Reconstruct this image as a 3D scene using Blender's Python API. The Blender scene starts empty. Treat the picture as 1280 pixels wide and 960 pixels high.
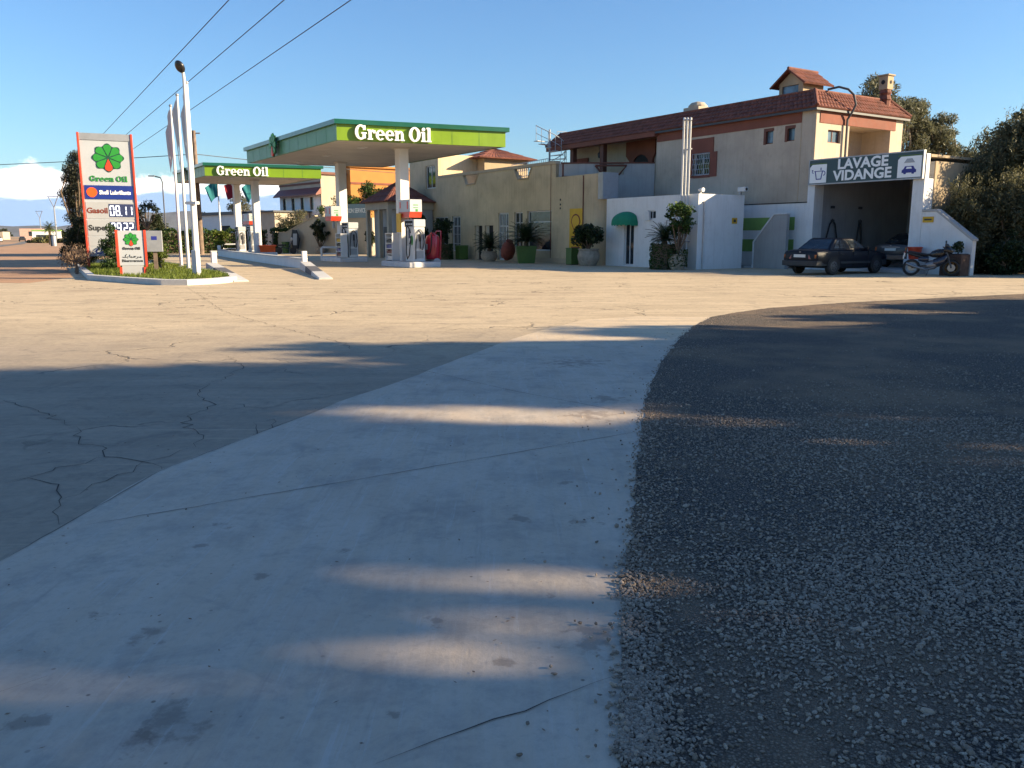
SKY_STRENGTH = .070; SKY_TINT = (.53, .735, 1.0); CLOUD_STRENGTH = .85; SUN_STRENGTH = 5.0; EXPOSURE = 1.55
import bpy, math, random
import numpy as np
from mathutils import Vector, Matrix
R = math.radians
random.seed(7); rng = np.random.default_rng(7)
S = bpy.context.scene; COL = S.collection

# ---------------------------------------------------------------- site grid: local +x runs towards the near right along
# the long facade, local +y runs into the buildings (perpendicular to the facade)
RZ = R(-57.1)
UX, UY = -math.sin(R(32.9)), math.cos(R(32.9)); VX, VY = math.cos(R(32.9)), math.sin(R(32.9))
def gl(a, b): return (-a*UX + b*VX, -a*UY + b*VY)
# camera constants (also used to turn a seen ground spot into metres)
FPX, PITCH, CAMH = 1035.0, R(10.1), 1.45
def at(px, py, z=0.0):
    c, s = math.cos(PITCH), math.sin(PITCH); dx, up = px-640, 480-py
    t = (z-CAMH)/(up*c-FPX*s)
    return dx*t, (FPX*c+up*s)*t

# ---------------------------------------------------------------- node helpers
class NT:
    def __init__(s, tree): s.t = tree; s.n = tree.nodes; s.l = tree.links
    def node(s, typ, **kw):
        n = s.n.new(typ)
        for k, v in kw.items(): setattr(n, k, v)
        return n
    def put(s, sock, v):
        if isinstance(v, bpy.types.NodeSocket): s.l.new(v, sock)
        else:
            if hasattr(sock.default_value, '__len__') and isinstance(v, (tuple, list)):
                v = tuple(v) + ((1,) if len(sock.default_value) == 4 and len(v) == 3 else ())
            sock.default_value = v
    def math(s, op, a, b=0.0, c=None, clamp=False):
        n = s.node('ShaderNodeMath', operation=op, use_clamp=clamp); s.put(n.inputs[0], a); s.put(n.inputs[1], b)
        if c is not None: s.put(n.inputs[2], c)
        return n.outputs[0]
    def mix(s, f, a, b, blend='MIX'):
        n = s.node('ShaderNodeMix', data_type='RGBA', blend_type=blend); s.put(n.inputs[0], f); s.put(n.inputs[6], a); s.put(n.inputs[7], b)
        return n.outputs[2]
    def noise(s, vec, scale, detail=4, rough=.55, dist=0.0):
        n = s.node('ShaderNodeTexNoise'); s.put(n.inputs['Scale'], scale); s.put(n.inputs['Detail'], detail); s.put(n.inputs['Roughness'], rough); s.put(n.inputs['Distortion'], dist)
        if vec is not None: s.l.new(vec, n.inputs['Vector'])
        return n.outputs['Fac']
    def voro(s, vec, scale, feature='F1', out='Distance', rnd=1.0):
        n = s.node('ShaderNodeTexVoronoi', feature=feature); s.put(n.inputs['Scale'], scale); s.put(n.inputs['Randomness'], rnd)
        if vec is not None: s.l.new(vec, n.inputs['Vector'])
        return n.outputs[out]
    def map(s, v, a, b, c=0.0, d=1.0, smooth=False):
        n = s.node('ShaderNodeMapRange', interpolation_type='SMOOTHSTEP' if smooth else 'LINEAR')
        for i, x in enumerate((v, a, b, c, d)): s.put(n.inputs[i], x)
        return n.outputs[0]
    def coord(s, kind='Object', scale=None, rot=None):
        o = s.node('ShaderNodeTexCoord').outputs[kind]
        if scale or rot:
            m = s.node('ShaderNodeMapping'); s.l.new(o, m.inputs[0])
            if scale: m.inputs['Scale'].default_value = scale
            if rot: m.inputs['Rotation'].default_value = rot
            o = m.outputs[0]
        return o
    def bump(s, h, strength=.3, dist=.02, normal=None):
        n = s.node('ShaderNodeBump'); s.put(n.inputs['Height'], h); n.inputs['Strength'].default_value = strength; n.inputs['Distance'].default_value = dist
        if normal is not None: s.l.new(normal, n.inputs['Normal'])
        return n.outputs[0]

def newmat(name):
    m = bpy.data.materials.new(name); m.use_nodes = True
    nt = NT(m.node_tree); return m, nt, m.node_tree.nodes['Principled BSDF']

def mat(name, col, rough=.75, var=.12, scale=2.0, bump=.15, bscale=40., metal=0., streak=0., dirt=0., spec=.4, coat=0., emit=0., grime=None, bdist=.01):
    """painted / plastered / metal surface with uneven tone, stains and fine relief"""
    m, n, p = newmat(name)
    co = n.coord('Object')
    f = n.noise(co, scale, 6, .6)
    lo = tuple(max(0, c*(1-var*1.6)) for c in col); hi = tuple(min(1, c*(1+var)) for c in col)
    c = n.mix(n.map(f, .3, .7), lo, hi)
    if streak:
        st = n.noise(n.coord('Object', (5, 5, .35)), 1.6, 5, .6)
        c = n.mix(n.math('MULTIPLY', n.map(st, .5, .78), streak), c, grime or tuple(x*.45 for x in col))
    if dirt:
        d = n.noise(co, scale*3.1, 8, .7)
        c = n.mix(n.math('MULTIPLY', n.map(d, .55, .75), dirt), c, grime or tuple(x*.4 for x in col))
    n.put(p.inputs['Base Color'], c)
    n.put(p.inputs['Roughness'], n.map(n.noise(co, scale*4, 3), .2, .8, max(0, rough-.08), min(1, rough+.08)))
    p.inputs['Metallic'].default_value = metal; p.inputs['Specular IOR Level'].default_value = spec
    if coat: p.inputs['Coat Weight'].default_value = coat; p.inputs['Coat Roughness'].default_value = .08
    if bump: n.put(p.inputs['Normal'], n.bump(n.noise(co, bscale, 5, .65), bump, bdist))
    if emit: n.put(p.inputs['Emission Color'], col); p.inputs['Emission Strength'].default_value = emit
    return m

def leafmat(name, dark, light, back=.3, rough=.55):
    m, n, p = newmat(name)
    g = n.node('ShaderNodeNewGeometry')
    r = g.outputs['Random Per Island']
    c = n.mix(r, dark, light)
    c = n.mix(n.map(n.noise(n.coord('Object'), 1.3, 3), .35, .65), n.mix(.35, c, dark), c)
    n.put(p.inputs['Base Color'], c); p.inputs['Roughness'].default_value = rough; p.inputs['Specular IOR Level'].default_value = .3
    t = n.node('ShaderNodeBsdfTranslucent'); n.put(t.inputs[0], n.mix(.5, c, light))
    mx = n.node('ShaderNodeMixShader'); mx.inputs[0].default_value = back
    n.l.new(p.outputs[0], mx.inputs[1]); n.l.new(t.outputs[0], mx.inputs[2])
    n.l.new(mx.outputs[0], n.n['Material Output'].inputs['Surface'])
    return m

def glassmat(name, col=(.015, .02, .025), rough=.04):
    m, n, p = newmat(name)
    n.put(p.inputs['Base Color'], n.mix(n.map(n.noise(n.coord('Object'), 1.7, 3), .4, .65), col, tuple(c*2.2+.005 for c in col)))
    n.put(p.inputs['Roughness'], n.map(n.noise(n.coord('Object'), 9, 3), .3, .7, rough, rough+.06)); p.inputs['Specular IOR Level'].default_value = .5
    n.put(p.inputs['Normal'], n.bump(n.noise(n.coord('Object'), .9, 2), .04, .05))
    return m

# ---------------------------------------------------------------- mesh builder
class MB:
    def __init__(s, o=(0, 0, 0)): s.v = []; s.f = []; s.o = o
    def add(s, vs, fs):
        k = len(s.v); o = s.o
        s.v += [(x-o[0], y-o[1], z-o[2]) for x, y, z in vs]; s.f += [tuple(i+k for i in f) for f in fs]; return s
    def box(s, x0, x1, y0, y1, z0, z1):
        return s.add([(x0,y0,z0),(x1,y0,z0),(x1,y1,z0),(x0,y1,z0),(x0,y0,z1),(x1,y0,z1),(x1,y1,z1),(x0,y1,z1)],
                     [(0,3,2,1),(4,5,6,7),(0,1,5,4),(1,2,6,5),(2,3,7,6),(3,0,4,7)])
    def quad(s, *p): return s.add(list(p), [tuple(range(len(p)))])
    def prism(s, poly, ax, d0, d1):
        n = len(poly)
        def P(u, w, d): return {'y': (u, d, w), 'x': (d, u, w), 'z': (u, w, d)}[ax]
        vs = [P(u, w, d0) for u, w in poly] + [P(u, w, d1) for u, w in poly]
        fs = [tuple(range(n)), tuple(range(2*n-1, n-1, -1))] + [(i, i+n, (i+1) % n+n, (i+1) % n) for i in range(n)]
        return s.add(vs, fs)
    def tube(s, pts, r, n=8, cap=True):
        pts = [Vector(p) for p in pts]; m = len(pts)
        rs = r if isinstance(r, (list, tuple)) else [r]*m
        vs = []; fs = []; up = None
        for i, p in enumerate(pts):
            d = (pts[min(i+1, m-1)] - pts[max(i-1, 0)]).normalized()
            if up is None: up = Vector((0, 0, 1)) if abs(d.z) < .9 else Vector((1, 0, 0))
            x = d.cross(up).normalized(); y = d.cross(x).normalized(); up = -y if False else x.cross(d)
            for k in range(n):
                t = 2*math.pi*k/n; q = p + x*math.cos(t)*rs[i] + y*math.sin(t)*rs[i]; vs.append(tuple(q))
        for i in range(m-1):
            for k in range(n): fs.append((i*n+k, i*n+(k+1) % n, (i+1)*n+(k+1) % n, (i+1)*n+k))
        if cap: fs += [tuple(range(n-1, -1, -1)), tuple(range((m-1)*n, m*n))]
        return s.add(vs, fs)
    def lathe(s, prof, c=(0, 0, 0), n=16, ax='z'):
        vs = []; fs = []; m = len(prof)
        for r, h in prof:
            for k in range(n):
                t = 2*math.pi*k/n; u, w = r*math.cos(t), r*math.sin(t)
                vs.append({'z': (c[0]+u, c[1]+w, c[2]+h), 'x': (c[0]+h, c[1]+u, c[2]+w), 'y': (c[0]+u, c[1]+h, c[2]+w)}[ax])
        for i in range(m-1):
            for k in range(n): fs.append((i*n+k, i*n+(k+1) % n, (i+1)*n+(k+1) % n, (i+1)*n+k))
        fs += [tuple(range(n-1, -1, -1)), tuple(range((m-1)*n, m*n))]
        return s.add(vs, fs)
    def ell(s, c, r, n=14, m=8):
        return s.lathe([(max(.001, math.sin(math.pi*i/m)), -math.cos(math.pi*i/m)) for i in range(m+1)], (0, 0, 0), n) if False else s._ell(c, r, n, m)
    def _ell(s, c, r, n, m):
        vs = []; fs = []
        for i in range(m+1):
            t = math.pi*i/m; rr = max(.003, math.sin(t))
            for k in range(n):
                a = 2*math.pi*k/n; vs.append((c[0]+r[0]*rr*math.cos(a), c[1]+r[1]*rr*math.sin(a), c[2]-r[2]*math.cos(t)))
        for i in range(m):
            for k in range(n): fs.append((i*n+k, i*n+(k+1) % n, (i+1)*n+(k+1) % n, (i+1)*n+k))
        return s.add(vs, fs)
    def arc(s, cx, cz, ro, ri, t0, t1, d0, d1, n=18):
        """ring sector standing in the x-z plane, outer radii ro=(x,z), inner ri, degrees t0..t1"""
        k = len(s.v); vs = []; fs = []
        for i in range(n+1):
            t = R(t0+(t1-t0)*i/n); c, w = math.cos(t), math.sin(t)
            for (rx, rz) in (ro, ri):
                for d in (d0, d1): vs.append((cx+rx*c, d, cz+rz*w))
        for i in range(n):
            a = i*4; b = a+4
            fs += [(a, b, b+2, a+2), (a+1, a+3, b+3, b+1), (a, a+1, b+1, b), (a+2, b+2, b+3, a+3)]
        if abs(t1-t0) < 359: fs += [(0, 2, 3, 1), (n*4, n*4+1, n*4+3, n*4+2)]
        return s.add(vs, fs)
    def wallgrid(s, face, pl, u0, u1, z0, z1, holes=(), depth=.2, back=None):
        """sheet wall with openings and their reveals. face 'f': plane y=pl looking to -y; 's': plane x=pl looking to +x"""
        def P(u, z, d): return (u, pl+d, z) if face == 'f' else (pl-d, u, z)
        us = sorted({u0, u1, *[h[0] for h in holes], *[h[1] for h in holes]}); zs = sorted({z0, z1, *[h[2] for h in holes], *[h[3] for h in holes]})
        us = [u for u in us if u0 <= u <= u1]; zs = [z for z in zs if z0 <= z <= z1]
        for i in range(len(us)-1):
            for j in range(len(zs)-1):
                cu, cz = (us[i]+us[i+1])/2, (zs[j]+zs[j+1])/2
                if any(h[0] < cu < h[1] and h[2] < cz < h[3] for h in holes): continue
                s.quad(P(us[i], zs[j], 0), P(us[i+1], zs[j], 0), P(us[i+1], zs[j+1], 0), P(us[i], zs[j+1], 0))
        for h in holes:
            a, b, c, d = h[:4]
            s.quad(P(a,c,0), P(a,d,0), P(a,d,depth), P(a,c,depth)); s.quad(P(b,c,depth), P(b,d,depth), P(b,d,0), P(b,c,0))
            s.quad(P(a,d,0), P(b,d,0), P(b,d,depth), P(a,d,depth)); s.quad(P(a,c,depth), P(b,c,depth), P(b,c,0), P(a,c,0))
        return s
    def mesh(s, name):
        me = bpy.data.meshes.new(name); me.from_pydata(s.v, [], s.f); me.update(); return me
    def each(s, name, m, parent, **kw):
        """every separate piece becomes a part of its own"""
        p = list(range(len(s.v)))
        def find(i):
            while p[i] != i: p[i] = p[p[i]]; i = p[i]
            return i
        for f in s.f:
            for j in f[1:]: p[find(j)] = find(f[0])
        gr = {}
        for f in s.f: gr.setdefault(find(f[0]), []).append(f)
        out = []
        for fs in gr.values():
            ids = sorted({i for f in fs for i in f}); mp = {i: k for k, i in enumerate(ids)}; b = MB(); b.v = [s.v[i] for i in ids]; b.f = [tuple(mp[i] for i in f) for f in fs]; out.append(b.build(name, m, parent, **kw))
        return out
    def build(s, name, m, parent=None, smooth=None, bevel=0, loc=None, rotz=None, rot=None):
        me = s.mesh(name); ob = bpy.data.objects.new(name, me); COL.objects.link(ob)
        for mm in (m if isinstance(m, (list, tuple)) else [m]): me.materials.append(mm)
        if smooth is not None:
            me.polygons.foreach_set('use_smooth', [True]*len(me.polygons))
            if smooth: me.set_sharp_from_angle(angle=R(smooth))
        if bevel:
            bv = ob.modifiers.new('bevel', 'BEVEL'); bv.width = bevel; bv.segments = 2; bv.limit_method = 'ANGLE'
        if parent is not None: ob.parent = parent
        if loc is not None: ob.location = loc
        if rotz is not None: ob.rotation_euler = (0, 0, rotz)
        if rot is not None: ob.rotation_euler = rot
        return ob

def tag(o, label=None, cat=None, group=None, kind=None):
    if label: o['label'] = label
    if cat: o['category'] = cat
    if group: o['group'] = group
    if kind: o['kind'] = kind
    return o
def thing(name, label, cat, loc, rotz=0.0, group=None):
    o = bpy.data.objects.new(name, None); COL.objects.link(o); o.location = loc; o.rotation_euler = (0, 0, rotz); o.empty_display_size = .2
    return tag(o, label, cat, group)
def thingg(name, label, cat, a, b, z=0.0, group=None): return thing(name, label, cat, (*gl(a, b), z), RZ, group)
def dup(o, loc=None, rotz=None, label=None, parent=None):
    c = o.copy(); COL.objects.link(c)
    if parent is not None: c.parent = parent
    for ch in [x for x in COL.objects if x.parent == o]: dup(ch, parent=c)
    if loc is not None: c.location = loc
    if rotz is not None: c.rotation_euler = (0, 0, rotz)
    if label: c['label'] = label
    return c

def txt(name, s, h, m, parent, loc, rot=(R(90), 0, 0), bold=0.0, ext=.004, width=None, align='CENTER'):
    cu = bpy.data.curves.new('lettering', 'FONT'); cu.body = s; cu.size = h; cu.extrude = ext; cu.offset = bold; cu.align_x = align; cu.resolution_u = 3
    tmp = bpy.data.objects.new('lettering', cu); COL.objects.link(tmp); dg = bpy.context.evaluated_depsgraph_get()
    me = bpy.data.meshes.new_from_object(tmp.evaluated_get(dg)); bpy.data.objects.remove(tmp); me.materials.clear(); me.materials.append(m)
    if width:
        xs = [v.co.x for v in me.vertices]; k = width/(max(xs)-min(xs))
        for v in me.vertices: v.co.x *= k
    ob = bpy.data.objects.new(name, me); COL.objects.link(ob); ob.parent = parent; ob.location = loc; ob.rotation_euler = rot
    return ob

def leaves_mesh(name, pts, size, aspect=.5, up=.0, nrm=None):
    """one mesh of many small leaf quads at the given points"""
    n = len(pts); pts = np.asarray(pts, float)
    d = rng.normal(size=(n, 3)); d[:, 2] += up; d /= np.linalg.norm(d, axis=1)[:, None]
    e = rng.normal(size=(n, 3)); e -= d*np.sum(e*d, 1)[:, None]; e /= np.linalg.norm(e, axis=1)[:, None]
    L = size*rng.uniform(.6, 1.4, n)[:, None]; W = L*aspect
    v = np.empty((n, 4, 3)); v[:, 0] = pts-d*L*.5; v[:, 1] = pts+e*W*.5-d*L*.05; v[:, 2] = pts+d*L*.5; v[:, 3] = pts-e*W*.5-d*L*.05
    me = bpy.data.meshes.new(name); me.vertices.add(n*4); me.vertices.foreach_set('co', v.ravel())
    me.loops.add(n*4); me.loops.foreach_set('vertex_index', np.arange(n*4, dtype=np.int32))
    me.polygons.add(n); me.polygons.foreach_set('loop_start', np.arange(0, n*4, 4, dtype=np.int32)); me.polygons.foreach_set('loop_total', np.full(n, 4, dtype=np.int32))
    me.update(calc_edges=True); return me
def leaves(name, pts, size, m, parent, aspect=.5, up=0.):
    me = leaves_mesh(name, pts, size, aspect, up); me.materials.append(m)
    ob = bpy.data.objects.new(name, me); COL.objects.link(ob); ob.parent = parent; return ob
def clumps(c, r, k, n, cr, hollow=.35, zmin=None):
    """n points in k clumps spread unevenly through an ellipsoid; clumps have a dense shell and gaps between them"""
    c = np.array(c, float); r = np.array(r, float)
    u = rng.normal(size=(k, 3)); u /= np.linalg.norm(u, axis=1)[:, None]
    cc = c + u*r*(rng.uniform(hollow, 1.0, k)**.6)[:, None]
    w = rng.uniform(.4, 1.6, k); idx = rng.choice(k, n, p=w/w.sum())
    q = rng.normal(size=(n, 3)); q /= np.linalg.norm(q, axis=1)[:, None]
    rad = (rng.uniform(0, 1, n)**.45)[:, None]*(cr*np.sqrt(w[idx]))[:, None]
    p = cc[idx] + q*rad*np.array([1, 1, .8])
    if zmin is not None: p[:, 2] = np.where(p[:, 2] < zmin, zmin+rng.uniform(0, .3, n), p[:, 2])
    return p, cc
def limbs(m, base, tops, r0, n=6, fork=.45):
    base = Vector(base)
    for t in tops:
        t = Vector(t); mid = base.lerp(t, .5) + Vector((random.uniform(-.15, .15), random.uniform(-.15, .15), .12))*(t-base).length
        m.tube([base, mid, t], [r0, r0*.6, r0*.15], n)
M = {}
M['stucco'] = mat('beige_stucco', (.455, .375, .295), .9, .12, .7, .35, 55, streak=.3, dirt=.35, grime=(.23, .18, .13))
M['stucco_lit'] = mat('sunlit_stucco', (.38, .295, .195), .9, .10, .9, .45, 45, streak=.2, dirt=.2)  # the beige stucco again, with its sunlit tone put into the colour
M['shopwall'] = mat('ochre_stucco', (.54, .43, .285), .9, .13, .6, .25, 60, streak=.42, dirt=.38, grime=(.27, .205, .13))
M['trim'] = mat('stucco_trim', (.42, .335, .235), .85, .06, 2, .15, 50)
M['terra'] = mat('terracotta_paint', (.20, .068, .045), .85, .12, 1.2, .2, 50, streak=.2)
M['brown'] = mat('brown_paint', (.14, .05, .032), .7, .12, 2, .1, 40)
M['tile'] = mat('roof_tile', (.175, .06, .04), .8, .30, 3.5, .25, 60, dirt=.5, grime=(.09, .04, .03))
M['white'] = mat('white_paint', (.66, .66, .65), .7, .05, 1.2, .15, 45, streak=.10, dirt=.12, grime=(.45, .42, .38))
M['whitewall'] = mat('white_wall_paint', (.70, .69, .68), .85, .05, .9, .2, 35, streak=.3, dirt=.3, grime=(.42, .38, .34))
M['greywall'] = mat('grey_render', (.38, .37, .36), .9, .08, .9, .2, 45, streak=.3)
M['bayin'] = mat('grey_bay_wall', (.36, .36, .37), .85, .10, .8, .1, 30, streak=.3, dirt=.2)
M['stripe'] = mat('green_stripe_paint', (.20, .34, .09), .8, .08, 1.5, .1, 40)
M['lime'] = mat('lime_fascia', (.16, .27, .006), .42, .06, .8, 0, 1, coat=.2, streak=.18)
M['dgreen'] = mat('dark_green_trim', (.005, .085, .048), .35, .06, .8, 0, 1, coat=.4)
M['shadefascia'] = mat('shaded_side_fascia', (.10, .26, .13), .5, .05, .8, 0, 1, coat=.1)  # shaded side of the lime fascia: shade and sky reflection put into the colour
M['soffit'] = mat('ribbed_soffit', (.52, .49, .45), .55, .10, .8, .1, 8, dirt=.25)
M['letter'] = mat('white_letter', (.85, .85, .84), .4, .02, 3, 0)
M['steelw'] = mat('white_steel', (.58, .58, .58), .45, .05, 2, .03, 30, dirt=.1)
M['steelg'] = mat('grey_steel', (.32, .33, .35), .45, .08, 3, .05, 30, metal=.4)
M['dark'] = mat('dark_void', (.02, .02, .022), .8, .1, 3, 0)
M['black'] = mat('black_rubber', (.018, .018, .02), .6, .15, 5, .1, 60)
M['iron'] = mat('wrought_iron', (.05, .055, .065), .55, .1, 8, .1, 50)
M['ironlight'] = mat('pale_wrought_iron', (.35, .37, .40), .55, .1, 8, .1, 50)
M['glass'] = glassmat('window_glass')
M['glassb'] = glassmat('blue_window_glass', (.06, .09, .12), .05)
M['kerb'] = mat('white_kerb_paint', (.52, .51, .49), .85, .08, 2, .25, 30, dirt=.35, grime=(.3, .26, .2))
M['kerbk'] = mat('dark_kerb_paint', (.10, .10, .11), .85, .12, 2, .25, 30, dirt=.3, grime=(.25, .22, .18))
M['concrete'] = mat('island_concrete', (.52, .52, .53), .85, .08, 2, .2, 40, dirt=.3, grime=(.25, .24, .22))
M['orange'] = mat('orange_plastic', (.80, .10, .012), .45, .06, 3, .05, 30)
M['red'] = mat('red_paint', (.36, .01, .025), .35, .06, 4, .03, 30, coat=.4)
M['redsign'] = mat('red_sign_edge', (.50, .05, .02), .4, .04, 2, 0, coat=.2)
M['signw'] = mat('sign_panel_white', (.37, .395, .43), .45, .03, 1.5, 0, coat=.2)
M['signg'] = mat('sign_panel_grey', (.34, .35, .37), .45, .04, 1.5, 0, coat=.2)
M['blue'] = mat('blue_sign', (.012, .03, .20), .4, .05, 2, 0)
M['yellow'] = mat('yellow_panel', (.62, .36, .02), .55, .08, 2, .05, 20, streak=.2)
M['logog'] = mat('leaf_green_print', (.02, .22, .03), .45, .05, 4, 0)
M['logor'] = mat('drop_red_print', (.65, .05, .02), .45, .05, 4, 0)
M['logok'] = mat('outline_print', (.01, .06, .04), .5, .05, 4, 0)
M['maroon'] = mat('maroon_print', (.16, .035, .02), .5, .05, 4, 0)
M['ink'] = mat('dark_print', (.03, .03, .03), .5, .05, 4, 0)
M['navy'] = mat('navy_print', (.02, .03, .22), .5, .05, 4, 0)
M['ledback'] = mat('display_glass', (.035, .045, .11), .3, .05, 3, 0)
M['led'] = mat('lit_led', (.80, .86, 1.0), .5, .0, 4, 0, emit=.55)
M['slate'] = mat('slate_sign', (.035, .075, .085), .5, .06, 2, 0)
M['service'] = mat('blue_grey_sign', (.16, .24, .29), .5, .06, 2, 0)
M['wood'] = mat('weathered_wood_pole', (.18, .13, .10), .85, .25, 4, .3, 30, streak=.3)
M['limegreen'] = mat('lime_plastic', (.07, .135, .03), .5, .08, 2, .05, 20, dirt=.2)
M['stonepot'] = mat('stone_pot', (.34, .29, .23), .9, .2, 6, .6, 22, bdist=.03)
M['terrapot'] = mat('red_clay', (.20, .05, .035), .75, .2, 4, .3, 25)
M['awning'] = mat('green_awning_cloth', (.012, .20, .11), .8, .08, 3, .1, 60)
M['bark'] = mat('bark', (.14, .10, .07), .95, .3, 6, .6, 18)
M['pbark'] = mat('pale_bark', (.34, .28, .21), .9, .25, 5, .4, 14)
M['orangewall'] = mat('orange_wall', (.42, .185, .05), .9, .05, 1, .15, 40)
M['creamwall'] = mat('cream_wall', (.42, .36, .28), .9, .08, 1, .2, 40, streak=.2)
M['clothw'] = mat('white_flag_cloth', (.5, .5, .49), .85, .05, 4, .1, 60)
M['clotht'] = mat('teal_flag_cloth', (.012, .13, .15), .85, .05, 4, .1, 60)
M['clothr'] = mat('crimson_flag_cloth', (.22, .01, .02), .85, .05, 4, .1, 60)
M['wire'] = mat('cable', (.03, .03, .035), .6, .1, 4, 0)
M['carpaint'] = mat('dark_blue_car_paint', (.006, .008, .015), .45, .1, 1.5, 0, spec=.18, coat=.05, dirt=.15, grime=(.028, .026, .025))
M['silver'] = mat('silver_car_paint', (.05, .053, .06), .38, .05, 2, 0, metal=.4, coat=.15)
M['chrome'] = mat('dull_chrome', (.25, .26, .28), .35, .05, 4, 0, metal=.9)
M['alloy'] = mat('grey_hubcap', (.10, .105, .115), .4, .08, 6, .03, 30, metal=.6)
M['taillamp'] = mat('tail_lamp_plastic', (.22, .02, .015), .25, .1, 6, 0, coat=.4)
M['amber'] = mat('amber_lamp_plastic', (.45, .12, .02), .25, .1, 6, 0)
M['bumper'] = mat('bumper_plastic', (.03, .032, .036), .6, .1, 3, .05, 40)
M['plate'] = mat('number_plate', (.62, .62, .60), .5, .05, 4, 0)
M['bikeblue'] = mat('motorcycle_blue_white', (.022, .028, .05), .3, .08, 4, 0, coat=.5)
M['bikek'] = mat('motorcycle_black', (.012, .012, .014), .3, .1, 4, 0, coat=.3)
M['gold'] = mat('gold_hub', (.22, .13, .04), .35, .1, 6, 0, metal=.6)
M['cast'] = mat('cast_engine', (.22, .22, .23), .45, .15, 8, .1, 40, metal=.7)
M['brick'] = mat('planter_brick', (.10, .06, .045), .9, .25, 6, .4, 20)
# foliage
M['bushleaf'] = leafmat('olive_bush_leaf', (.042, .05, .024), (.20, .19, .105), .4)
M['eucleaf'] = leafmat('eucalyptus_leaf', (.055, .062, .034), (.18, .18, .11), .35)
M['darkleaf'] = leafmat('dark_tree_leaf', (.012, .020, .009), (.045, .06, .022), .25)
M['cypleaf'] = leafmat('cypress_leaf', (.022, .030, .018), (.085, .085, .05), .2)
M['hedgeleaf'] = leafmat('hedge_leaf', (.016, .035, .009), (.06, .11, .02), .3)
M['brightleaf'] = leafmat('bright_shrub_leaf', (.04, .075, .012), (.17, .20, .03), .35)
M['potleaf'] = leafmat('pot_shrub_leaf', (.010, .020, .008), (.04, .065, .02), .25, .4)
M['cycleaf'] = leafmat('cycad_leaf', (.010, .022, .008), (.035, .06, .02), .2, .4)
M['palmleaf'] = leafmat('palm_leaf', (.03, .045, .012), (.09, .11, .035), .3)
M['dryleaf'] = leafmat('dry_stem', (.10, .06, .04), (.26, .18, .12), .2)
M['grass'] = leafmat('lawn_blade', (.06, .095, .012), (.20, .24, .035), .4)
M['orangeleaf'] = leafmat('scrub_leaf', (.07, .075, .025), (.20, .18, .07), .3)
# ================================================================= GROUND
def sheet(name, pts, z, m, kind='structure', label=None, cat=None):
    me = bpy.data.meshes.new(name); me.from_pydata([(x, y, z) for x, y in pts], [], [tuple(range(len(pts)))]); me.update()
    if me.polygons[0].normal.z < 0: me.flip_normals()
    ob = bpy.data.objects.new(name, me); COL.objects.link(ob); me.materials.append(m); ob['kind'] = kind
    return tag(ob, label, cat)
def ragged(pts, step, amp):
    out = []
    for (x0, y0), (x1, y1) in zip(pts[:-1], pts[1:]):
        k = max(1, int(math.hypot(x1-x0, y1-y0)/step)); nx, ny = -(y1-y0), x1-x0; L = math.hypot(nx, ny) or 1
        for i in range(k):
            t = i/k; j = random.gauss(0, amp) if 0 < t else 0
            out.append((x0+(x1-x0)*t+nx/L*j, y0+(y1-y0)*t+ny/L*j))
    return out+[pts[-1]]

# far dirt plain
m, n, p = newmat('red_dirt'); co = n.coord('Object')
c = n.mix(n.map(n.noise(co, .05, 6, .6), .3, .7), (.34, .18, .095), (.46, .275, .155))
c = n.mix(n.map(n.noise(co, .6, 6, .7), .45, .7), c, (.24, .15, .09))
c = n.mix(n.math('MULTIPLY', n.map(n.noise(n.coord('Object', (.004, .004, .004)), 1, 4), .45, .6), .7), c, (.16, .16, .08))
n.put(p.inputs['Base Color'], c); p.inputs['Roughness'].default_value = .95; n.put(p.inputs['Normal'], n.bump(n.noise(co, 5, 8, .7), .5, .05))
sheet('ground', [(-9000, -600), (9000, -600), (9000, 11500), (-9000, 11500)], 0.0, m)

# old concrete yard, dusty and stained
m, n, p = newmat('dusty_yard_concrete'); co = n.coord('Object')
big = n.noise(co, .16, 6, .6); mid = n.noise(co, .9, 8, .68); fine = n.noise(co, 14, 6, .7)
drag = n.noise(n.coord('Object', (.25, 1.6, 1), (0, 0, R(12))), 1.3, 7, .7)
c = n.mix(n.map(mid, .3, .7), (.265, .215, .162), (.41, .336, .255))
c = n.mix(n.math('MULTIPLY', n.map(drag, .46, .68), .75), c, (.26, .22, .17))
c = n.mix(n.math('MULTIPLY', n.map(big, .47, .66), .5), c, (.24, .205, .16))
sy = n.node('ShaderNodeSeparateXYZ'); n.l.new(co, sy.inputs[0])
sunlit_dust = n.map(n.math('ADD', sy.outputs[1], n.math('MULTIPLY', n.math('SUBTRACT', n.noise(co, .35, 7, .65), .5), 7)), 8.5, 15.0, 0, 1, True)  # dust beyond the foreground shade; its pale tan also paints in sunlit brightness
c = n.mix(n.math('MULTIPLY', sunlit_dust, .88), c, n.mix(n.map(drag, .35, .68), (.49, .385, .25), (.70, .555, .365)))
c = n.mix(n.math('MULTIPLY', n.map(n.noise(co, .45, 7, .7), .56, .72), .32), c, (.15, .13, .11))
c = n.mix(n.math('MULTIPLY', n.map(fine, .35, .75), .35), c, (.12, .105, .09))
pv_ = n.noise(co, 2.2, 9, .75, .8); c = n.mix(n.math('MULTIPLY', n.map(pv_, .52, .66), .4), c, (.115, .102, .088))
tyre = n.noise(n.coord('Object', (.12, 5, 1), (0, 0, R(30))), 1.5, 8, .74); c = n.mix(n.math('MULTIPLY', n.map(tyre, .56, .68), .38), c, (.20, .16, .115))
wr = n.noise(co, .38, 9, .72, .5); c = n.mix(n.math('MULTIPLY', n.map(wr, .53, .68), .38), c, (.27, .20, .135))
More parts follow.
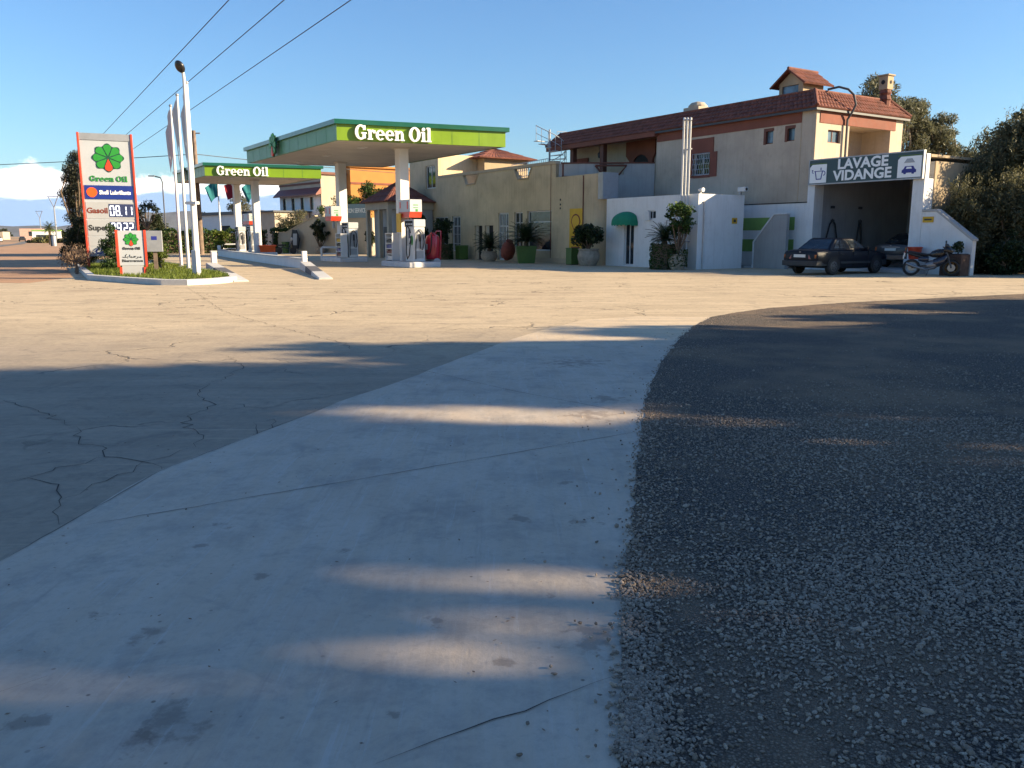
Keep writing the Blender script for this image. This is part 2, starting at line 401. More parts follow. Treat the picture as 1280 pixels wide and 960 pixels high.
ty2 = n.noise(n.coord('Object', (.1, 4, 1), (0, 0, R(-8))), 1.7, 8, .74); c = n.mix(n.math('MULTIPLY', n.map(ty2, .57, .70), .4), c, (.60, .47, .32))
ck = n.voro(n.node('ShaderNodeVectorMath', operation='ADD').outputs[0], .35, 'DISTANCE_TO_EDGE')
va = [x for x in n.n if x.type == 'VECT_MATH'][0]; n.l.new(co, va.inputs[0])
nz = n.node('ShaderNodeTexNoise'); nz.inputs['Scale'].default_value = 1.4; nz.inputs['Detail'].default_value = 7; n.l.new(co, nz.inputs['Vector'])
sc = n.node('ShaderNodeVectorMath', operation='SCALE'); sc.inputs[3].default_value = 1.5; n.l.new(nz.outputs['Color'], sc.inputs[0]); n.l.new(sc.outputs[0], va.inputs[1])
crk = n.math('MULTIPLY', n.map(ck, .004, .012, 1, 0), n.map(n.noise(co, .35, 3), .5, .6))
c = n.mix(n.math('MULTIPLY', crk, .7), c, (.05, .045, .04))
n.put(p.inputs['Base Color'], c); n.put(p.inputs['Roughness'], n.map(mid, .3, .7, .8, .95)); p.inputs['Specular IOR Level'].default_value = .25
h = n.math('ADD', n.math('MULTIPLY', mid, .6), n.math('ADD', n.math('MULTIPLY', fine, .25), n.math('MULTIPLY', crk, -.5)))
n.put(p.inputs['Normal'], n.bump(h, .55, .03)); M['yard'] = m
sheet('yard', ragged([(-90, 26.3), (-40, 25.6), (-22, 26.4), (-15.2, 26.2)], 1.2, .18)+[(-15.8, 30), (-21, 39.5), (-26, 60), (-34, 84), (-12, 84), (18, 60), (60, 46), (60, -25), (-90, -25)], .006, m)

# newer pale concrete strip
LB = [at(*q) for q in [(0, 705), (110, 642), (200, 590), (310, 548), (420, 505), (500, 478), (560, 455), (640, 425), (690, 410), (735, 400)]]
d0 = (LB[0][0]-LB[1][0], LB[0][1]-LB[1][1]); LB = [(LB[0][0]+d0[0]*7, LB[0][1]+d0[1]*7)] + LB
GE = [at(*q) for q in [(775, 960), (777, 900), (780, 850), (778, 790), (776, 740), (784, 700), (791, 650), (795, 600), (803, 540), (806, 505), (815, 480), (830, 450), (850, 424), (868, 408), (890, 397), (925, 391), (960, 386), (1060, 379), (1160, 374), (1280, 368)]]
m, n, p = newmat('pale_strip_concrete'); co = n.coord('Object')
mid = n.noise(co, .7, 8, .65); fine = n.noise(co, 25, 5, .7)
tro = n.noise(n.coord('Object', (3.2, .5, 1), (0, 0, R(-35))), 2.2, 7, .72); drag = n.noise(n.coord('Object', (.25, 1.6, 1), (0, 0, R(12))), 1.3, 7, .7)
c = n.mix(n.map(mid, .3, .7), (.38, .31, .24), (.52, .43, .335))
c = n.mix(n.math('MULTIPLY', n.map(tro, .42, .66), .4), c, (.50, .465, .42))
c = n.mix(n.math('MULTIPLY', n.map(n.noise(co, 1.6, 8, .72), .5, .72), .6), c, (.19, .178, .163))
c = n.mix(n.math('MULTIPLY', n.map(n.noise(co, .28, 5), .5, .68), .4), c, (.36, .31, .24))
sy = n.node('ShaderNodeSeparateXYZ'); n.l.new(co, sy.inputs[0])
sunlit_dust = n.map(n.math('ADD', sy.outputs[1], n.math('MULTIPLY', n.math('SUBTRACT', n.noise(co, .35, 7, .65), .5), 4)), 9.6, 13.2, 0, 1, True)  # same dust and painted sunlit tan, starting where the sun reaches the strip
c = n.mix(n.math('MULTIPLY', sunlit_dust, .92), c, n.mix(n.map(drag, .35, .68), (.49, .385, .25), (.70, .555, .365)))
c = n.mix(n.math('MULTIPLY', n.map(fine, .5, .8), .45), c, (.24, .222, .20))
scuff = n.noise(n.coord('Object', (7, .35, 1), (0, 0, R(-52))), 2.6, 8, .75); sc2 = n.noise(n.coord('Object', (5, .3, 1), (0, 0, R(18))), 2.1, 8, .75)
c = n.mix(n.math('MULTIPLY', n.map(scuff, .57, .70), .5), c, (.50, .485, .46)); c = n.mix(n.math('MULTIPLY', n.map(sc2, .58, .72), .4), c, (.20, .185, .17))
cloud = n.noise(co, 2.4, 9, .74, .6); c = n.mix(n.math('MULTIPLY', n.map(cloud, .52, .68), .5), c, (.22, .208, .19))
spk = n.math('MULTIPLY', n.map(n.voro(co, 9), .05, .085, 1, 0), n.map(n.noise(co, 1.1, 3), .48, .58)); c = n.mix(n.math('MULTIPLY', spk, .75), c, (.10, .075, .055))
nz = n.node('ShaderNodeTexNoise'); nz.inputs['Scale'].default_value = 9; nz.inputs['Detail'].default_value = 6; n.l.new(co, nz.inputs['Vector'])
for px, py, r in [(225, 908, .085), (190, 797, .05), (165, 932, .04), (550, 780, .035), (35, 905, .05), (650, 650, .05), (280, 658, .04), (632, 832, .025), (495, 900, .02), (742, 520, .16), (720, 455, .25), (760, 500, .12), (330, 725, .04), (590, 700, .03), (700, 605, .05), (250, 685, .025), (430, 690, .03), (120, 770, .03), (730, 655, .06), (690, 750, .03), (760, 800, .09)]:
    x, y = at(px, py); vm = n.node('ShaderNodeVectorMath', operation='DISTANCE'); n.l.new(co, vm.inputs[0]); vm.inputs[1].default_value = (x, y, .012)
    dd = n.math('ADD', vm.outputs[1], n.math('ADD', n.math('MULTIPLY', n.math('SUBTRACT', nz.outputs['Fac'], .5), r*6.5), n.math('MULTIPLY', n.math('SUBTRACT', fine, .5), r*4)))
    c = n.mix(n.math('MULTIPLY', n.map(dd, r*.2, r*1.3, 1, 0, True), .5), c, (.13, .10, .08))
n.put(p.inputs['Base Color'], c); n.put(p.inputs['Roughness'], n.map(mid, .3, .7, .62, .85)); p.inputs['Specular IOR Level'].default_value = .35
n.put(p.inputs['Normal'], n.bump(n.math('ADD', n.math('MULTIPLY', tro, .5), n.math('ADD', n.math('MULTIPLY', fine, .4), n.math('MULTIPLY', cloud, .4))), .45, .014))
x9, y9 = GE[0]
GX = [(x+.35, y-.1) for x, y in GE[:15]]
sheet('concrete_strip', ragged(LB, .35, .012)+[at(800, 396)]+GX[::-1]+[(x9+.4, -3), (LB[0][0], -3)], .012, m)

# loose gravel yard (fine bed below, loose stones above)
m, n, p = newmat('gravel_bed'); co = n.coord('Object')
v1 = n.voro(co, 85, 'F1', 'Color'); v1d = n.voro(co, 85); v2d = n.voro(co, 190); v2 = n.voro(co, 190, 'F1', 'Color')
patch = n.noise(co, .42, 6, .62); pb = n.noise(co, 1.7, 6, .7)
sv = n.node('ShaderNodeSeparateColor'); n.l.new(v1, sv.inputs[0]); sv2 = n.node('ShaderNodeSeparateColor'); n.l.new(v2, sv2.inputs[0])
stone = n.mix(sv.outputs[0], (.165, .128, .096), (.42, .335, .26))
stone = n.mix(n.map(sv2.outputs[1], .5, 1), stone, n.mix(sv2.outputs[0], (.08, .07, .06), (.24, .21, .18)))
c = n.mix(n.map(v1d, .25, .6), stone, (.035, .032, .03))
c = n.mix(n.math('MULTIPLY', n.map(patch, .46, .60), .85), c, n.mix(pb, (.185, .13, .085), (.29, .205, .135)))
n.put(p.inputs['Base Color'], c); p.inputs['Roughness'].default_value = .85; p.inputs['Specular IOR Level'].default_value = .3
h = n.math('ADD', n.map(v1d, 0, .6, 1, 0), n.math('MULTIPLY', n.map(v2d, 0, .6, 1, 0), .5))
n.put(p.inputs['Normal'], n.bump(h, .9, .012))
GEr = ragged(GE, .12, .012)
gpoly = GEr+[(60, 30), (60, -8), (GE[0][0], -8)]
sheet('gravel_yard', gpoly, .018, m)

def inpoly(P, poly):
    x, y = P[:, 0], P[:, 1]; ins = np.zeros(len(P), bool); j = len(poly)-1
    for i in range(len(poly)):
        xi, yi = poly[i]; xj, yj = poly[j]
        ins ^= ((yi > y) != (yj > y)) & (x < (xj-xi)*(y-yi)/((yj-yi) or 1e-9)+xi); j = i
    return ins
def nz2(P, s, seed):
    r = np.random.default_rng(seed); o = np.zeros(len(P))
    for k in range(7):
        a = r.uniform(0, 6.28); f = s*r.uniform(.5, 2.0); o += np.sin((P[:, 0]*math.cos(a)+P[:, 1]*math.sin(a))*f+r.uniform(0, 6.28))
    return o/7**.5
P = []
for (x0, x1, y0, y1, dens) in [(.1, 3.2, 1.6, 3.6, 6500), (.3, 5, 3.6, 6.5, 3000), (.3, 8.5, 6.5, 11, 650), (1, 15, 11, 20, 90)]:
    k = int((x1-x0)*(y1-y0)*dens); q = np.column_stack([rng.uniform(x0, x1, k), rng.uniform(y0, y1, k)])
    keep = rng.uniform(0, 1, k) < np.clip(.55-.5*nz2(q, 1.1, 5)+.2*nz2(q, 4, 6), .06, 1)
    P.append(q[keep])
P = np.vstack(P); jit = P + np.array([.05, 0])
P = P[inpoly(P + np.column_stack([rng.normal(.01, .035, len(P)), np.zeros(len(P))]), gpoly)]
# stones that strayed onto the concrete along the edge
E = np.array(GE); st = []
for i in range(3600):
    k = rng.integers(0, 13) if i < 900 else rng.choice(9, p=[.3, .2, .15, .12, .08, .06, .04, .03, .02]); t = rng.uniform(); q = E[k]*(1-t)+E[k+1]*t; st.append(q+np.array([abs(rng.normal(0, .09)) if i > 420 else -abs(rng.normal(0, .018))-(rng.uniform(0, 1)**12)*.5, rng.normal(0, .02)]))
P = np.vstack([P, np.array(st)])
me = bpy.data.meshes.new('loose_gravel'); me.vertices.add(len(P)); me.vertices.foreach_set('co', np.column_stack([P, np.full(len(P), .021)]).ravel()); me.update()
sm, n, p = newmat('gravel_stone')
oi = n.node('ShaderNodeObjectInfo').outputs['Random']
c = n.mix(oi, (.165, .128, .098), (.42, .335, .26)); c = n.mix(n.map(n.math('FRACT', n.math('MULTIPLY', oi, 17.3)), .93, 1), c, (.42, .36, .29))
c = n.mix(n.math('MULTIPLY', n.noise(n.coord('Object'), 40, 4), .4), c, (.09, .075, .06))
n.put(p.inputs['Base Color'], c); p.inputs['Roughness'].default_value = .8; p.inputs['Specular IOR Level'].default_value = .3
ng = bpy.data.node_groups.new('stones', 'GeometryNodeTree'); ng.interface.new_socket('Geometry', in_out='INPUT', socket_type='NodeSocketGeometry'); ng.interface.new_socket('Geometry', in_out='OUTPUT', socket_type='NodeSocketGeometry')
N = ng.nodes; L = ng.links
gi = N.new('NodeGroupInput'); go = N.new('NodeGroupOutput'); m2p = N.new('GeometryNodeMeshToPoints'); ico = N.new('GeometryNodeMeshIcoSphere'); ico.inputs['Subdivisions'].default_value = 2; ico.inputs['Radius'].default_value = 1
sp = N.new('GeometryNodeSetPosition'); no = N.new('ShaderNodeTexNoise'); no.inputs['Scale'].default_value = 1.3
vs = N.new('ShaderNodeVectorMath'); vs.operation = 'SUBTRACT'; vs.inputs[1].default_value = (.5, .5, .5); L.new(no.outputs['Color'], vs.inputs[0])
vm = N.new('ShaderNodeVectorMath'); vm.operation = 'SCALE'; vm.inputs[3].default_value = 1.5; L.new(vs.outputs[0], vm.inputs[0]); L.new(vm.outputs[0], sp.inputs['Offset'])
iop = N.new('GeometryNodeInstanceOnPoints'); smn = N.new('GeometryNodeSetMaterial'); smn.inputs['Material'].default_value = sm
rv = N.new('FunctionNodeRandomValue'); rv.data_type = 'FLOAT_VECTOR'; rv.inputs[0].default_value = (.003, .003, .0025); rv.inputs[1].default_value = (.0098, .0085, .0065)
rr = N.new('FunctionNodeRandomValue'); rr.data_type = 'FLOAT_VECTOR'; rr.inputs[0].default_value = (-.5, -.5, 0); rr.inputs[1].default_value = (.5, .5, 6.28); rr.inputs['Seed'].default_value = 3
rb = N.new('FunctionNodeRandomValue'); rb.data_type = 'FLOAT'; rb.inputs[2].default_value = 0; rb.inputs[3].default_value = 1; rb.inputs['Seed'].default_value = 9
pw = N.new('ShaderNodeMath'); pw.operation = 'POWER'; L.new(rb.outputs[1], pw.inputs[0]); pw.inputs[1].default_value = 40
ml = N.new('ShaderNodeMath'); ml.operation = 'MULTIPLY_ADD'; L.new(pw.outputs[0], ml.inputs[0]); ml.inputs[1].default_value = 1.3; ml.inputs[2].default_value = 1
vsc = N.new('ShaderNodeVectorMath'); vsc.operation = 'SCALE'; L.new(rv.outputs[0], vsc.inputs[0]); L.new(ml.outputs[0], vsc.inputs[3])
L.new(gi.outputs[0], m2p.inputs[0]); L.new(m2p.outputs[0], iop.inputs['Points']); L.new(ico.outputs[0], sp.inputs[0]); L.new(sp.outputs[0], smn.inputs[0]); L.new(smn.outputs[0], iop.inputs['Instance'])
L.new(rr.outputs[0], iop.inputs['Rotation']); L.new(vsc.outputs[0], iop.inputs['Scale']); L.new(iop.outputs[0], go.inputs[0])
lg = bpy.data.objects.new('loose_gravel', me); COL.objects.link(lg); lg.modifiers.new('stones', 'NODES').node_group = ng; me.materials.append(sm)
tag(lg, 'loose grey crushed stones covering the gravel yard on the right', 'gravel', kind='stuff')

# cracks in the old yard and joints of the strip: thin dirt-filled grooves
def groove(name, lines, z, w, m, jag=.02):
    b = MB()
    for ln in lines:
        pts = [at(*q) for q in ln]; out = []
        for (x0, y0), (x1, y1) in zip(pts[:-1], pts[1:]):
            k = max(1, int(math.hypot(x1-x0, y1-y0)/.09))
            for i in range(k):
                t = i/k; out.append((x0+(x1-x0)*t+random.gauss(0, jag), y0+(y1-y0)*t+random.gauss(0, jag)))
        out.append(pts[-1]); k = len(out)
        for i in range(k-1):
            (x0, y0), (x1, y1) = out[i], out[i+1]; L_ = math.hypot(x1-x0, y1-y0) or 1; nx, ny = -(y1-y0)/L_, (x1-x0)/L_
            wa = w*(.4+.6*abs(math.sin(i*.37+w*90)))*min(1, (i+1)/5, (k-i)/5); wb = w*(.4+.6*abs(math.sin((i+1)*.37+w*90)))*min(1, (i+2)/5, (k-i-1)/5)
            b.quad((x0-nx*wa, y0-ny*wa, z), (x1-nx*wb, y1-ny*wb, z), (x1+nx*wb, y1+ny*wb, z), (x0+nx*wa, y0+ny*wa, z))
    o = b.build(name, m); o['kind'] = 'structure'; return o
crackm = mat('crack_dirt', (.055, .048, .042), .95, .3, 6, .1, 40)
groove('yard_cracks', [
  [(95, 535), (105, 555), (132, 557), (137, 570), (165, 577), (222, 592)], [(0, 605), (45, 600), (65, 610), (75, 622), (70, 640), (74, 658)],
  [(137, 572), (100, 582), (60, 592), (0, 606)], [(182, 580), (150, 595), (115, 610), (80, 625)], [(260, 480), (245, 495), (270, 507), (240, 520), (235, 535), (250, 547), (245, 560)],
  [(280, 445), (305, 460), (280, 475), (260, 480)], [(350, 460), (370, 467), (395, 472)], [(235, 360), (280, 390), (350, 410), (430, 430), (445, 439)],
  [(445, 436), (500, 433), (585, 431)], [(270, 507), (300, 506), (330, 512)], [(245, 560), (200, 575), (170, 585)], [(315, 530), (325, 545), (345, 540), (340, 525), (315, 530)], [(0, 500), (40, 512), (95, 535)]], .0095, .0042, crackm, .024)
groove('strip_joints', [[(105, 660), (460, 600), (802, 541)], [(470, 960), (775, 848)], [(510, 460), (640, 490), (803, 521)], [(0, 706), (110, 643), (200, 591), (310, 549), (420, 506)], [(0, 870), (60, 850)]], .0155, .003, crackm, .003)

# fallen leaves and grit on the strip
k = 520; q = np.column_stack([rng.uniform(-3.5, 3.2, k), 1.9+rng.uniform(0, 1, k)**1.5*9])
me = leaves_mesh('leaf_litter', np.column_stack([q, np.full(k, .019)]), .018, .5, 0); co = np.empty(k*12); me.vertices.foreach_get('co', co); co = co.reshape(-1, 3)
co[:, 2] = .0145+np.clip((co[:, 2]-.019)*.3+.004, 0, .012); me.vertices.foreach_set('co', co.ravel()); me.materials.append(M['dryleaf']); me.update()
tag(bpy.data.objects.new('leaf_litter', me), 'tiny dry brown leaves and grit scattered on the pale concrete', 'leaf litter', kind='stuff'); COL.objects.link(bpy.data.objects['leaf_litter'])

# road towards the horizon on the far left
m, n, p = newmat('road_asphalt'); co = n.coord('Object')
n.put(p.inputs['Base Color'], n.mix(n.map(n.noise(co, .5, 6), .3, .7), (.10, .095, .09), (.16, .15, .14))); p.inputs['Roughness'].default_value = .9
rd = [at(-330, 321), at(-60, 311), at(15, 305.2), at(31, 301.6), at(36.5, 299.2), at(39, 297.4)]; rf = [at(40.5, 297.4), at(40, 299.2), at(38.5, 301.6), at(30, 305.2), at(-20, 311), at(-250, 321)]
sheet('road', rd+rf, .02, m)

# traffic island: white kerb ring, soil, lawn
IS = [(-31.5, 3.27), (-29.0, 4.0), (-26.75, 4.75), (-26.3, 5.4), (-26.6, 6.3), (-27.6, 7.2), (-30, 7.75), (-37.2, 8.15), (-44, 8.3), (-44, 4.1)]
ISW = [gl(*q) for q in IS]
cx = sum(x for x, y in ISW)/10; cy = sum(y for x, y in ISW)/10
def inset(poly, d):
    out = []
    for i, (x, y) in enumerate(poly):
        (xa, ya), (xb, yb) = poly[i-1], poly[(i+1) % len(poly)]
        t = Vector((xb-xa, yb-ya)).normalized(); nn = Vector((-t.y, t.x)); 
        if nn.dot(Vector((cx-x, cy-y))) < 0: nn = -nn
        out.append((x+nn.x*d, y+nn.y*d))
    return out
b = MB(); ri = inset(ISW, .22); k = len(ISW)
for i in range(k):
    j = (i+1) % k; a0, a1, b0, b1 = ISW[i], ISW[j], ri[i], ri[j]
    b.quad((*a0, 0), (*a1, 0), (*a1, .17), (*a0, .17)); b.quad((*a0, .17), (*a1, .17), (*b1, .18), (*b0, .18)); b.quad((*b0, .18), (*b1, .18), (*b1, .05), (*b0, .05))
o = b.build('island_kerb', M['kerb']); o['kind'] = 'structure'
sheet('island_soil', ri, .12, mat('lawn_soil', (.10, .085, .045), .95, .3, 3, .4, 15))
xs = [x for x, y in ri]; ys = [y for x, y in ri]; q = np.column_stack([rng.uniform(min(xs), max(xs), 60000), rng.uniform(min(ys), max(ys), 60000)]); q = q[inpoly(q, ri)]
q = q[rng.uniform(0, 1, len(q)) < np.clip(.7+.35*nz2(q, 1.5, 3), .25, 1)]
tag(leaves('lawn', np.column_stack([q, rng.uniform(.13, .2, len(q))]), .17, M['grass'], None, .12, 2.2), 'patchy green lawn grass on the kerbed island under the price sign', 'grass', kind='stuff')

# far hills
def ridge(name, d, h, a0, a1, seed, mt):
    r = random.Random(seed); ph = [r.uniform(0, 6.28) for _ in range(6)]; b = MB(); nn = 90; rows = 7; g = []
    for j in range(rows+1):
        for i in range(nn+1):
            a = R(a0+(a1-a0)*i/nn); t = j/rows; e = h*(.62+.2*math.sin(a*7+ph[0])+.12*math.sin(a*19+ph[1])+.07*math.sin(a*43+ph[2])+.05*math.sin(a*97+ph[3]))*min(1, i/14, (nn-i)/14)
            dd = d*(1-.09*(1-t)) ; g.append((dd*math.sin(a), dd*math.cos(a), e*(t**1.3)+ (r.uniform(-1, 1)*h*.035 if 0 < t < 1 else 0)-2))
    b.v = g; b.f = [(j*(nn+1)+i, j*(nn+1)+i+1, (j+1)*(nn+1)+i+1, (j+1)*(nn+1)+i) for j in range(rows) for i in range(nn)]
    # back slope
    k = len(b.v); b.v += [(d*1.12*math.sin(R(a0+(a1-a0)*i/nn)), d*1.12*math.cos(R(a0+(a1-a0)*i/nn)), -2) for i in range(nn+1)]
    b.f += [(rows*(nn+1)+i, rows*(nn+1)+i+1, k+i+1, k+i) for i in range(nn)]
    o = b.build(name, mt, smooth=60); o['kind'] = 'structure'
hm = mat('hazy_hill_scrub', (.11, .12, .14), .95, .2, .004, 0, 1)  # scrub colour with the blue-grey of distant haze painted in
ridge('hills', 7600, 215, -42, 12, 4, hm); ridge('hills', 9400, 330, -34, 16, 9, hm)
# ================================================================= STATION BUILDINGS (authored in site-grid metres)
def window(root, o, face, pl, u0, u1, z0, z1, fm, nv=1, nh=0, depth=.14, fw=.06, gm=None, name='window'):
    """framed window set back in an opening: frame (part) > pane (sub-part)"""
    f = MB(o)
    def bx(m, a, b, c, d, t0, t1):
        if face == 'f': m.box(a, b, pl+t0, pl+t1, c, d)
        else: m.box(pl-t1, pl-t0, a, b, c, d)
    bx(f, u0, u0+fw, z0, z1, depth-.05, depth); bx(f, u1-fw, u1, z0, z1, depth-.05, depth)
    bx(f, u0+fw, u1-fw, z0, z0+fw, depth-.05, depth); bx(f, u0+fw, u1-fw, z1-fw, z1, depth-.05, depth)
    for i in range(1, nv): u = u0+(u1-u0)*i/nv; bx(f, u-fw*.4, u+fw*.4, z0+fw, z1-fw, depth-.045, depth-.003)
    for i in range(nh): z = i_z(z0, z1, nh, i); bx(f, u0+fw, u1-fw, z-fw*.4, z+fw*.4, depth-.04, depth-.006)
    fo = f.build(name, fm, root)
    g = MB(o); bx(g, u0+.01, u1-.01, z0+.01, z1-.01, depth-.022, depth-.012)
    g.build('pane', gm or M['glass'], fo); return fo
def i_z(z0, z1, nh, i): return z0+(z1-z0)*(.72 if nh == 1 else (i+1)/(nh+1))

def tiles(m, p00, p10, p01, p11, rolls, rows, amp=.035, lift=.035):
    """clay pantile slope: p00-p10 eave, p01-p11 top"""
    p00, p10, p01, p11 = map(Vector, (p00, p10, p01, p11)); nrm = (p10-p00).cross(p01-p00).normalized()
    if nrm.z < 0: nrm = -nrm
    nu = rolls*6; g = []
    vts = []
    for r in range(rows): vts += [(r/rows+.001, 1), ((r+1)/rows, .05)]
    for t, l in vts:
        for i in range(nu+1):
            u = i/nu; a = p00.lerp(p10, u).lerp(p01.lerp(p11, u), t); wv = abs(math.sin(math.pi*rolls*u))
            g.append(tuple(a+nrm*(amp*wv**.7+lift*l)))
    fs = [(j*(nu+1)+i, j*(nu+1)+i+1, (j+1)*(nu+1)+i+1, (j+1)*(nu+1)+i) for j in range(len(vts)-1) for i in range(nu)]
    # eave underside lip
    k = len(g); g += [tuple(p00.lerp(p10, i/nu)-nrm*.03) for i in range(nu+1)]
    fs += [(i, k+i, k+i+1, i+1) for i in range(nu)]
    m.add(g, fs)

# ---------------------------------------------------------------- two storey main building
O = (-34, 35, 0)
mb = thingg('main_building', 'long two storey beige building with red tiled roof edge and terracotta band under it', 'building', -34, 35)
A0, A1, B0, B1, ZT = -44.0, -24.3, 31.5, 37.9, 6.95
w = MB(O)
wins = [(-30.35+.0, -30.35+.01, 0, .01)]
holes = [(-31.6, -30.45, 4.5, 5.6), (-27.11, -26.6, 5.66, 6.33), (-25.9, -25.4, 5.68, 6.33), (-27.9, -27.45, 2.5, 2.92)]
w.wallgrid('f', B0, -34.4, A1, 0, ZT, holes, .22)
w.wallgrid('s', A1, B0, 33.85, 0, ZT, [(32.35, 33.26, 5.55, 6.1)], .22)
w.wallgrid('s', A1, 33.85, 36.95, 0, 4.75); w.wallgrid('s', A1, 33.85, 36.95, 6.38, ZT); w.wallgrid('s', A1, 36.95, B1, 0, ZT)
w.quad((A1-1.5, 33.85, 4.75), (A1-1.5, 36.95, 4.75), (A1-1.5, 36.95, 6.38), (A1-1.5, 33.85, 6.38))
w.quad((A1, 33.85, 4.75), (A1-1.5, 33.85, 4.75), (A1-1.5, 33.85, 6.38), (A1, 33.85, 6.38)); w.quad((A1, 36.95, 4.75), (A1, 36.95, 6.38), (A1-1.5, 36.95, 6.38), (A1-1.5, 36.95, 4.75))
w.quad((A1, 33.85, 4.75), (A1, 36.95, 4.75), (A1-1.5, 36.95, 4.75), (A1-1.5, 33.85, 4.75)); w.quad((A1, 33.85, 6.38), (A1-1.5, 33.85, 6.38), (A1-1.5, 36.95, 6.38), (A1, 36.95, 6.38))
w.wallgrid('f', B0, A0, -34.4, 0, 4.3); w.quad((A0, B0, 4.3), (-34.4, B0, 4.3), (-34.4, B0+1.6, 4.3), (A0, B0+1.6, 4.3))
w.wallgrid('f', B0+1.6, A0, -34.4, 4.3, ZT); w.quad((-34.4, B0, 4.3), (-34.4, B0, ZT), (-34.4, B0+1.6, ZT), (-34.4, B0+1.6, 4.3))
w.quad((A0, B0, 0), (A0, B0, 4.3), (A0, B1, 4.3), (A0, B1, 0)); w.quad((A0, B0+1.6, 4.3), (A0, B0+1.6, ZT), (A0, B1, ZT), (A0, B1, 4.3))
w.quad((A0, B1, 0), (A0, B1, ZT), (A1, B1, ZT), (A1, B1, 0)); w.quad((A0, B0, ZT), (A1, B0, ZT), (A1, B1, ZT), (A0, B1, ZT))
wall = w.build('wall', [M['stucco']], mb)
bnd = MB(O); bnd.box(-34.36, -25.05, B0-.03, B0+.02, 6.42, 6.94); bnd.build('terracotta_band', M['terra'], mb)
bnd = MB(O); bnd.box(A1-.02, A1+.03, B0+.25, 37.3, 6.36, 6.94); bnd.build('terracotta_band', M['terra'], mb)
lp = MB(O); lp.box(-28.6, -24.44, B0-.025, B0+.02, 0, 2.93); lp.build('white_base_band', M['whitewall'], mb)
pl = MB(O); pl.box(-28.6, -24.3, B0-.05, B0+.02, 2.93, 2.97); pl.build('base_moulding', M['dark'], mb)
# windows
for h in holes[1:]:
    sur = MB(O); a, b_, c, d = h; sur.box(a-.03, a+.10, B0-.02, B0+.1, c-.02, d+.03); sur.box(a+.10, b_+.03, B0-.02, B0+.1, d-.10, d+.03)
    wf = window(mb, O, 'f', B0, a, b_, c, d, M['brown'], 1, 0, .16, .05, M['glassb'])
    if d > 5: sur.build('surround', M['brown'], wf)
wf = window(mb, O, 's', A1, 32.35, 33.26, 5.55, 6.1, M['brown'], 2, 0, .16, .05, M['glassb'])
wf = window(mb, O, 'f', B0, -31.6, -30.45, 4.5, 5.6, M['steelw'], 2, 0, .16)
sur = MB(O); sur.box(-31.78, -30.25, B0-.05, B0+.03, 5.6, 6.3); sur.box(-30.45, -30.0, B0-.05, B0+.03, 4.4, 5.6); sur.box(-31.78, -31.6, B0-.05, B0+.03, 4.4, 5.6); sur.box(-31.6, -30.45, B0-.05, B0+.02, 4.38, 4.5); sur.build('surround', M['terra'], wf)
gr = MB(O)
for i in range(8):
    u = -31.58+1.11*i/7; pts = [(u+.05*math.sin(t*math.pi*4), B0-.09, 4.52+1.06*t) for t in [k/12 for k in range(13)]]; gr.tube(pts, .013, 5)
for z in (4.54, 4.8, 5.05, 5.3, 5.56): gr.tube([(-31.62, B0-.09, z), (-30.43, B0-.09, z)], .014, 5)
gr.build('window_grille', M['ironlight'], wf)
# gallery: posts, beam, doorway surround, shutters
for a in (-42.0, -39.1):
    c = MB(O); c.box(a-.16, a+.16, B0+.02, B0+.3, 4.3, 6.95); c.build('gallery_post', M['brown'], mb)
bm = MB(O); bm.box(A0-.3, -34.3, B0-.28, B0+.25, 6.72, 6.96); bm.build('gallery_beam', M['terra'], mb)
sh = MB(O); sh.box(-43.9, -42.3, B0+1.5, B0+1.58, 4.3, 6.3); sh.build('shutter', M['terra'], mb)
ar = MB(O); y0 = B0+1.45
ar.prism([(x-1.7, z+.18 if z > 4.4 else z) for x, z in [(-36.9, 6.7), (-36.9, 5.9), (-36.6, 5.6), (-36.6, 4.3), (-36.3, 4.3), (-36.3, 5.35), (-36.2, 5.62), (-35.95, 5.83), (-35.6, 5.92), (-35.25, 5.83), (-35.0, 5.62), (-34.9, 5.35), (-34.9, 4.3), (-34.6, 4.3), (-34.6, 5.6), (-34.42, 5.9), (-34.42, 6.7)]], 'y', y0, y0+.13)
arp = ar.build('arch_surround', M['terra'], mb)
dk = MB(O); dk.prism([(x-1.7, z+.18 if z > 4.4 else z) for x, z in [(-36.32, 4.31), (-34.88, 4.31), (-34.88, 5.36), (-35.0, 5.64), (-35.25, 5.85), (-35.6, 5.94), (-35.95, 5.85), (-36.2, 5.64), (-36.32, 5.36)]], 'y', y0+.08, y0+.12); dk.build('doorway', M['dark'], arp)
lm = MB(O); lm.lathe([(.03, 0), (.09, .05), (.11, .25), (.02, .38)], (-40.4, B0+.9, 6.1), 8); lm.tube([(-40.4, B0+.9, 6.45), (-40.4, B0+.9, 6.93)], .015, 5); lm.build('hanging_lantern', M['iron'], mb)
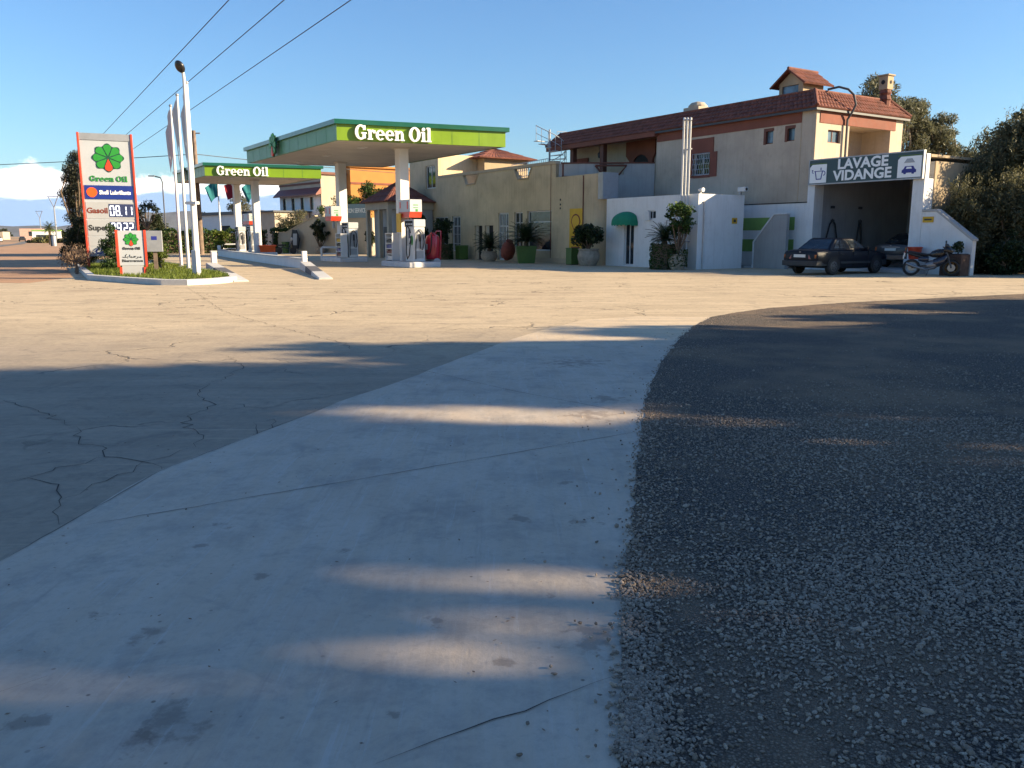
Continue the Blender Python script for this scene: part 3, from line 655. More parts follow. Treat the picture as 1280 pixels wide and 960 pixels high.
# diagonal terrace parapet between the shop and the gallery
dp = MB(O); P0, P1 = Vector((-37.3, 27.35, 0)), Vector((-34.45, 31.45, 0)); dr = (P1-P0).normalized(); nr = Vector((-dr.y, dr.x, 0))*-1
def dpt(s_, z, d): q = P0+dr*s_+nr*d; return (q.x, q.y, z)
L_ = (P1-P0).length
def dbox(m, s0, s1, z0, z1, d0, d1):
    vs = [dpt(s, z, d) for z in (z0, z1) for s, d in ((s0, d0), (s1, d0), (s1, d1), (s0, d1))]
    m.add(vs, [(0,3,2,1), (4,5,6,7), (0,1,5,4), (1,2,6,5), (2,3,7,6), (3,0,4,7)])
dbox(dp, -.35, L_*.40, .1, 5.32, 0, -.18); dbox(dp, L_*.67, L_, .1, 5.32, 0, -.18)
for zz, s0, s1 in ((.1, .40, .67),): dbox(dp, L_*s0, L_*s1, zz, 4.75, 0, -.18)
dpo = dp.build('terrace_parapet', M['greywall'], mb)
rl = MB(O); dbox(rl, -.05, L_, 5.32, 5.40, .03, -.21); dbox(rl, .02, .1, 4.4, 5.32, .03, -.0)
rl.tube([dpt(L_*.36, 5.22, .05), dpt(L_*.44, 4.76, .05), dpt(L_*.62, 4.76, .05), dpt(L_*.70, 5.22, .05), dpt(L_*.36, 5.22, .05)], .06, 6); dbox(rl, 0, L_*.3, 4.6, 4.68, .04, -.0); rl.build('handrail', M['brown'], dpo)
# roof: flat top with tiled skirt all round
rf = MB(O); E0, E1, F0, F1 = A0-.35, A1+.22, B0-.28, B1+.25; ze, zt = 6.97, 7.76; I = .72
tiles(rf, (E0, F0, ze), (E1, F0, ze), (E0+I, F0+I, zt), (E1-I, F0+I, zt), 84, 4)
tiles(rf, (E1, F0, ze), (E1, F1, ze), (E1-I, F0+I, zt), (E1-I, F1-I, zt), 30, 4)
tiles(rf, (E0, F1, ze), (E0, F0, ze), (E0+I, F1-I, zt), (E0+I, F0+I, zt), 30, 4)
tiles(rf, (E1, F1, ze), (E0, F1, ze), (E1-I, F1-I, zt), (E0+I, F1-I, zt), 60, 4)
rf.quad((E0+I, F0+I, zt-.02), (E1-I, F0+I, zt-.02), (E1-I, F1-I, zt-.02), (E0+I, F1-I, zt-.02)); rf.quad((E0, F0, ze-.02), (E0, F1, ze-.02), (E1, F1, ze-.02), (E1, F0, ze-.02))
for p, q in (((E1, F0, ze), (E1-I, F0+I, zt)), ((E0, F0, ze), (E0+I, F0+I, zt)), ((E1, F1, ze), (E1-I, F1-I, zt))):
    rf.tube([tuple(Vector(p).lerp(Vector(q), t)+Vector((0, 0, .06))) for t in (0, .5, 1)], .09, 8)
rf.tube([(E0+I, F0+I, zt+.04), (E1-I, F0+I, zt+.04)], .06, 8); rf.tube([(E1-I, F0+I, zt+.04), (E1-I, F1-I, zt+.04)], .06, 8)
roof = rf.build('roof', M['tile'], mb)
ev = MB(O); ev.box(E0+.02, E1-.02, F0+.02, F0+.10, 6.85, 6.97); ev.box(E1-.10, E1-.02, F0+.10, F1, 6.85, 6.97); ev.build('eave_board', M['iron'], roof)  # dark iron colour imitates the shaded underside of the eave
# small gabled lantern on the roof
ln = MB(O); cx_, yy0, yy1 = -26.85, 32.85, 34.3
ln.wallgrid('f', yy0, cx_-.68, cx_+.68, 7.8, 8.5, [(cx_-.52, cx_+.42, 8.02, 8.38)], .12); ln.wallgrid('s', cx_+.68, yy0, yy1, 7.8, 8.5)
ln.quad((cx_-.68, yy0, 7.8), (cx_-.68, yy0, 8.5), (cx_-.68, yy1, 8.5), (cx_-.68, yy1, 7.8)); ln.quad((cx_-.68, yy0, 8.5), (cx_+.68, yy0, 8.5), (cx_, yy0, 9.0)); ln.quad((cx_-.68, yy1, 7.8), (cx_-.68, yy1, 8.5), (cx_, yy1, 9.0), (cx_+.68, yy1, 8.5), (cx_+.68, yy1, 7.8))
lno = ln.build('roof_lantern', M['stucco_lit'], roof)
lt_ = MB(O); tiles(lt_, (cx_+1.0, yy0-.25, 8.34), (cx_+1.0, yy1+.35, 8.34), (cx_, yy0-.25, 9.08), (cx_, yy1+.35, 9.08), 8, 3); tiles(lt_, (cx_-1.0, yy1+.35, 8.34), (cx_-1.0, yy0-.25, 8.34), (cx_, yy1+.35, 9.08), (cx_, yy0-.25, 9.08), 8, 3)
lt_.tube([(cx_, yy0-.28, 9.12), (cx_, yy1+.38, 9.12)], .07, 8); lt_.tube([(cx_-1.0, yy0-.27, 8.33), (cx_, yy0-.27, 9.07), (cx_+1.0, yy0-.27, 8.33)], .05, 6); lt_.build('lantern_roof', M['tile'], lno)
wp = MB(O); wp.box(cx_-.52, cx_+.42, yy0+.09, yy0+.11, 8.02, 8.38); wp.build('lantern_window', M['glassb'], lno)
# chimney
ch = MB(O); c0 = (-24.75, 37.0); ch.lathe([(.25, 7.2), (.25, 7.75), (.29, 7.8), (.22, 8.0), (.28, 8.1), (.22, 8.25)], (*c0, 0), 10); cho = ch.build('chimney', M['tile'], roof)
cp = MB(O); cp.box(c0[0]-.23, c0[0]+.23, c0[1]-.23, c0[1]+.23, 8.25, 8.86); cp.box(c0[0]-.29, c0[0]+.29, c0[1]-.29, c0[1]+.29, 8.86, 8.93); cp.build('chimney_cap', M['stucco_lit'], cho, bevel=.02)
hl = MB(O)
for k_ in (0,): hl.lathe([(.10, -.25), (.10, -.225)], (c0[0], c0[1], 8.58), 12, 'y'); hl.lathe([(.08, .225), (.08, .25)], (c0[0], c0[1]+.02, 8.58), 12, 'x')
hl.each('smoke_hole', M['dark'], cho)
# water tank bump on the flat roof
tk = MB(O); tk.box(-33.6, -32.5, 32.6, 33.6, 7.85, 8.15); tk.lathe([(.5, 0), (.5, .1), (.35, .25), (.05, .32)], (-33.05, 33.1, 8.15), 14); tk.build('roof_vent', M['creamwall'], roof)
# drain line and cable on the gable end
dn = MB(O); dn.tube([(A1+.12, 33.5, 4.6), (A1+.12, 33.5, 6.6), (A1+.30, 33.55, 6.9), (A1+.42, 33.6, 7.2), (A1+.36, 33.5, 7.62), (A1+.2, 33.3, 7.86), (A1-.1, 33.05, 7.98), (A1-.5, 32.8, 7.9)], .05, 8); dn.build('drain_hose', M['iron'], mb)
dn = MB(O); dn.box(-25.06, -25.03, B0-.012, B0+.01, 2.98, 6.4); dn.tube([(A1+.01, B0-.01, 0), (A1+.01, B0-.01, 6.9)], .02, 5); dn.build('corner_bead', M['trim'], mb)
# white closed panel in gable recess
wp = MB(O); wp.box(A1-1.5, A1-1.44, 34.3, 35.7, 4.76, 5.75); wp.build('balcony_panel', M['creamwall'], mb)
rb = MB(O); rb.box(A0-.6, -43.0, B0+.2, B0+2.6, 6.97, 7.1); rb.build('roof_slab', M['terra'], mb)

# ---------------------------------------------------------------- wash bay
O = (-21.7, 34.5, 0)
wb = thingg('wash_bay', 'open white car wash bay with grey interior attached to the beige building', 'wash bay', -21.7, 34.5)
L0, L1, R0, R1, BB = -24.42, -24.06, -19.5, -19.02, 38.5
w = MB(O); w.box(L0+.55, L1+.02, B0+.02, BB, 0, 4.62) if False else None
w.box(L0, L1, B0-.12, B0+.5, 0, 3.68); w.box(R0, R1, B0-.12, B0+.5, 0, 3.68); w.each('pillar', M['whitewall'], wb)
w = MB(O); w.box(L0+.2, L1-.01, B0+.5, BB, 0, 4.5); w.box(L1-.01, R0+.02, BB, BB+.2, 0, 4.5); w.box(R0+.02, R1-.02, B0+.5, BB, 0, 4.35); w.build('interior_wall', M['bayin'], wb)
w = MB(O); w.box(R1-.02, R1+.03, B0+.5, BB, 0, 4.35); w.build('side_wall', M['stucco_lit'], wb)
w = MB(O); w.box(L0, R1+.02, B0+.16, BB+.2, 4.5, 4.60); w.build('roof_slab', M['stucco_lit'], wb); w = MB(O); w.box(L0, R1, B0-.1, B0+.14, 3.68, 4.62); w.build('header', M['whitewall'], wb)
w = MB(O); w.box(L1-.01, R0+.02, B0-.05, BB, 0, .12); w.build('floor_slab', M['concrete'], wb)
# sign board over the bay
sg = thingg('wash_sign', 'wide dark sign board with white lettering over the wash bay', 'sign', -21.7, B0-.2)
O2 = (-21.7, B0-.2, 0); b = MB(O2); b.box(-24.3, -19.08, B0-.24, B0-.13, 3.70, 4.72); b.build('board', M['slate'], sg)
b = MB(O2); 
for z in (3.68, 4.72): b.box(-24.33, -19.05, B0-.26, B0-.12, z-.02, z+.03)
for a in (-24.33, -19.09): b.box(a, a+.04, B0-.26, B0-.12, 3.71, 4.70)
b.build('sign_frame', M['steelg'], sg)
txt('lettering', 'LAVAGE', .57, M['letter'], sg, (-.02, -.05, 4.27), bold=.018, width=2.32)
txt('lettering', 'VIDANGE', .57, M['letter'], sg, (-.02, -.05, 3.80), bold=.018, width=2.72)
for a0, a1, top in ((-24.27, -23.42, 4.52), (-20.12, -19.13, 4.55)):
    b = MB(O2); b.prism([(a0, 3.74), (a1, 3.74), (a1, top), (a0+.12, top), (a0, top-.12)], 'y', B0-.252, B0-.236); lpn = b.build('pictogram_panel', M['letter'], sg)
    b = MB(O2); b.box(a0, a1, B0-.25, B0-.237, top+.003, top+.05); b.build('panel_edge', M['limegreen'], lpn)
    y0, y1 = B0-.262, B0-.253; b = MB(O2)
    if a0 < -22:
        b.prism([(-24.0, 4.22), (-23.96, 4.22), (-23.90, 3.92), (-23.70, 3.92), (-23.64, 4.22), (-23.60, 4.22), (-23.67, 3.88), (-23.93, 3.88)], 'y', y0, y1); b.box(-24.03, -23.57, y0, y1, 4.222, 4.25)
        b.arc(-23.56, 4.14, (.09, .10), (.06, .07), -100, 100, y0, y1, 10); b.arc(-24.08, 4.22, (.07, .07), (.045, .045), 100, 280, y0, y1, 8); b.box(-24.16, -24.1, y0, y1, 4.26, 4.3); b.box(-23.72, -23.68, y0, y1, 4.27, 4.38)
    else:
        b.prism([(-19.93, 3.92), (-19.93, 4.02), (-19.86, 4.07), (-19.80, 4.17), (-19.46, 4.17), (-19.40, 4.07), (-19.33, 4.02), (-19.33, 3.92), (-19.40, 3.92), (-19.42, 3.87), (-19.50, 3.87), (-19.52, 3.92), (-19.74, 3.92), (-19.76, 3.87), (-19.84, 3.87), (-19.86, 3.92)], 'y', y0, y1)
        lg_ = MB(O2); lg_.prism([(-19.76, 4.07), (-19.72, 4.14), (-19.54, 4.14), (-19.50, 4.07)], 'y', y0-.003, y0-.001); lg_.build('pictogram_window', M['letter'], lpn)
        f = MB(O2); f.prism([(-19.86, 4.30), (-19.74, 4.46), (-19.52, 4.46), (-19.40, 4.30)], 'y', y0, y1); f.build('pictogram', M['signg'], lpn)
    b.build('pictogram', M['navy'], lpn)
# low sloped wall right of the bay
O2 = (-18.0, B0, 0); t = thingg('sloped_wall', 'white low wall with slanted end between wash bay and dark bushes', 'wall', -18.0, B0)
b = MB(O2); b.prism([(R1+.0, 0), (-16.95, 0), (-16.95, 1.28), (-18.45, 2.4), (R1, 2.4)], 'y', B0-.1, B0+.15); b.build('wall', M['whitewall'], t)
b = MB(O2); b.prism([(-16.9, 1.28), (-16.9, 1.36), (-18.43, 2.49), (R1, 2.49), (R1, 2.405), (-18.45, 2.405), (-16.95, 1.285)], 'y', B0-.14, B0+.19); b.build('coping', M['greywall'], t)
pq = tag(MB((0, 0, 0)).box(-.22, .22, -.012, .012, -.11, .11).build('notice_plate', M['yellow'], None), 'small yellow notice plate on the slanted white wall by the wash bay', 'notice'); pq.location = (*gl(-18.75, B0-.115), 2.1); pq.rotation_euler = (0, 0, RZ)
ik = MB().box(-.15, .15, -.016, -.013, -.03, .03); ik.build('print', M['ink'], pq)
# wash hoses on the bay wall
for i, (b_, lab) in enumerate(((32.6, 'black looped wash hose hanging nearest the bay entrance'), (34.6, 'black narrow wash hose hanging deeper inside the bay'))):
    h = thingg('wash_hose', lab, 'hose', L1+.06, b_, .12, 'hoses inside the wash bay'); h.scale = (1, 1, 1.38)
    sp_ = .55 if i == 0 else .22
    m_ = MB(); m_.tube([(.05, -sp_*.9, .25), (.06, -sp_*.7, .9), (.06, -sp_*.35, 1.35), (.06, 0, 1.5), (.06, sp_*.35, 1.35), (.06, sp_*.7, .85), (.05, sp_*.95, .15)], .035, 7); m_.build('hose', M['black'], h, smooth=40)
    m_ = MB(); m_.box(0, .12, -.05, .05, 1.42, 1.5); m_.box(0, .05, -.12, .12, 1.86, 1.94); m_.each('hook', M['iron'], h)

# ---------------------------------------------------------------- white annex with shop door and stair enclosure
O = (-29.9, 29.3, 0)
an = thingg('white_annex', 'low white annex with narrow glass door in front of the beige building', 'building', -29.9, 29.3)
w = MB(O); zt = 3.3
w.wallgrid('f', 27.0, -33.0, -26.7, 0, zt, [(-31.62, -30.9, .06, 2.2), (-29.95, -29.4, 2.25, 2.66)], .18)
w.quad((-26.7, 27, 0), (-26.7, 29.9, 0), (-26.7, 29.9, zt), (-26.7, 27, zt)); w.quad((-33, 27, 0), (-33, 27, zt), (-33, 31.4, zt), (-33, 31.4, 0)); w.quad((-26.7, 29.9, 0), (-28.6, 29.9, 0), (-28.6, 29.9, zt), (-26.7, 29.9, zt)); w.quad((-28.6, 29.9, 0), (-28.6, 31.4, 0), (-28.6, 31.4, zt), (-28.6, 29.9, zt)); w.quad((-28.6, 31.4, 0), (-33, 31.4, 0), (-33, 31.4, zt), (-28.6, 31.4, zt))
w.quad((-33, 27, zt), (-26.7, 27, zt), (-26.7, 29.9, zt), (-28.6, 29.9, zt), (-28.6, 31.4, zt), (-33, 31.4, zt)); w.build('wall', M['whitewall'], an)
window(an, O, 'f', 27.0, -31.62, -30.9, .06, 2.2, M['steelw'], 2, 0, .12, .07, name='door'); window(an, O, 'f', 27.0, -29.95, -29.4, 2.25, 2.66, M['steelw'], 2, 0, .1, .05)
ac = MB(O); ac.box(-30.0, -29.72, 26.86, 26.995, 2.2, 2.6); ac.build('vent_box', M['steelw'], an, bevel=.01)
dr_ = MB(O); dr_.tube([(-26.64, 27.35, .05), (-26.64, 27.35, 2.85), (-26.66, 27.3, 2.98)], .045, 8); dr_.build('drain_pipe', M['steelw'], an)
aw = MB(O); na = 10; prof = [(math.sin(R(9*i))*.62, math.cos(R(9*i))*.52) for i in range(na+1)]
for seg in range(14):
    a0, a1 = -32.28+1.66*seg/14, -32.28+1.66*(seg+1)/14; k0 = math.sin(math.pi*min(1, max(.0, seg/14)))**.35 if seg else .0; k1 = math.sin(math.pi*(seg+1)/14)**.35 if seg < 13 else 0.
    for i in range(na):
        (p, q), (r_, s_) = prof[i], prof[i+1]; aw.quad((a0, 26.99-p*k0, 2.12+q*k0), (a1, 26.99-p*k1, 2.12+q*k1), (a1, 26.99-r_*k1, 2.12+s_*k1), (a0, 26.99-r_*k0, 2.12+s_*k0))
for seg in range(14):
    a0, a1 = -32.28+1.66*seg/14, -32.28+1.66*(seg+1)/14; k0 = math.sin(math.pi*seg/14)**.35 if seg else 0; k1 = math.sin(math.pi*(seg+1)/14)**.35 if seg < 13 else 0; z = 2.0-.04*(seg % 2)
    aw.quad((a0, 26.985-.62*k0, 2.12), (a1, 26.985-.62*k1, 2.12), (a1, 26.985-.62*k1, z), (a0, 26.985-.62*k0, z))
awo = aw.build('door_awning', M['awning'], an, smooth=30)
sx_ = MB(O); sx_.box(-33.6, -33.22, 26.9, 27.9, 3.31, 4.62); sx_.build('corner_pier', M['steelg'], an)
# pipes, camera, sign plate
for i in range(3):
    a = -27.62+.2*i; p_ = thingg('vent_pipe', ['leftmost', 'middle', 'rightmost'][i]+' of the three tall pale vent pipes against the white annex', 'pipe', a, 26.86, 0, 'vent pipes of the tanks')
    m_ = MB(); z1 = 6.52-.02*i; m_.tube([(0, 0, .85), (0, 0, z1-.15), (.02, -.02, z1-.04), (.06, -.05, z1+.02), (.11, -.09, z1+.01), (.14, -.12, z1-.08)], .048, 9); m_.build('pipe', M['steelw'], p_, smooth=40)
    m_ = MB(); 
    for z in (1.2, 2.6): m_.box(-.07, .07, -.06, .14, z, z+.05)
    if i == 1: m_.box(-.27, .27, .04, .07, 5.2, 5.25)
    m_.each('pipe_clamp', M['steelg'], p_)
cc = thingg('security_camera', 'white security camera on the far top corner of the white annex', 'camera', -26.6, 29.5, 3.3)
m_ = MB(); m_.box(-.05, .05, -.05, .05, 0, .14); m_.build('bracket', M['steelg'], cc); m_ = MB(); m_.box(-.09, .35, -.1, .1, .14, .34); m_.build('camera_housing', M['steelw'], cc, bevel=.02); m_ = MB(); m_.lathe([(.07, .352), (.06, .37)], (0, 0, .24), 10, 'x'); m_.build('lens', M['dark'], cc)
cc = thingg('floodlight', 'small white lamp head on the near top corner of the white annex', 'lamp', -26.75, 27.15, 3.3); m_ = MB(); m_.box(-.03, .03, -.03, .03, 0, .1); m_.build('bracket', M['steelg'], cc); m_ = MB(); m_.lathe([(.05, -.1), (.09, .08), (.10, .16)], (0, 0, .16), 12, 'x'); m_.build('lamp_head', M['steelw'], cc, smooth=40)
pq = tag(MB().box(-.012, .012, -.16, .16, -.13, .13).build('notice_plate', M['yellow'], None), 'small square yellow notice plate on the side wall of white annex', 'notice'); pq.location = (*gl(-26.685, 29.3), 2.15); pq.rotation_euler = (0, 0, RZ); MB().box(.013, .016, -.08, .08, -.06, .06).build('print', M['ink'], pq)
O = (-26.5, 30.9, 0); st = thingg('stair_enclosure', 'white stair parapet with slanted top and green striped wall behind', 'stairs', -26.5, 30.9)
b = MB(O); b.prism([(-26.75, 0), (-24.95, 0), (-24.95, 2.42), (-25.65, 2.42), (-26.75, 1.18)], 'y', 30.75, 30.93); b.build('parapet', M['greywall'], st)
b = MB(O); b.prism([(-26.8, 1.1), (-26.8, 1.22), (-25.68, 2.5), (-24.95, 2.5), (-24.95, 2.425), (-25.65, 2.425), (-26.745, 1.18), (-26.745, 0), (-26.8, 0)], 'y', 30.70, 30.97); b.build('coping', M['whitewall'], st)
for z0, z1 in ((1.74, 2.32), (.75, 1.32)):
    b = MB(O); b.box(-28.58, -25.1, B0-.04, B0-.027, z0, z1); b.build('green_stripe', M['stripe'], st)
b = MB(O); b.box(-28.5, -26.8, 30.2, 31.4, .0, .1); b.build('step', M['greywall'], st)

# ---------------------------------------------------------------- shop with ochre front
O = (-44, 29, 0)
sh = thingg('shop_building', 'ochre shop front with parapet notches and shaded windows behind the pumps', 'building', -44, 29)
w = MB(O); fp = 27.0
shw = [(-40.13, -37.75, .66, 2.88), (-41.5, -40.6, .66, 2.85), (-43.25, -42.1, .06, 2.85), (-46.1, -45.15, .0, 2.12), (-44.85, -43.85, .0, 2.12), (-49.05, -47.9, .5, 2.75), (-51.65, -49.6, .9, 2.75)]
w.wallgrid('f', fp, -55.2, -37.38, 0, 4.62, shw, .2)
w.wallgrid('f', fp-.02, -55.2, -50.85, 4.62, 6.9, [(-52.72, -51.25, 4.69, 6.22)], .2)
w.quad((-50.85, fp-.02, 4.62), (-50.85, 30, 4.62), (-50.85, 30, 6.9), (-50.85, fp-.02, 6.9)); w.quad((-55.2, fp-.02, 6.9), (-50.85, fp-.02, 6.9), (-50.85, 30, 6.9), (-55.2, 30, 6.9)); w.quad((-55.2, fp-.02, 0), (-55.2, fp-.02, 6.9), (-55.2, 30, 6.9), (-55.2, 30, 0)); w.quad((-55.2, 30, 0), (-55.2, 30, 6.9), (-50.85, 30, 6.9), (-50.85, 30, 0))
for a0, a1, a2, a3 in ((-50.85, -50.85, -47.5, -47.1), (-45.6, -46.0, -41.5, -41.1), (-39.7, -40.05, -37.38, -37.38)):
    w.prism([(a0, 5.298), (a1, 4.68), (a1, 4.62), (a3, 4.62), (a3, 4.68), (a2, 5.298)], 'y', fp, fp+.2)
w.box(-47.1, -46.0, fp, fp+.2, 4.62, 4.68); w.box(-41.1, -40.05, fp, fp+.2, 4.62, 4.68)
# lower right end with rounded corner
cor = [(-37.38, 27.0), (-34.3, 27.0)]+[(-34.3+.9*math.sin(R(t)), 27.9-.9*math.cos(R(t))) for t in range(10, 91, 10)]+[(-36.0, 29.1)]
for (x0, y0), (x1, y1) in zip(cor[:-1], cor[1:]): w.quad((x0, y0, 0), (x1, y1, 0), (x1, y1, 4.6), (x0, y0, 4.6))
w.add([(x, y, 4.6) for x, y in cor]+[(-37.38, 29.1, 4.6)], [tuple(range(len(cor)+1))])
w.quad((-50.85, fp+.2, 4.4), (-37.38, fp+.2, 4.4), (-37.38, 31.4, 4.4), (-50.85, 31.4, 4.4)); w.quad((-37.38, fp+.0, 4.6), (-37.38, fp+.0, 5.38), (-37.38, fp+.2, 5.38), (-37.38, fp+.2, 4.6))
w.build('wall', M['shopwall'], sh, smooth=35)
cp = MB(O)
cp.box(-50.83, -37.34, fp-.04, fp+.24, 5.30, 5.47)
for a0, a1, b0, b1 in ((-47.52, -47.1, -45.58, -46.0), (-41.52, -41.1, -39.68, -40.05)): cp.tube([(a0, fp-.01, 5.31), (a1, fp-.01, 4.7), (b1, fp-.01, 4.7), (b0, fp-.01, 5.31)], .055, 6)
cp.build('parapet_coping', M['trim'], sh)
sb = MB(O); sb.box(-37.83, -37.80, fp-.02, fp+.01, 0, 5.3); sb.tube([(-34.9, fp-.03, .1), (-34.9, fp-.03, 4.55)], .03, 6); sb.each('drain_line', M['brown'], sh)
sk = MB(O); sk.box(-55.2, -51.7, fp-.04, fp+.01, 0, .35); sk.box(-49.55, -46.12, fp-.04, fp+.01, 0, .28); sk.box(-43.8, -43.27, fp-.04, fp+.01, 0, .28); sk.box(-42.05, -34.9, fp-.04, fp+.01, 0, .28); sk.each('skirting', M['trim'], sh)
window(sh, O, 'f', fp, *shw[0], M['steelw'], 1, 1, .15, .07); window(sh, O, 'f', fp, *shw[1], M['steelw'], 2, 1, .15, .06); window(sh, O, 'f', fp, *shw[2], M['steelw'], 3, 1, .13, .09, name='glazed_door')
window(sh, O, 'f', fp, *shw[5], M['steelw'], 2, 1, .15, .07); window(sh, O, 'f', fp, *shw[6], M['steelw'], 3, 1, .15, .07); window(sh, O, 'f', fp-.02, -52.72, -51.25, 4.69, 6.22, M['steelw'], 2, 0, .16, .07)
for h in shw[3:5]:
    d = MB(O); d.box(h[0]+.02, h[1]-.02, fp+.14, fp+.18, h[2], h[3]); do = d.build('open_doorway', M['dark'], sh); d = MB(O); d.box(h[0]+.02, h[0]+.42, fp+.06, fp+.10, h[2]+.02, h[3]-.02); d.build('door_leaf', M['creamwall'], do)
for h in (shw[5], shw[2]):
    g = MB(O)
    for i in range(6): u = h[0]+.1+(h[1]-h[0]-.2)*i/5; g.tube([(u, fp+.04, h[2]+.08), (u, fp+.04, h[3]-.06)], .014, 5)
    for z in (h[2]+.5, h[2]+1.1, h[2]+1.6): g.tube([(h[0]+.04, fp+.04, z), (h[1]-.04, fp+.04, z)], .014, 5)
    g.build('security_bars', M['steelw'], sh)
pan = MB(O); pan.box(-36.05, -34.93, fp-.035, fp-.005, .6, 2.9); pano = pan.build('advert_panel', M['yellow'], sh)
pc = MB(O)   # scallop emblem outline
sc_ = [(-35.5+.40*math.cos(R(t))*(1.0 if abs(t-90) < 100 else .9), 2.22+.40*math.sin(R(t))) for t in range(-30, 211, 12)]+[(-35.66, 1.78), (-35.62, 1.66), (-35.38, 1.66), (-35.34, 1.78)]
pc.prism(sc_, 'y', fp-.042, fp-.036); pco = pc.build('emblem', M['terrapot'], pano)
si = [(-35.5+(x+35.5)*.82, 2.2+(z-2.2)*.82) for x, z in sc_]; pc = MB(O); pc.prism(si, 'y', fp-.05, fp-.043); pc.build('emblem_face', M['yellow'], pco)
pc = MB(O)
for z, l in ((1.42, .7), (1.28, .8), (1.12, .55), (.86, .75)): pc.box(-35.5-l/2, -35.5+l/2, fp-.041, fp-.036, z, z+.06)
pc.build('print_lines', M['maroon'], pano)
hs = MB(O)
for z in (3.35, 3.1, 2.9): hs.box(-36.95, -36.88, fp-.03, fp+.01, z, z+.1)
hs.each('wall_socket', M['iron'], sh)

# stair house with tiled roof behind the shop parapet
O = (-53, 33, 0); t = thingg('stair_house', 'small lit plastered roof house with red tiles behind the shop parapet', 'roof house', -50.9, 31.8, 4.3)
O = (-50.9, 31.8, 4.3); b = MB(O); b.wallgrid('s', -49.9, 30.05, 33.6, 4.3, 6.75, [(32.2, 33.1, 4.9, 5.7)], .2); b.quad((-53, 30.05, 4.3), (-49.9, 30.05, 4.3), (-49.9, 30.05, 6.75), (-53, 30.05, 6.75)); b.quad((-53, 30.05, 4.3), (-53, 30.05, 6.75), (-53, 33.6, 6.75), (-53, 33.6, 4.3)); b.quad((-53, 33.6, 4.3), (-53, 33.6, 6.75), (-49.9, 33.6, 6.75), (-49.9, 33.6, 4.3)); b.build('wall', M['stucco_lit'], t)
b = MB(O); cx_, cy_ = -51.45, 31.8
for e in (((-53.4, 29.4), (-49.4, 29.4)), ((-49.4, 29.4), (-49.4, 34.1)), ((-49.4, 34.1), (-53.4, 34.1)), ((-53.4, 34.1), (-53.4, 29.4))): tiles(b, (*e[0], 6.72), (*e[1], 6.72), (cx_, cy_, 7.55), (cx_+.01, cy_+.01, 7.55), 16, 3)
b.quad((-53.4, 29.4, 6.7), (-49.4, 29.4, 6.7), (-49.4, 34.1, 6.7), (-53.4, 34.1, 6.7)); b.build('tile_roof', M['tile'], t)
# terrace railings and spiral rails
def railing(name, lab, a0, b0, a1, b1, z, h, n_, loops=True):
    t = thingg(name, lab, 'railing', a0, b0, z); m_ = MB(); L = math.hypot(a1-a0, b1-b0); ux, uy = (a1-a0)/L, (b1-b0)/L
    for i in range(n_+1):
        s_ = L*i/n_; x, y = ux*s_, uy*s_; m_.tube([(x, y, 0), (x, y, h-.1)], .018, 5)
        if loops and i < n_: c = L*(i+.5)/n_; m_.tube([(ux*(c+.1*math.cos(q)), uy*(c+.1*math.cos(q)), h*.72+.1*math.sin(q)) for q in [k*math.pi/5 for k in range(11)]], .012, 4, False)
    m_.build('balusters', M['ironlight'], t)['kind'] = 'stuff'; m_ = MB()
    for z_ in (.08, h*.5, h-.1): m_.tube([(0, 0, z_), (ux*L, uy*L, z_)], .022, 5)
    m_.build('rails', M['ironlight'], t)
railing('roof_railing', 'pale scrollwork railing along the shop roof terrace edge', -48.5, 31.3, -43.2, 30.6, 4.4, 1.9, 18)
sp_ = thingg('spiral_stair', 'open metal spiral stair rising from shop terrace to the tiled roof', 'staircase', -43.6, 31.0, 4.4)
m_ = MB(); m_.tube([(0, 0, 0), (0, 0, 3.6)], .06, 8); m_.build('centre_post', M['ironlight'], sp_)
for i in range(13):
    q = R(200-i*24); z = .3+i*.21; c, s_ = math.cos(q), math.sin(q); m_ = MB(); m_.add([(.05*c, .05*s_, z), (1.1*math.cos(q-.18), 1.1*math.sin(q-.18), z), (1.1*math.cos(q+.18), 1.1*math.sin(q+.18), z), (.05*c, .05*s_, z+.04), (1.1*math.cos(q-.18), 1.1*math.sin(q-.18), z+.04), (1.1*math.cos(q+.18), 1.1*math.sin(q+.18), z+.04)], [(0, 2, 1), (3, 4, 5), (0, 1, 4, 3), (1, 2, 5, 4), (2, 0, 3, 5)])
    m_.tube([(1.05*c, 1.05*s_, z), (1.05*c, 1.05*s_, z+.95)], .018, 5); m_.build('tread', M['ironlight'], sp_)
m_ = MB(); m_.tube([(1.05*math.cos(R(200-i*8)), 1.05*math.sin(R(200-i*8)), 1.25+i*.07) for i in range(37)], .025, 6); m_.tube([(1.05*math.cos(R(200-i*8)), 1.05*math.sin(R(200-i*8)), .8+i*.07) for i in range(37)], .018, 6); m_.build('spiral_rail', M['ironlight'], sp_)
railing('roof_guard', 'curved topped metal guard rail standing on the left roof end', -44.2, 32.0, -43.5, 36.5, 7.1, 1.0, 9, False)
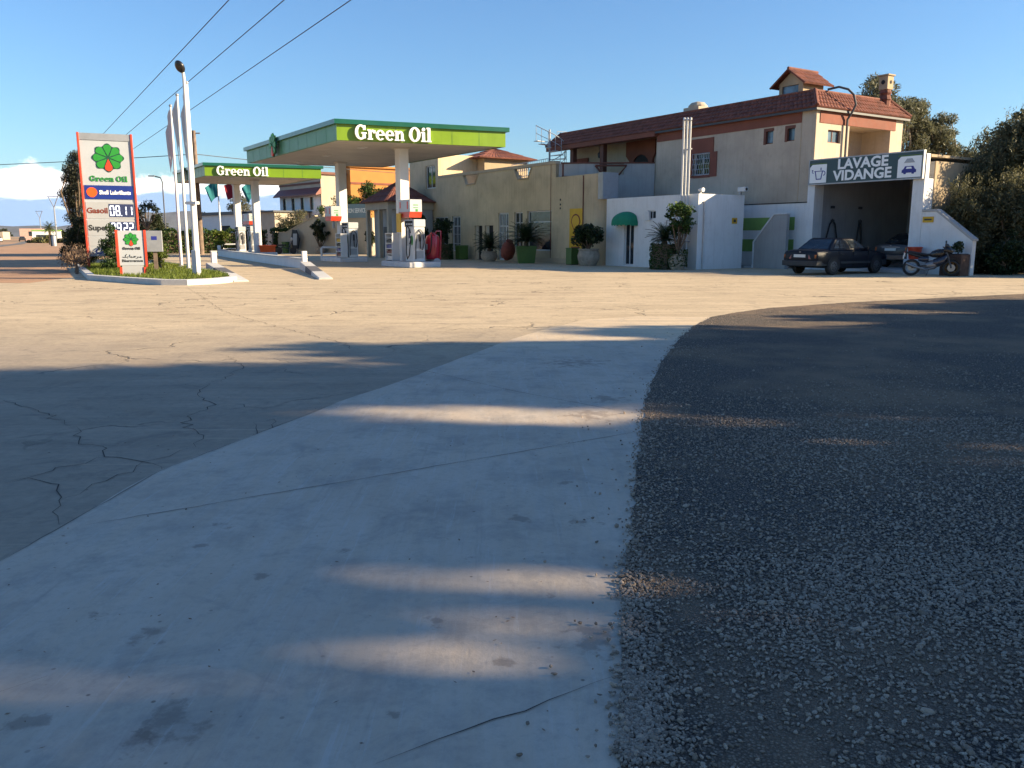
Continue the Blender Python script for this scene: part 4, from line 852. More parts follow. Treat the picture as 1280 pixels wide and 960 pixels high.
# ================================================================= FORECOURT: CANOPIES, PUMPS, SIGNS
def glyph(ch, x, y0=0.0, d=.08):
    """bold slab-serif letter, cap height 1, as pieces (each a hair apart in depth); returns builder and advance"""
    b = MB(); k = [0]
    def Y(): k[0] += 1; return y0-.002*k[0], y0+d
    def bx(a, c, e, f): b.box(x+a, x+c, *Y(), e, f)
    if ch == 'G':
        b.arc(x+.43, .5, (.42, .52), (.20, .40), 48, 322, *Y(), n=26); bx(.56, .78, .08, .46); bx(.48, .86, .40, .49); bx(.60, .78, .66, .97); adv = .92
    elif ch == 'O': b.arc(x+.44, .5, (.43, .52), (.20, .40), 0, 360, *Y(), n=32); adv = .93
    elif ch == 'r': bx(.08, .29, .0, .68); bx(0, .38, 0, .09); bx(0, .2, .61, .70); b.arc(x+.38, .44, (.20, .26), (.07, .13), 20, 150, *Y(), n=10); bx(.40, .58, .46, .66); adv = .60
    elif ch == 'e': b.arc(x+.34, .345, (.33, .365), (.14, .28), 0, 318, *Y(), n=26); bx(.10, .655, .32, .41); adv = .70
    elif ch == 'n': bx(.07, .28, 0, .68); bx(0, .35, 0, .09); bx(0, .2, .61, .70); b.arc(x+.42, .42, (.24, .28), (.06, .18), 0, 165, *Y(), n=14); bx(.48, .66, 0, .43); bx(.42, .74, 0, .088); adv = .78
    elif ch == 'i': bx(.08, .29, 0, .68); bx(0, .37, 0, .09); bx(0, .2, .61, .70); b.arc(x+.185, .88, (.125, .125), (.004, .004), 0, 360, *Y(), n=14); adv = .42
    elif ch == 'l': bx(.08, .29, 0, 1.0); bx(0, .37, 0, .09); bx(0, .2, .91, 1.02); adv = .42
    else: return None, .30
    return b, adv
def slab_text(s, width, height, m, parent, loc, rotz=0., d=.08, each=True):
    tot = sum(glyph(c, 0)[1] for c in s); kx = width/tot; x = 0
    for c in s:
        b, adv = glyph(c, x, 0, d/1.0)
        if b:
            b.v = [((vx)*kx, vy, vz*height) for vx, vy, vz in b.v]; b.build('letter', m, parent, smooth=40, loc=loc, rotz=rotz)
        x += adv
def clover(parent, loc, r, d=.02, rot=(0, 0, 0), name='emblem'):
    """eight-lobed green emblem with a red drop"""
    base = MB(); n = 7
    base.prism([(r*1.0*(1+.10*math.cos(8*R(t)))*math.sin(R(t)), r*(1+.10*math.cos(8*R(t)))*math.cos(R(t))) for t in range(0, 360, 5)], 'y', -d, 0)
    bo = base.build(name, M['logok'], parent, loc=loc, rot=rot)
    for i in range(7):
        q = math.pi*2*i/8+math.pi+math.pi/4; p = MB(); pts = [(0, .12)]+[(math.sin(R(a))*w_, math.cos(R(a))*w_) for a, w_ in ((19, .55), (20, .74), (18.5, .86), (14, .945), (7, .985), (0, .995), (-7, .985), (-14, .945), (-18.5, .86), (-20, .74), (-19, .55))]
        p.prism([(r*(u*math.cos(q)+w_*math.sin(q)), r*(-u*math.sin(q)+w_*math.cos(q))) for u, w_ in pts], 'y', -d*1.7-.0004*i, -d*1.05); p.build('petal', M['logog'], bo)
    p = MB(); p.prism([(0, -.08*r), (.13*r, -.40*r), (.25*r, -.68*r), (.22*r, -.9*r), (0, -1.02*r), (-.22*r, -.9*r), (-.25*r, -.68*r), (-.13*r, -.40*r)], 'y', -d*2.1, -d*1.05); p.build('drop', M['logor'], bo)
    return bo

def run(p, q): d = Vector((q[0]-p[0], q[1]-p[1])); return d.length, math.atan2(d.y, d.x)
def canopy(lab, A, LU, width, cols, group):
    """A: near corner (a,b); LU: length along the long side; front edge slightly splayed"""
    ca, cb = A[0]-LU/2, A[1]+width/2; t = thingg('forecourt_canopy', lab, 'canopy', ca, cb, 0, group); o = (ca, cb, 0); sk = 1.55*width/7.85
    zb, zl, zt = 5.65, 6.34, 6.54
    fr0, fr1, bk0, bk1 = (A[0], A[1]), (A[0]+sk, A[1]+width), (A[0]-LU, A[1]), (A[0]-LU+sk, A[1]+width)
    ring = [fr0, fr1, bk1, bk0]
    def off(d): 
        c_ = ((ring[0][0]+ring[2][0])/2, (ring[0][1]+ring[2][1])/2); out = []
        for q in ring: v = Vector((q[0]-c_[0], q[1]-c_[1])); out.append((c_[0]+v.x+d*(1 if v.x > 0 else -1), c_[1]+v.y+d*(1 if v.y > 0 else -1)))
        return out
    def band(name, m, z0, z1, d, top=False, mats=None):
        q = off(d); obs = []
        b = MB(o); qi = off(d-.12)
        for i in ((0,), (1, 2), (3,)):
            b = MB(o)
            for j in i:
                k = (j+1) % 4; b.quad((*q[j], z0), (*q[k], z0), (*q[k], z1), (*q[j], z1)); b.quad((*qi[j], z0), (*qi[k], z0), (*q[k], z0), (*q[j], z0)); b.quad((*q[j], z1), (*q[k], z1), (*qi[k], z1), (*qi[j], z1))
            obs.append(b.build(name, mats[i[0]] if mats else m, t))
        return obs
    fas = band('fascia', None, zb, zl, 0, mats=[M['lime'], M['lime'], None, M['shadefascia']])
    band('top_trim', M['dgreen'], zl, zt, .14)
    # soffit with shallow ribs, roof deck
    b = MB(o); q = off(-.10); n = 34
    for i in range(n):
        t0, t1 = i/n, (i+1)/n
        def lp(p, r, u): return (p[0]+(r[0]-p[0])*u, p[1]+(r[1]-p[1])*u)
        a0, a1, c0, c1 = lp(q[3], q[0], t0), lp(q[3], q[0], t0+.82/n), lp(q[2], q[1], t0), lp(q[2], q[1], t0+.82/n); a2, c2 = lp(q[3], q[0], t1), lp(q[2], q[1], t1)
        z0, z1 = zb+.02, zb+.05
        b.quad((*a0, z0), (*a1, z0), (*c1, z0), (*c0, z0)); b.quad((*a1, z0), (*a1, z1), (*c1, z1), (*c1, z0)); b.quad((*a1, z1), (*a2, z1), (*c2, z1), (*c1, z1)); b.quad((*a2, z1), (*a2, z0), (*c2, z0), (*c2, z1))
    b.build('soffit', M['soffit'], t)
    b = MB(o); q = off(-.02); b.quad(*[(*p, zt-.08) for p in q]); b.build('roof_deck', M['steelg'], t)
    for (a, bb) in cols:
        c = MB(o); c.box(a-.27, a+.27, bb-.24, bb+.24, .15, zb+.02); co_ = c.build('column', M['white'], t, bevel=.02)
        c = MB(o); c.box(a-.33, a+.33, bb-.30, bb+.30, zb-.06, zb+.018); c.build('column_head', M['soffit'], co_)
    for k in range(3):
        a = A[0]-LU*(k+.5)/3; c = MB(o); c.box(a-.3, a+.3, A[1]+width*.28-.15, A[1]+width*.28+.15, zb-.03, zb+.018); c.build('ceiling_lamp', M['steelw'], t)
    for (p_, q_, nn_, d0) in ((fr0, fr1, 6, 0), (bk0, fr0, 11, 0)):
        L, a_ = run(p_, q_); sm = MB()
        for k in range(1, nn_): sm.box(L*k/nn_-.006, L*k/nn_+.006, -.006, .004, zb+.01, zl-.005)
        so_ = sm.build('panel_seams', M['dgreen'], t, loc=(p_[0]-ca, p_[1]-cb, 0), rotz=a_); so_['kind'] = 'stuff'
    # letters on the front, standing off the fascia
    fa = math.atan2(fr1[1]-fr0[1], fr1[0]-fr0[0]); dx, dy = math.cos(fa), math.sin(fa); nx, ny = dy, -dx
    p0 = (fr0[0]-ca+dx*.78+nx*.17, fr0[1]-cb+dy*.78+ny*.17)
    slab_text('Green Oil', 3.55, .62, M['letter'], t, (*p0, zb+.06), fa, .12)
    # round emblem on the long left side
    clover(t, (A[0]-LU*.60-ca, A[1]-cb-.16, zb+.52), .56, .06)
    return t
canopy('nearer and larger green forecourt canopy with white lettering on its sunlit front edge', (-36.05, 14.1), 14.2, 7.85, [(-37.6, 17.97), (-46.9, 18.5)], 'green forecourt canopies')
canopy('farther smaller green forecourt canopy behind the price sign and flagpoles', (-61.8, 14.35), 10.0, 7.9, [(-64.6, 18.6), (-71.0, 18.9)], 'green forecourt canopies')

# ---- pump islands, pumps, racks, column signs
def island(a0, a1, b0, b1, lab):
    t = thingg('pump_island', lab, 'pump island', (a0+a1)/2, (b0+b1)/2, 0, 'pump islands'); b = MB(((a0+a1)/2, (b0+b1)/2, 0)); b.box(a0, a1, b0, b1, .0, .26); b.build('kerb_block', M['concrete'], t, bevel=.04)
    b = MB(((a0+a1)/2, (b0+b1)/2, 0)); b.box(a0+.06, a1-.06, b0+.06, b1-.06, .255, .275); b.build('top_slab', M['steelg'], t); return t
island(-38.5, -35.3, 17.15, 18.8, 'pump island with the red extinguisher at its end under large canopy')
island(-48.4, -45.4, 17.7, 19.4, 'second pump island under the left column of large canopy')
island(-67.0, -63.0, 17.8, 19.6, 'far pump island under the small canopy behind the low wall')
island(-72.4, -69.6, 18.0, 19.7, 'farthest pump island under the small canopy beside the hedge')
def pump(a, b_, lab, z=.27):
    t = thingg('fuel_pump', lab, 'fuel pump', a, b_, z, 'fuel pumps')
    m_ = MB(); m_.box(-.48, .48, -.28, .28, .0, 1.62); m_.build('cabinet', M['steelw'], t, bevel=.03)
    m_ = MB(); m_.box(-.52, .52, -.31, .31, 1.62, 1.98); m_.build('head', M['signw'], t, bevel=.03)
    for s in (-1, 1):
        m_ = MB(); m_.box(-.40, .40, s*.312-.004, s*.312+.004, 1.66, 1.92); d_ = m_.build('display', M['dark'], t); m_ = MB()
        for k in range(3): m_.box(-.3+.25*k, -.12+.25*k, s*.32-.003, s*.32+.003, 1.72, 1.80)
        m_.build('readout', M['signg'], d_)
        m_ = MB(); m_.box(-.42, -.10, s*.284-.005, s*.284+.005, .75, 1.45); m_.build('side_panel', M['signg'], t)
    m_ = MB(); m_.box(.482, .492, -.2, .2, .15, .5); m_.build('vent', M['steelg'], t)
    m_ = MB(); m_.prism([(.24+.12*math.cos(R(q)), 1.0+.24*math.sin(R(q))) for q in range(0, 360, 24)], 'y', -.292, -.283); m_.build('logo_patch', M['logog'], t)
    m_ = MB(); m_.box(.482, .49, -.24, .24, .62, 1.52); m_.build('front_panel', M['signg'], t)
    m_ = MB(); m_.tube([(.50, -.22, .12), (.56, -.24, .7), (.55, -.16, 1.35), (.54, 0, 1.52), (.55, .15, 1.35), (.56, .2, .9), (.55, .12, .55), (.53, .02, .62), (.52, .02, 1.0)], .024, 6); ho = m_.build('hose', M['black'], t, smooth=50); m_ = MB(); m_.box(.49, .56, -.03, .05, .95, 1.3); m_.build('nozzle', M['black'], ho)
    for s, ph in ((-1, 0), (1, .0)):
        m_ = MB(); y = s*.36; m_.tube([(.12, s*.3, 1.35), (.12, y, 1.55), (.0, y+s*.04, 1.68), (-.14, y+s*.03, 1.55), (-.2, y, 1.0), (-.22, y, .4), (-.05, y+s*.04, .12), (.16, y+s*.03, .3), (.2, y, .8), (.2, s*.33, .98)], .028, 7); ho = m_.build('hose', M['black'], t, smooth=50)
        m_ = MB(); m_.box(.15, .25, s*.3-.04, s*.3+.05*s+.02, .9, 1.2); m_.tube([(.2, s*.35, 1.0), (.16, s*.38, .82)], .02, 6); m_.build('nozzle', M['black'], ho)
        m_ = MB(); m_.box(-.10, .06, s*.284-.005, s*.284+.005, 1.1, 1.5); m_.build('price_label', M['ledback'], t)
    return t
pump(-36.35, 17.98, 'white fuel pump with dark hoses beside the red extinguisher')
pump(-45.9, 18.55, 'white fuel pump beside the left column of the large canopy')
pump(-65.9, 18.6, 'nearer white fuel pump under the small far canopy'); pump(-70.3, 18.85, 'farthest white fuel pump under the small far canopy')
def colsign(a, b_, z, lab, sx=.62):
    t = thingg('column_sign', lab, 'sign box', a, b_, z, 'sign boxes on the canopy columns'); m_ = MB(); m_.box(-sx, sx, -.32, .32, 0.12, .70); m_.build('light_box', M['signw'], t, bevel=.015)
    m_ = MB(); m_.prism([(-sx-.005, .12), (sx+.005, .12), (sx-.10, -.14), (-sx+.10, -.14)], 'y', -.325, .325); m_.build('red_skirt', M['redsign'], t)
    m_ = MB(); m_.box(sx+.001, sx+.008, -.14, .12, .42, .46); m_.box(sx+.001, sx+.008, -.14, .12, .30, .33); m_.box(sx+.001, sx+.008, -.02, .1, .14, .25); m_.build('print', M['logog'], t)
    m_ = MB(); m_.box(sx-.3, sx-.2, -.33, -.322, .25, .6); m_.box(-sx+.15, -sx+.25, -.33, -.322, .3, .6); m_.each('print', M['logor'], t); 
    m_ = MB(); m_.box(-.06, .06, -.06, .06, -.55, -.141); m_.build('stem', M['steelg'], t); return t
colsign(-36.75, 17.95, 2.48, 'red and white sign box on right column of the large canopy'); colsign(-47.0, 18.0, 2.48, 'red and white sign box on left column of the large canopy', .5); colsign(-66.4, 18.6, 2.5, 'red and white sign box between the small canopy columns', .9)
def rack(a, b_, lab):
    t = thingg('oil_rack', lab, 'display rack', a, b_, .27, 'oil racks'); m_ = MB()
    m_.box(-.40, -.36, -.2, .2, 0, 1.35); m_.box(.36, .40, -.2, .2, 0, 1.35); m_.box(-.36, .36, .16, .2, 0, 1.35)
    for z in (.05, .32, .58, .84, 1.10, 1.32): m_.box(-.36, .36, -.2, .16, z, z+.03)
    m_.build('shelf_unit', M['steelw'], t)
    cols = [M['maroon'], M['yellow'], M['blue'], M['signw'], M['ink']]
    for j, z in enumerate((.08, .35, .61, .87)):
        m_ = MB(); x = -.33
        while x < .28: w_ = random.uniform(.09, .14); m_.box(x, x+w_-.015, -.15, .08, z, z+random.uniform(.13, .19)); x += w_
        o_ = m_.build('oil_cans', cols[(j*2+int(abs(a))) % 5], t); o_['kind'] = 'stuff'
    return t
rack(-38.0, 17.55, 'white shelf rack of oil cans on the near pump island'); rack(-46.95, 17.95-.0, 'white shelf rack of oil cans on the left pump island') if False else rack(-45.75, 17.95, 'white shelf rack of oil cans on the left pump island')
m_ = MB(); m_.box(-.02, .02, -.24, .24, 0, .9); t = m_.build('price_board', M['yellow'], None); t.location = (*gl(-37.2, 17.55), 1.65); t.rotation_euler = (0, 0, RZ+R(-90)); tag(t, 'small yellow notice board on the right canopy column', 'notice')
# wheeled red extinguisher
t = thingg('wheeled_extinguisher', 'tall red wheeled fire extinguisher beside the near fuel pump', 'fire extinguisher', -36.4, 18.95, 0)
m_ = MB(); m_.lathe([(.05, .30), (.30, .34), (.33, .42), (.33, 1.15), (.27, 1.34), (.12, 1.42), (.08, 1.5)], (0, 0, 0), 18); m_.build('tank', M['red'], t, smooth=40)
m_ = MB(); m_.tube([(-.3, .2, .2), (-.3, .25, 1.2), (-.22, .3, 1.55), (.22, .3, 1.55), (.3, .25, 1.2), (.3, .2, .2)], .025, 7); m_.tube([(-.34, 0, .2), (.34, 0, .2)], .025, 6); m_.build('frame', M['red'], t)
for s in (-1, 1): m_ = MB(); m_.lathe([(.06, -.04), (.17, -.04), (.19, -.02), (.19, .02), (.17, .04), (.06, .04)], (s*.38, 0, .19), 16, 'x'); m_.build('wheel', M['signg'], t, smooth=40)
m_ = MB(); m_.tube([(.05, 0, 1.5), (.25, -.2, 1.4), (.38, -.25, 1.0), (.3, -.3, .6), (.1, -.36, .5), (-.1, -.36, .7), (-.05, -.36, 1.0)], .025, 6); m_.build('hose', M['black'], t, smooth=40)
m_ = MB(); m_.box(-.14, .14, -.337, -.325, .75, 1.0); m_.build('label_plate', M['signw'], t); t.scale = (1.12, 1.12, 1.1)
# guards at island ends
def guard(X, Y, rz, lab):
    t = thing('hoop_guard', lab, 'guard rail', (X, Y, 0), rz, 'white hoop guards'); m_ = MB(); m_.tube([(-.55, 0, 0), (-.55, 0, .72), (-.50, 0, .80), (.50, 0, .80), (.55, 0, .72), (.55, 0, 0)], .06, 8); m_.build('hoop', M['steelw'], t, smooth=40); m_ = MB(); m_.tube([(-.52, 0, .42), (.52, 0, .42)], .045, 8); m_.build('crossbar', M['steelw'], t)
g0 = gl(-48.7, 18.4); guard(*g0, RZ+R(80), 'white hoop guard at the left pump island of large canopy'); g0 = gl(-72.9, 18.6); guard(*g0, RZ+R(80), 'white hoop guard by the hedge at the small canopy')
# orange crate
X, Y = -18.75, 64.3; t = thing('orange_crate', 'bright orange plastic crate behind the low white wall', 'crate', (X, Y, 0), R(20)); m_ = MB(); m_.add([(-.52, -.36, .05), (.52, -.36, .05), (.52, .36, .05), (-.52, .36, .05), (-.58, -.42, .72), (.58, -.42, .72), (.58, .42, .72), (-.58, .42, .72)], [(0, 3, 2, 1), (0, 1, 5, 4), (1, 2, 6, 5), (2, 3, 7, 6), (3, 0, 4, 7)])
m_.build('bin_body', M['orange'], t); m_ = MB(); m_.box(-.64, .64, -.47, .47, .70, .80); m_.build('rim', M['orange'], t, bevel=.02); m_ = MB(); 
for s in (-1, 1):
    m_ = MB(); m_.box(s*.4-.06, s*.4+.06, -.30, .30, 0, .055); m_.build('foot', M['black'], t)

# ---- low wall and striped kerbs flanking the service lane
p, q = (-22.1, 63.3), (-9.45, 38.1); L_, an_ = run(p, q); t = thing('low_wall', 'low white wall along the service lane with short end posts', 'wall', (*p, 0), an_)
m_ = MB(); m_.box(.12, L_-.12, -.12, .12, 0, .42); m_.build('wall', M['white'], t, bevel=.01); m_ = MB(); m_.box(.12, L_-.1, -.16, .16, .42, .48); m_.build('coping', M['kerb'], t)
for s in (0, L_): m_ = MB(); m_.box(s-.11, s+.11, -.11, .11, 0, .8); m_.build('end_post', M['white'], t, bevel=.02)
def skerb(p, q, lab):
    L, a = run(p, q); t = thing('striped_kerb', lab, 'kerb', (*p, 0), a, 'striped lane kerbs'); n = 3
    for i in range(n):
        h0, h1 = .34*(1-i/n)+.07*(i/n), .34*(1-(i+1)/n)+.07*((i+1)/n); x0, x1 = L*i/n, L*(i+1)/n-.004; m_ = MB(); m_.add([(x0, -.24, 0), (x1, -.24, 0), (x1, .24, 0), (x0, .24, 0), (x0, -.22, h0), (x1, -.22, h1), (x1, .22, h1), (x0, .22, h0)], [(0, 3, 2, 1), (4, 5, 6, 7), (0, 1, 5, 4), (1, 2, 6, 5), (2, 3, 7, 6), (3, 0, 4, 7)]); m_.build('kerb_stone', M['kerbk'] if i == 1 else M['kerb'], t, bevel=.015)
skerb((-12.95, 36.0), (-8.75, 26.9), 'striped white and black kerb descending beside the lawn island'); skerb((-9.3, 37.6), (-6.35, 28.4), 'striped white and black kerb descending from the low wall end')
t = thing('lane_post', 'short square white post between lawn island and service lane', 'post', (-13.0, 36.5, 0), R(-57)); m_ = MB(); m_.box(-.11, .11, -.11, .11, 0, .8); m_.build('shaft', M['white'], t, bevel=.02); m_ = MB(); m_.box(-.13, .13, -.13, .13, .8, .84); m_.build('cap', M['kerb'], t)

# ---- price sign, welcome board
SA = R(24); t = thing('price_sign', 'tall white price sign with green clover emblem, red edges and lit fuel prices', 'price sign', (-16.7, 35.2, .12), SA); t.scale = (1, 1, .955)
HW, HT = 1.06, 5.72
m_ = MB(); m_.box(-HW+.12, HW-.12, -.14, .14, .55, HT-.06); m_.build('panel', M['signw'], t)
m_ = MB(); m_.box(-HW+.12, HW-.12, -.17, .17, HT-.28, HT); m_.build('top_cap', M['steelg'], t)
for s in (-1, 1): m_ = MB(); m_.box(min(s*(HW-.03), s*(HW-.12)), max(s*(HW-.03), s*(HW-.12)), -.2, .2, .0, HT+.02); m_.build('edge_post', M['redsign'], t, bevel=.02)
clover(t, (0.06, -.142, 4.72), .55, .014)
slab_text('Green Oil', 1.42, .23, M['logog'], t, (-.68, -.165, 3.73), 0, .02)
m_ = MB(); m_.box(-HW+.16, HW-.16, -.165, -.142, 2.98, 3.56); bp_ = m_.build('blue_band', M['blue'], t); m_ = MB(); m_.prism([(-.64+.2*math.cos(R(q)), 3.27+.2*math.sin(R(q))) for q in range(-40, 221, 20)]+[(-.70, 3.06), (-.58, 3.06)], 'y', -.175, -.166); m_.build('scallop', M['orange'], bp_)
txt('lettering', 'Shell Lubrifiants', .235, M['letter'], bp_, (.22, -.167, 3.19), bold=.008, width=1.18)
for z0, z1 in ((2.15, 2.86), (1.42, 2.10), (.98, 1.38)):
    m_ = MB(); m_.box(-HW+.15, HW-.15, -.155, -.142, z0, z1); rw = m_.build('price_row', M['signg'], t)
    if z0 < 1.3: continue
    nm, val = ('Gasoil', '08.11') if z0 > 2 else ('Super', '09.22'); txt('lettering', nm, .32, M['maroon'] if z0 > 2 else M['ink'], rw, (-.50, -.157, z0+.24), bold=.012, width=.78)
    m_ = MB(); m_.box(-.06, HW-.19, -.166, -.156, z0+.08, z1-.08); pn = m_.build('display', M['ledback'], rw)
    SEG = {'0': 'abcdef', '8': 'abcdefg', '1': 'bc', '9': 'abcdfg', '2': 'abged'}; x = -.03; zb_ = z0+.13; h_ = .43; w_ = .165
    m_ = MB()
    for ch in val:
        if ch == '.': m_.box(x-.018, x+.014, -.176, -.168, zb_-.005, zb_+.03); x += .035; continue
        for s_ in SEG[ch]:
            bx_ = {'a': (.01, w_-.01, h_-.04, h_), 'g': (.01, w_-.01, h_/2-.02, h_/2+.02), 'd': (.01, w_-.01, 0, .04), 'f': (0, .04, h_/2+.024, h_-.044), 'b': (w_-.04, w_, h_/2+.024, h_-.044), 'e': (0, .04, .044, h_/2-.024), 'c': (w_-.04, w_, .044, h_/2-.024)}[s_]
            m_.box(x+bx_[0], x+bx_[1], -.176, -.168, zb_+bx_[2], zb_+bx_[3])
        x += w_+.05
    m_.build('price_digits', M['led'], pn)
m_ = MB(); m_.box(-HW+.15, HW-.15, -.155, -.142, .58, .94); rw = m_.build('info_row', M['signg'], t); m_ = MB(); m_.arc(-.55, .76, (.13, .13), (.09, .09), 0, 360, -.162, -.156, 14); m_.arc(-.2, .76, (.12, .13), (.07, .09), 0, 360, -.162, -.156, 14); m_.box(-.02, .08, -.162, -.156, .66, .88); m_.box(.2, .3, -.162, -.156, .66, .88); m_.build('print', M['navy'], rw)
t = thing('welcome_board', 'small white welcome board with red sides standing on the lawn island', 'welcome sign', (-13.15, 29.0, .1), R(24)); t.scale = (1, 1, .97)
m_ = MB(); m_.box(-.40, .40, -.07, .07, .38, 1.60); m_.build('panel', M['signw'], t); m_ = MB(); m_.box(-.34, .34, -.06, .06, 0, .38); m_.build('foot_panel', M['signg'], t)
for s in (-1, 1):
    m_ = MB(); m_.box(min(s*.40, s*.49), max(s*.40, s*.49), -.10, .10, .32, 1.62); m_.build('edge_post', M['redsign'], t, bevel=.01); m_ = MB(); m_.box(min(s*.34, s*.42), max(s*.34, s*.42), -.09, .09, 0, .318); m_.build('leg', M['redsign'], t)
clover(t, (.0, -.072, 1.29), .22, .008); slab_text('Green Oil', .56, .09, M['ink'], t, (-.28, -.085, .935), 0, .01)
txt('lettering', 'Bienvenue', .13, M['ink'], t, (0, -.072, .50), bold=.004, width=.66)
# the Arabic welcome, drawn as pen strokes
ab_ = MB(); y = -.078
def pen(pts, r=.011): ab_.tube([(x, y, z) for x, z in pts], r, 6)
pen([(.30, .66), (.27, .65), (.25, .67), (.27, .69), (.29, .675), (.26, .665), (.22, .665)]); pen([(.19, .69), (.185, .66), (.16, .63), (.13, .62)]); pen([(.13, .70), (.06, .70), (.10, .665), (.02, .665), (-.02, .665), (-.01, .70)])
pen([(-.02, .665), (-.06, .665), (-.07, .76)]); pen([(-.12, .70), (-.13, .665), (-.16, .665), (-.17, .66)]); pen([(-.17, .665), (-.21, .665), (-.20, .74), (-.16, .77)]); pen([(-.21, .665), (-.27, .665), (-.29, .68), (-.27, .70), (-.25, .68), (-.30, .64), (-.31, .60)]); pen([(-.015, .63), (-.014, .628)], .012); pen([(-.13, .63), (-.131, .628)], .012)
ab_.build('lettering', M['ink'], t, smooth=60)

# ---- lamp post, flagpoles, meter box, wooden pole
t = thing('street_lamp', 'tall white lamp post with dark round lamp head at the island tip', 'street lamp', (-10.95, 29.0, .12), R(-20)); t.scale = (1, 1, .965)
m_ = MB(); m_.tube([(0, 0, 0), (0, 0, 2.3), (0, 0, 6.75)], [.085, .075, .055], 12); m_.build('post', M['steelw'], t, smooth=40); m_ = MB(); m_.box(-.105, .105, -.105, .105, 0, .9); m_.build('base_box', M['steelw'], t, bevel=.02)
m_ = MB(); m_.tube([(0, 0, 6.7), (0, -.02, 6.9), (0, -.08, 7.02)], .05, 8); m_.build('arm', M['steelw'], t, smooth=40)
m_ = MB(); 
for z_, r_ in ((0, 0),): m_.ell((0, -.34, 7.18), (.17, .22, .11), 18, 10)
m_.v = [(x, -.16+(yy+.34)*math.cos(1.0)+(z-7.18)*math.sin(1.0), 7.12-(yy+.34)*math.sin(1.0)+(z-7.18)*math.cos(1.0)) for x, yy, z in m_.v]; hd = m_.build('lamp_head', M['bikek'], t, smooth=60)
m_ = MB(); m_.box(-.22, .22, -.1, .1, 3.05-.55, 3.15-.55); m_.build('bracket', M['steelw'], t)
def flag_mesh(w_, h_, seed, drape):
    r = random.Random(seed); b = MB(); nx_, nz_ = 10, 14; g = []
    for j in range(nz_+1):
        for i in range(nx_+1):
            u, v = i/nx_, j/nz_; sag = u*drape; x = w_*u*(1-.72*drape*(.3+.7*v)) ; z = -h_*v-sag*h_*.55*u; yy = w_*(.13*math.sin(u*7+v*2+seed)*u+.06*math.sin(u*15+seed)*u*(1-v*.3))
            g.append((x+.05, yy, z))
    b.v = g+[(x, yy+.006, z) for x, yy, z in g]; k = len(g)
    f = [(j*(nx_+1)+i, j*(nx_+1)+i+1, (j+1)*(nx_+1)+i+1, (j+1)*(nx_+1)+i) for j in range(nz_) for i in range(nx_)]
    b.f = f+[tuple(q+k for q in reversed(p_)) for p_ in f]; return b
def flagpole(X, Y, h, lab, flab, cm, fs, drape, grp, r=.06, ang=R(150), z0=.12):
    t = thing('flagpole', lab, 'flagpole', (X, Y, z0), 0, grp); m_ = MB(); m_.tube([(0, 0, 0), (0, 0, h*.5), (0, 0, h)], [r*1.15, r, r*.7], 10); m_.build('pole', M['steelw'], t, smooth=40); m_ = MB(); m_.ell((0, 0, h+.04), (.07, .07, .06), 10, 6); m_.build('finial', M['steelg'], t, smooth=60)
    m_ = MB(); m_.lathe([(.16, 0), (.16, .05), (r*1.6, .1)], (0, 0, 0), 12); m_.build('base_plate', M['steelg'], t)
    f = flag_mesh(*fs, int(abs(X)*7), drape).build('flag', cm, None, smooth=60); f.location = (X, Y, z0+h-.12); f.rotation_euler = (0, 0, ang); tag(f, flab, 'flag', grp.replace('poles', 's') if False else None); return f
nm_ = ['hindmost', 'middle', 'front']
for i, (X, Y) in enumerate([(-14.35, 36.3), (-13.0, 33.6), (-11.62, 31.0)]):
    flagpole(X, Y, 6.7, nm_[i]+' tall white flagpole of the row on the lawn island', 'limp white flag on the '+nm_[i]+' flagpole of the lawn island', M['clothw'], (.42, 1.7), .95, 'flagpoles on the lawn island')
t = thing('meter_box', 'grey metal box on a post beside the welcome board', 'meter box', (-13.75, 32.3, .12), R(20)); m_ = MB(); m_.box(-.07, .07, -.06, .06, 0, .75); m_.build('post', M['wood'], t); m_ = MB(); m_.box(-.29, .29, -.12, .12, .75, 1.55); m_.build('cabinet', M['steelg'], t, bevel=.015); m_ = MB(); m_.box(-.1, .1, -.125, -.121, 1.2, 1.34); m_.build('label_plate', M['navy'], t)
t = thing('utility_pole', 'slim dark wooden utility pole behind the flagpoles', 'utility pole', (-25.2, 68, 0), 0); m_ = MB(); m_.tube([(0, 0, 0), (0, 0, 5), (0, 0, 9.7)], [.24, .2, .15], 10); m_.build('pole', M['wood'], t, smooth=40); m_ = MB(); m_.tube([(-.5, 0, 9.5), (.5, 0, 9.5)], .05, 6); m_.build('crossarm', M['wood'], t)
for X, Y, h, cm, cn, sd_, lb in [(-27.0, 78, 6.5, M['clotht'], 'teal', .75, 'white flagpole with the teal flag nearest the hedge corner'), (-25.2, 78, 6.5, M['clothr'], 'crimson', .4, 'white flagpole with the crimson flag behind the hedge'), (-23.7, 78, 6.5, M['clotht'], 'pale teal', .85, 'white flagpole mostly hidden behind the small canopy columns')]:
    flagpole(X, Y, h, lb, cn+' flag hanging on a white pole behind the hedge', cm, (1.3, 1.35), sd_, 'flagpoles behind the hedge', .08, R(190) if cn != 'crimson' else R(170), 0)
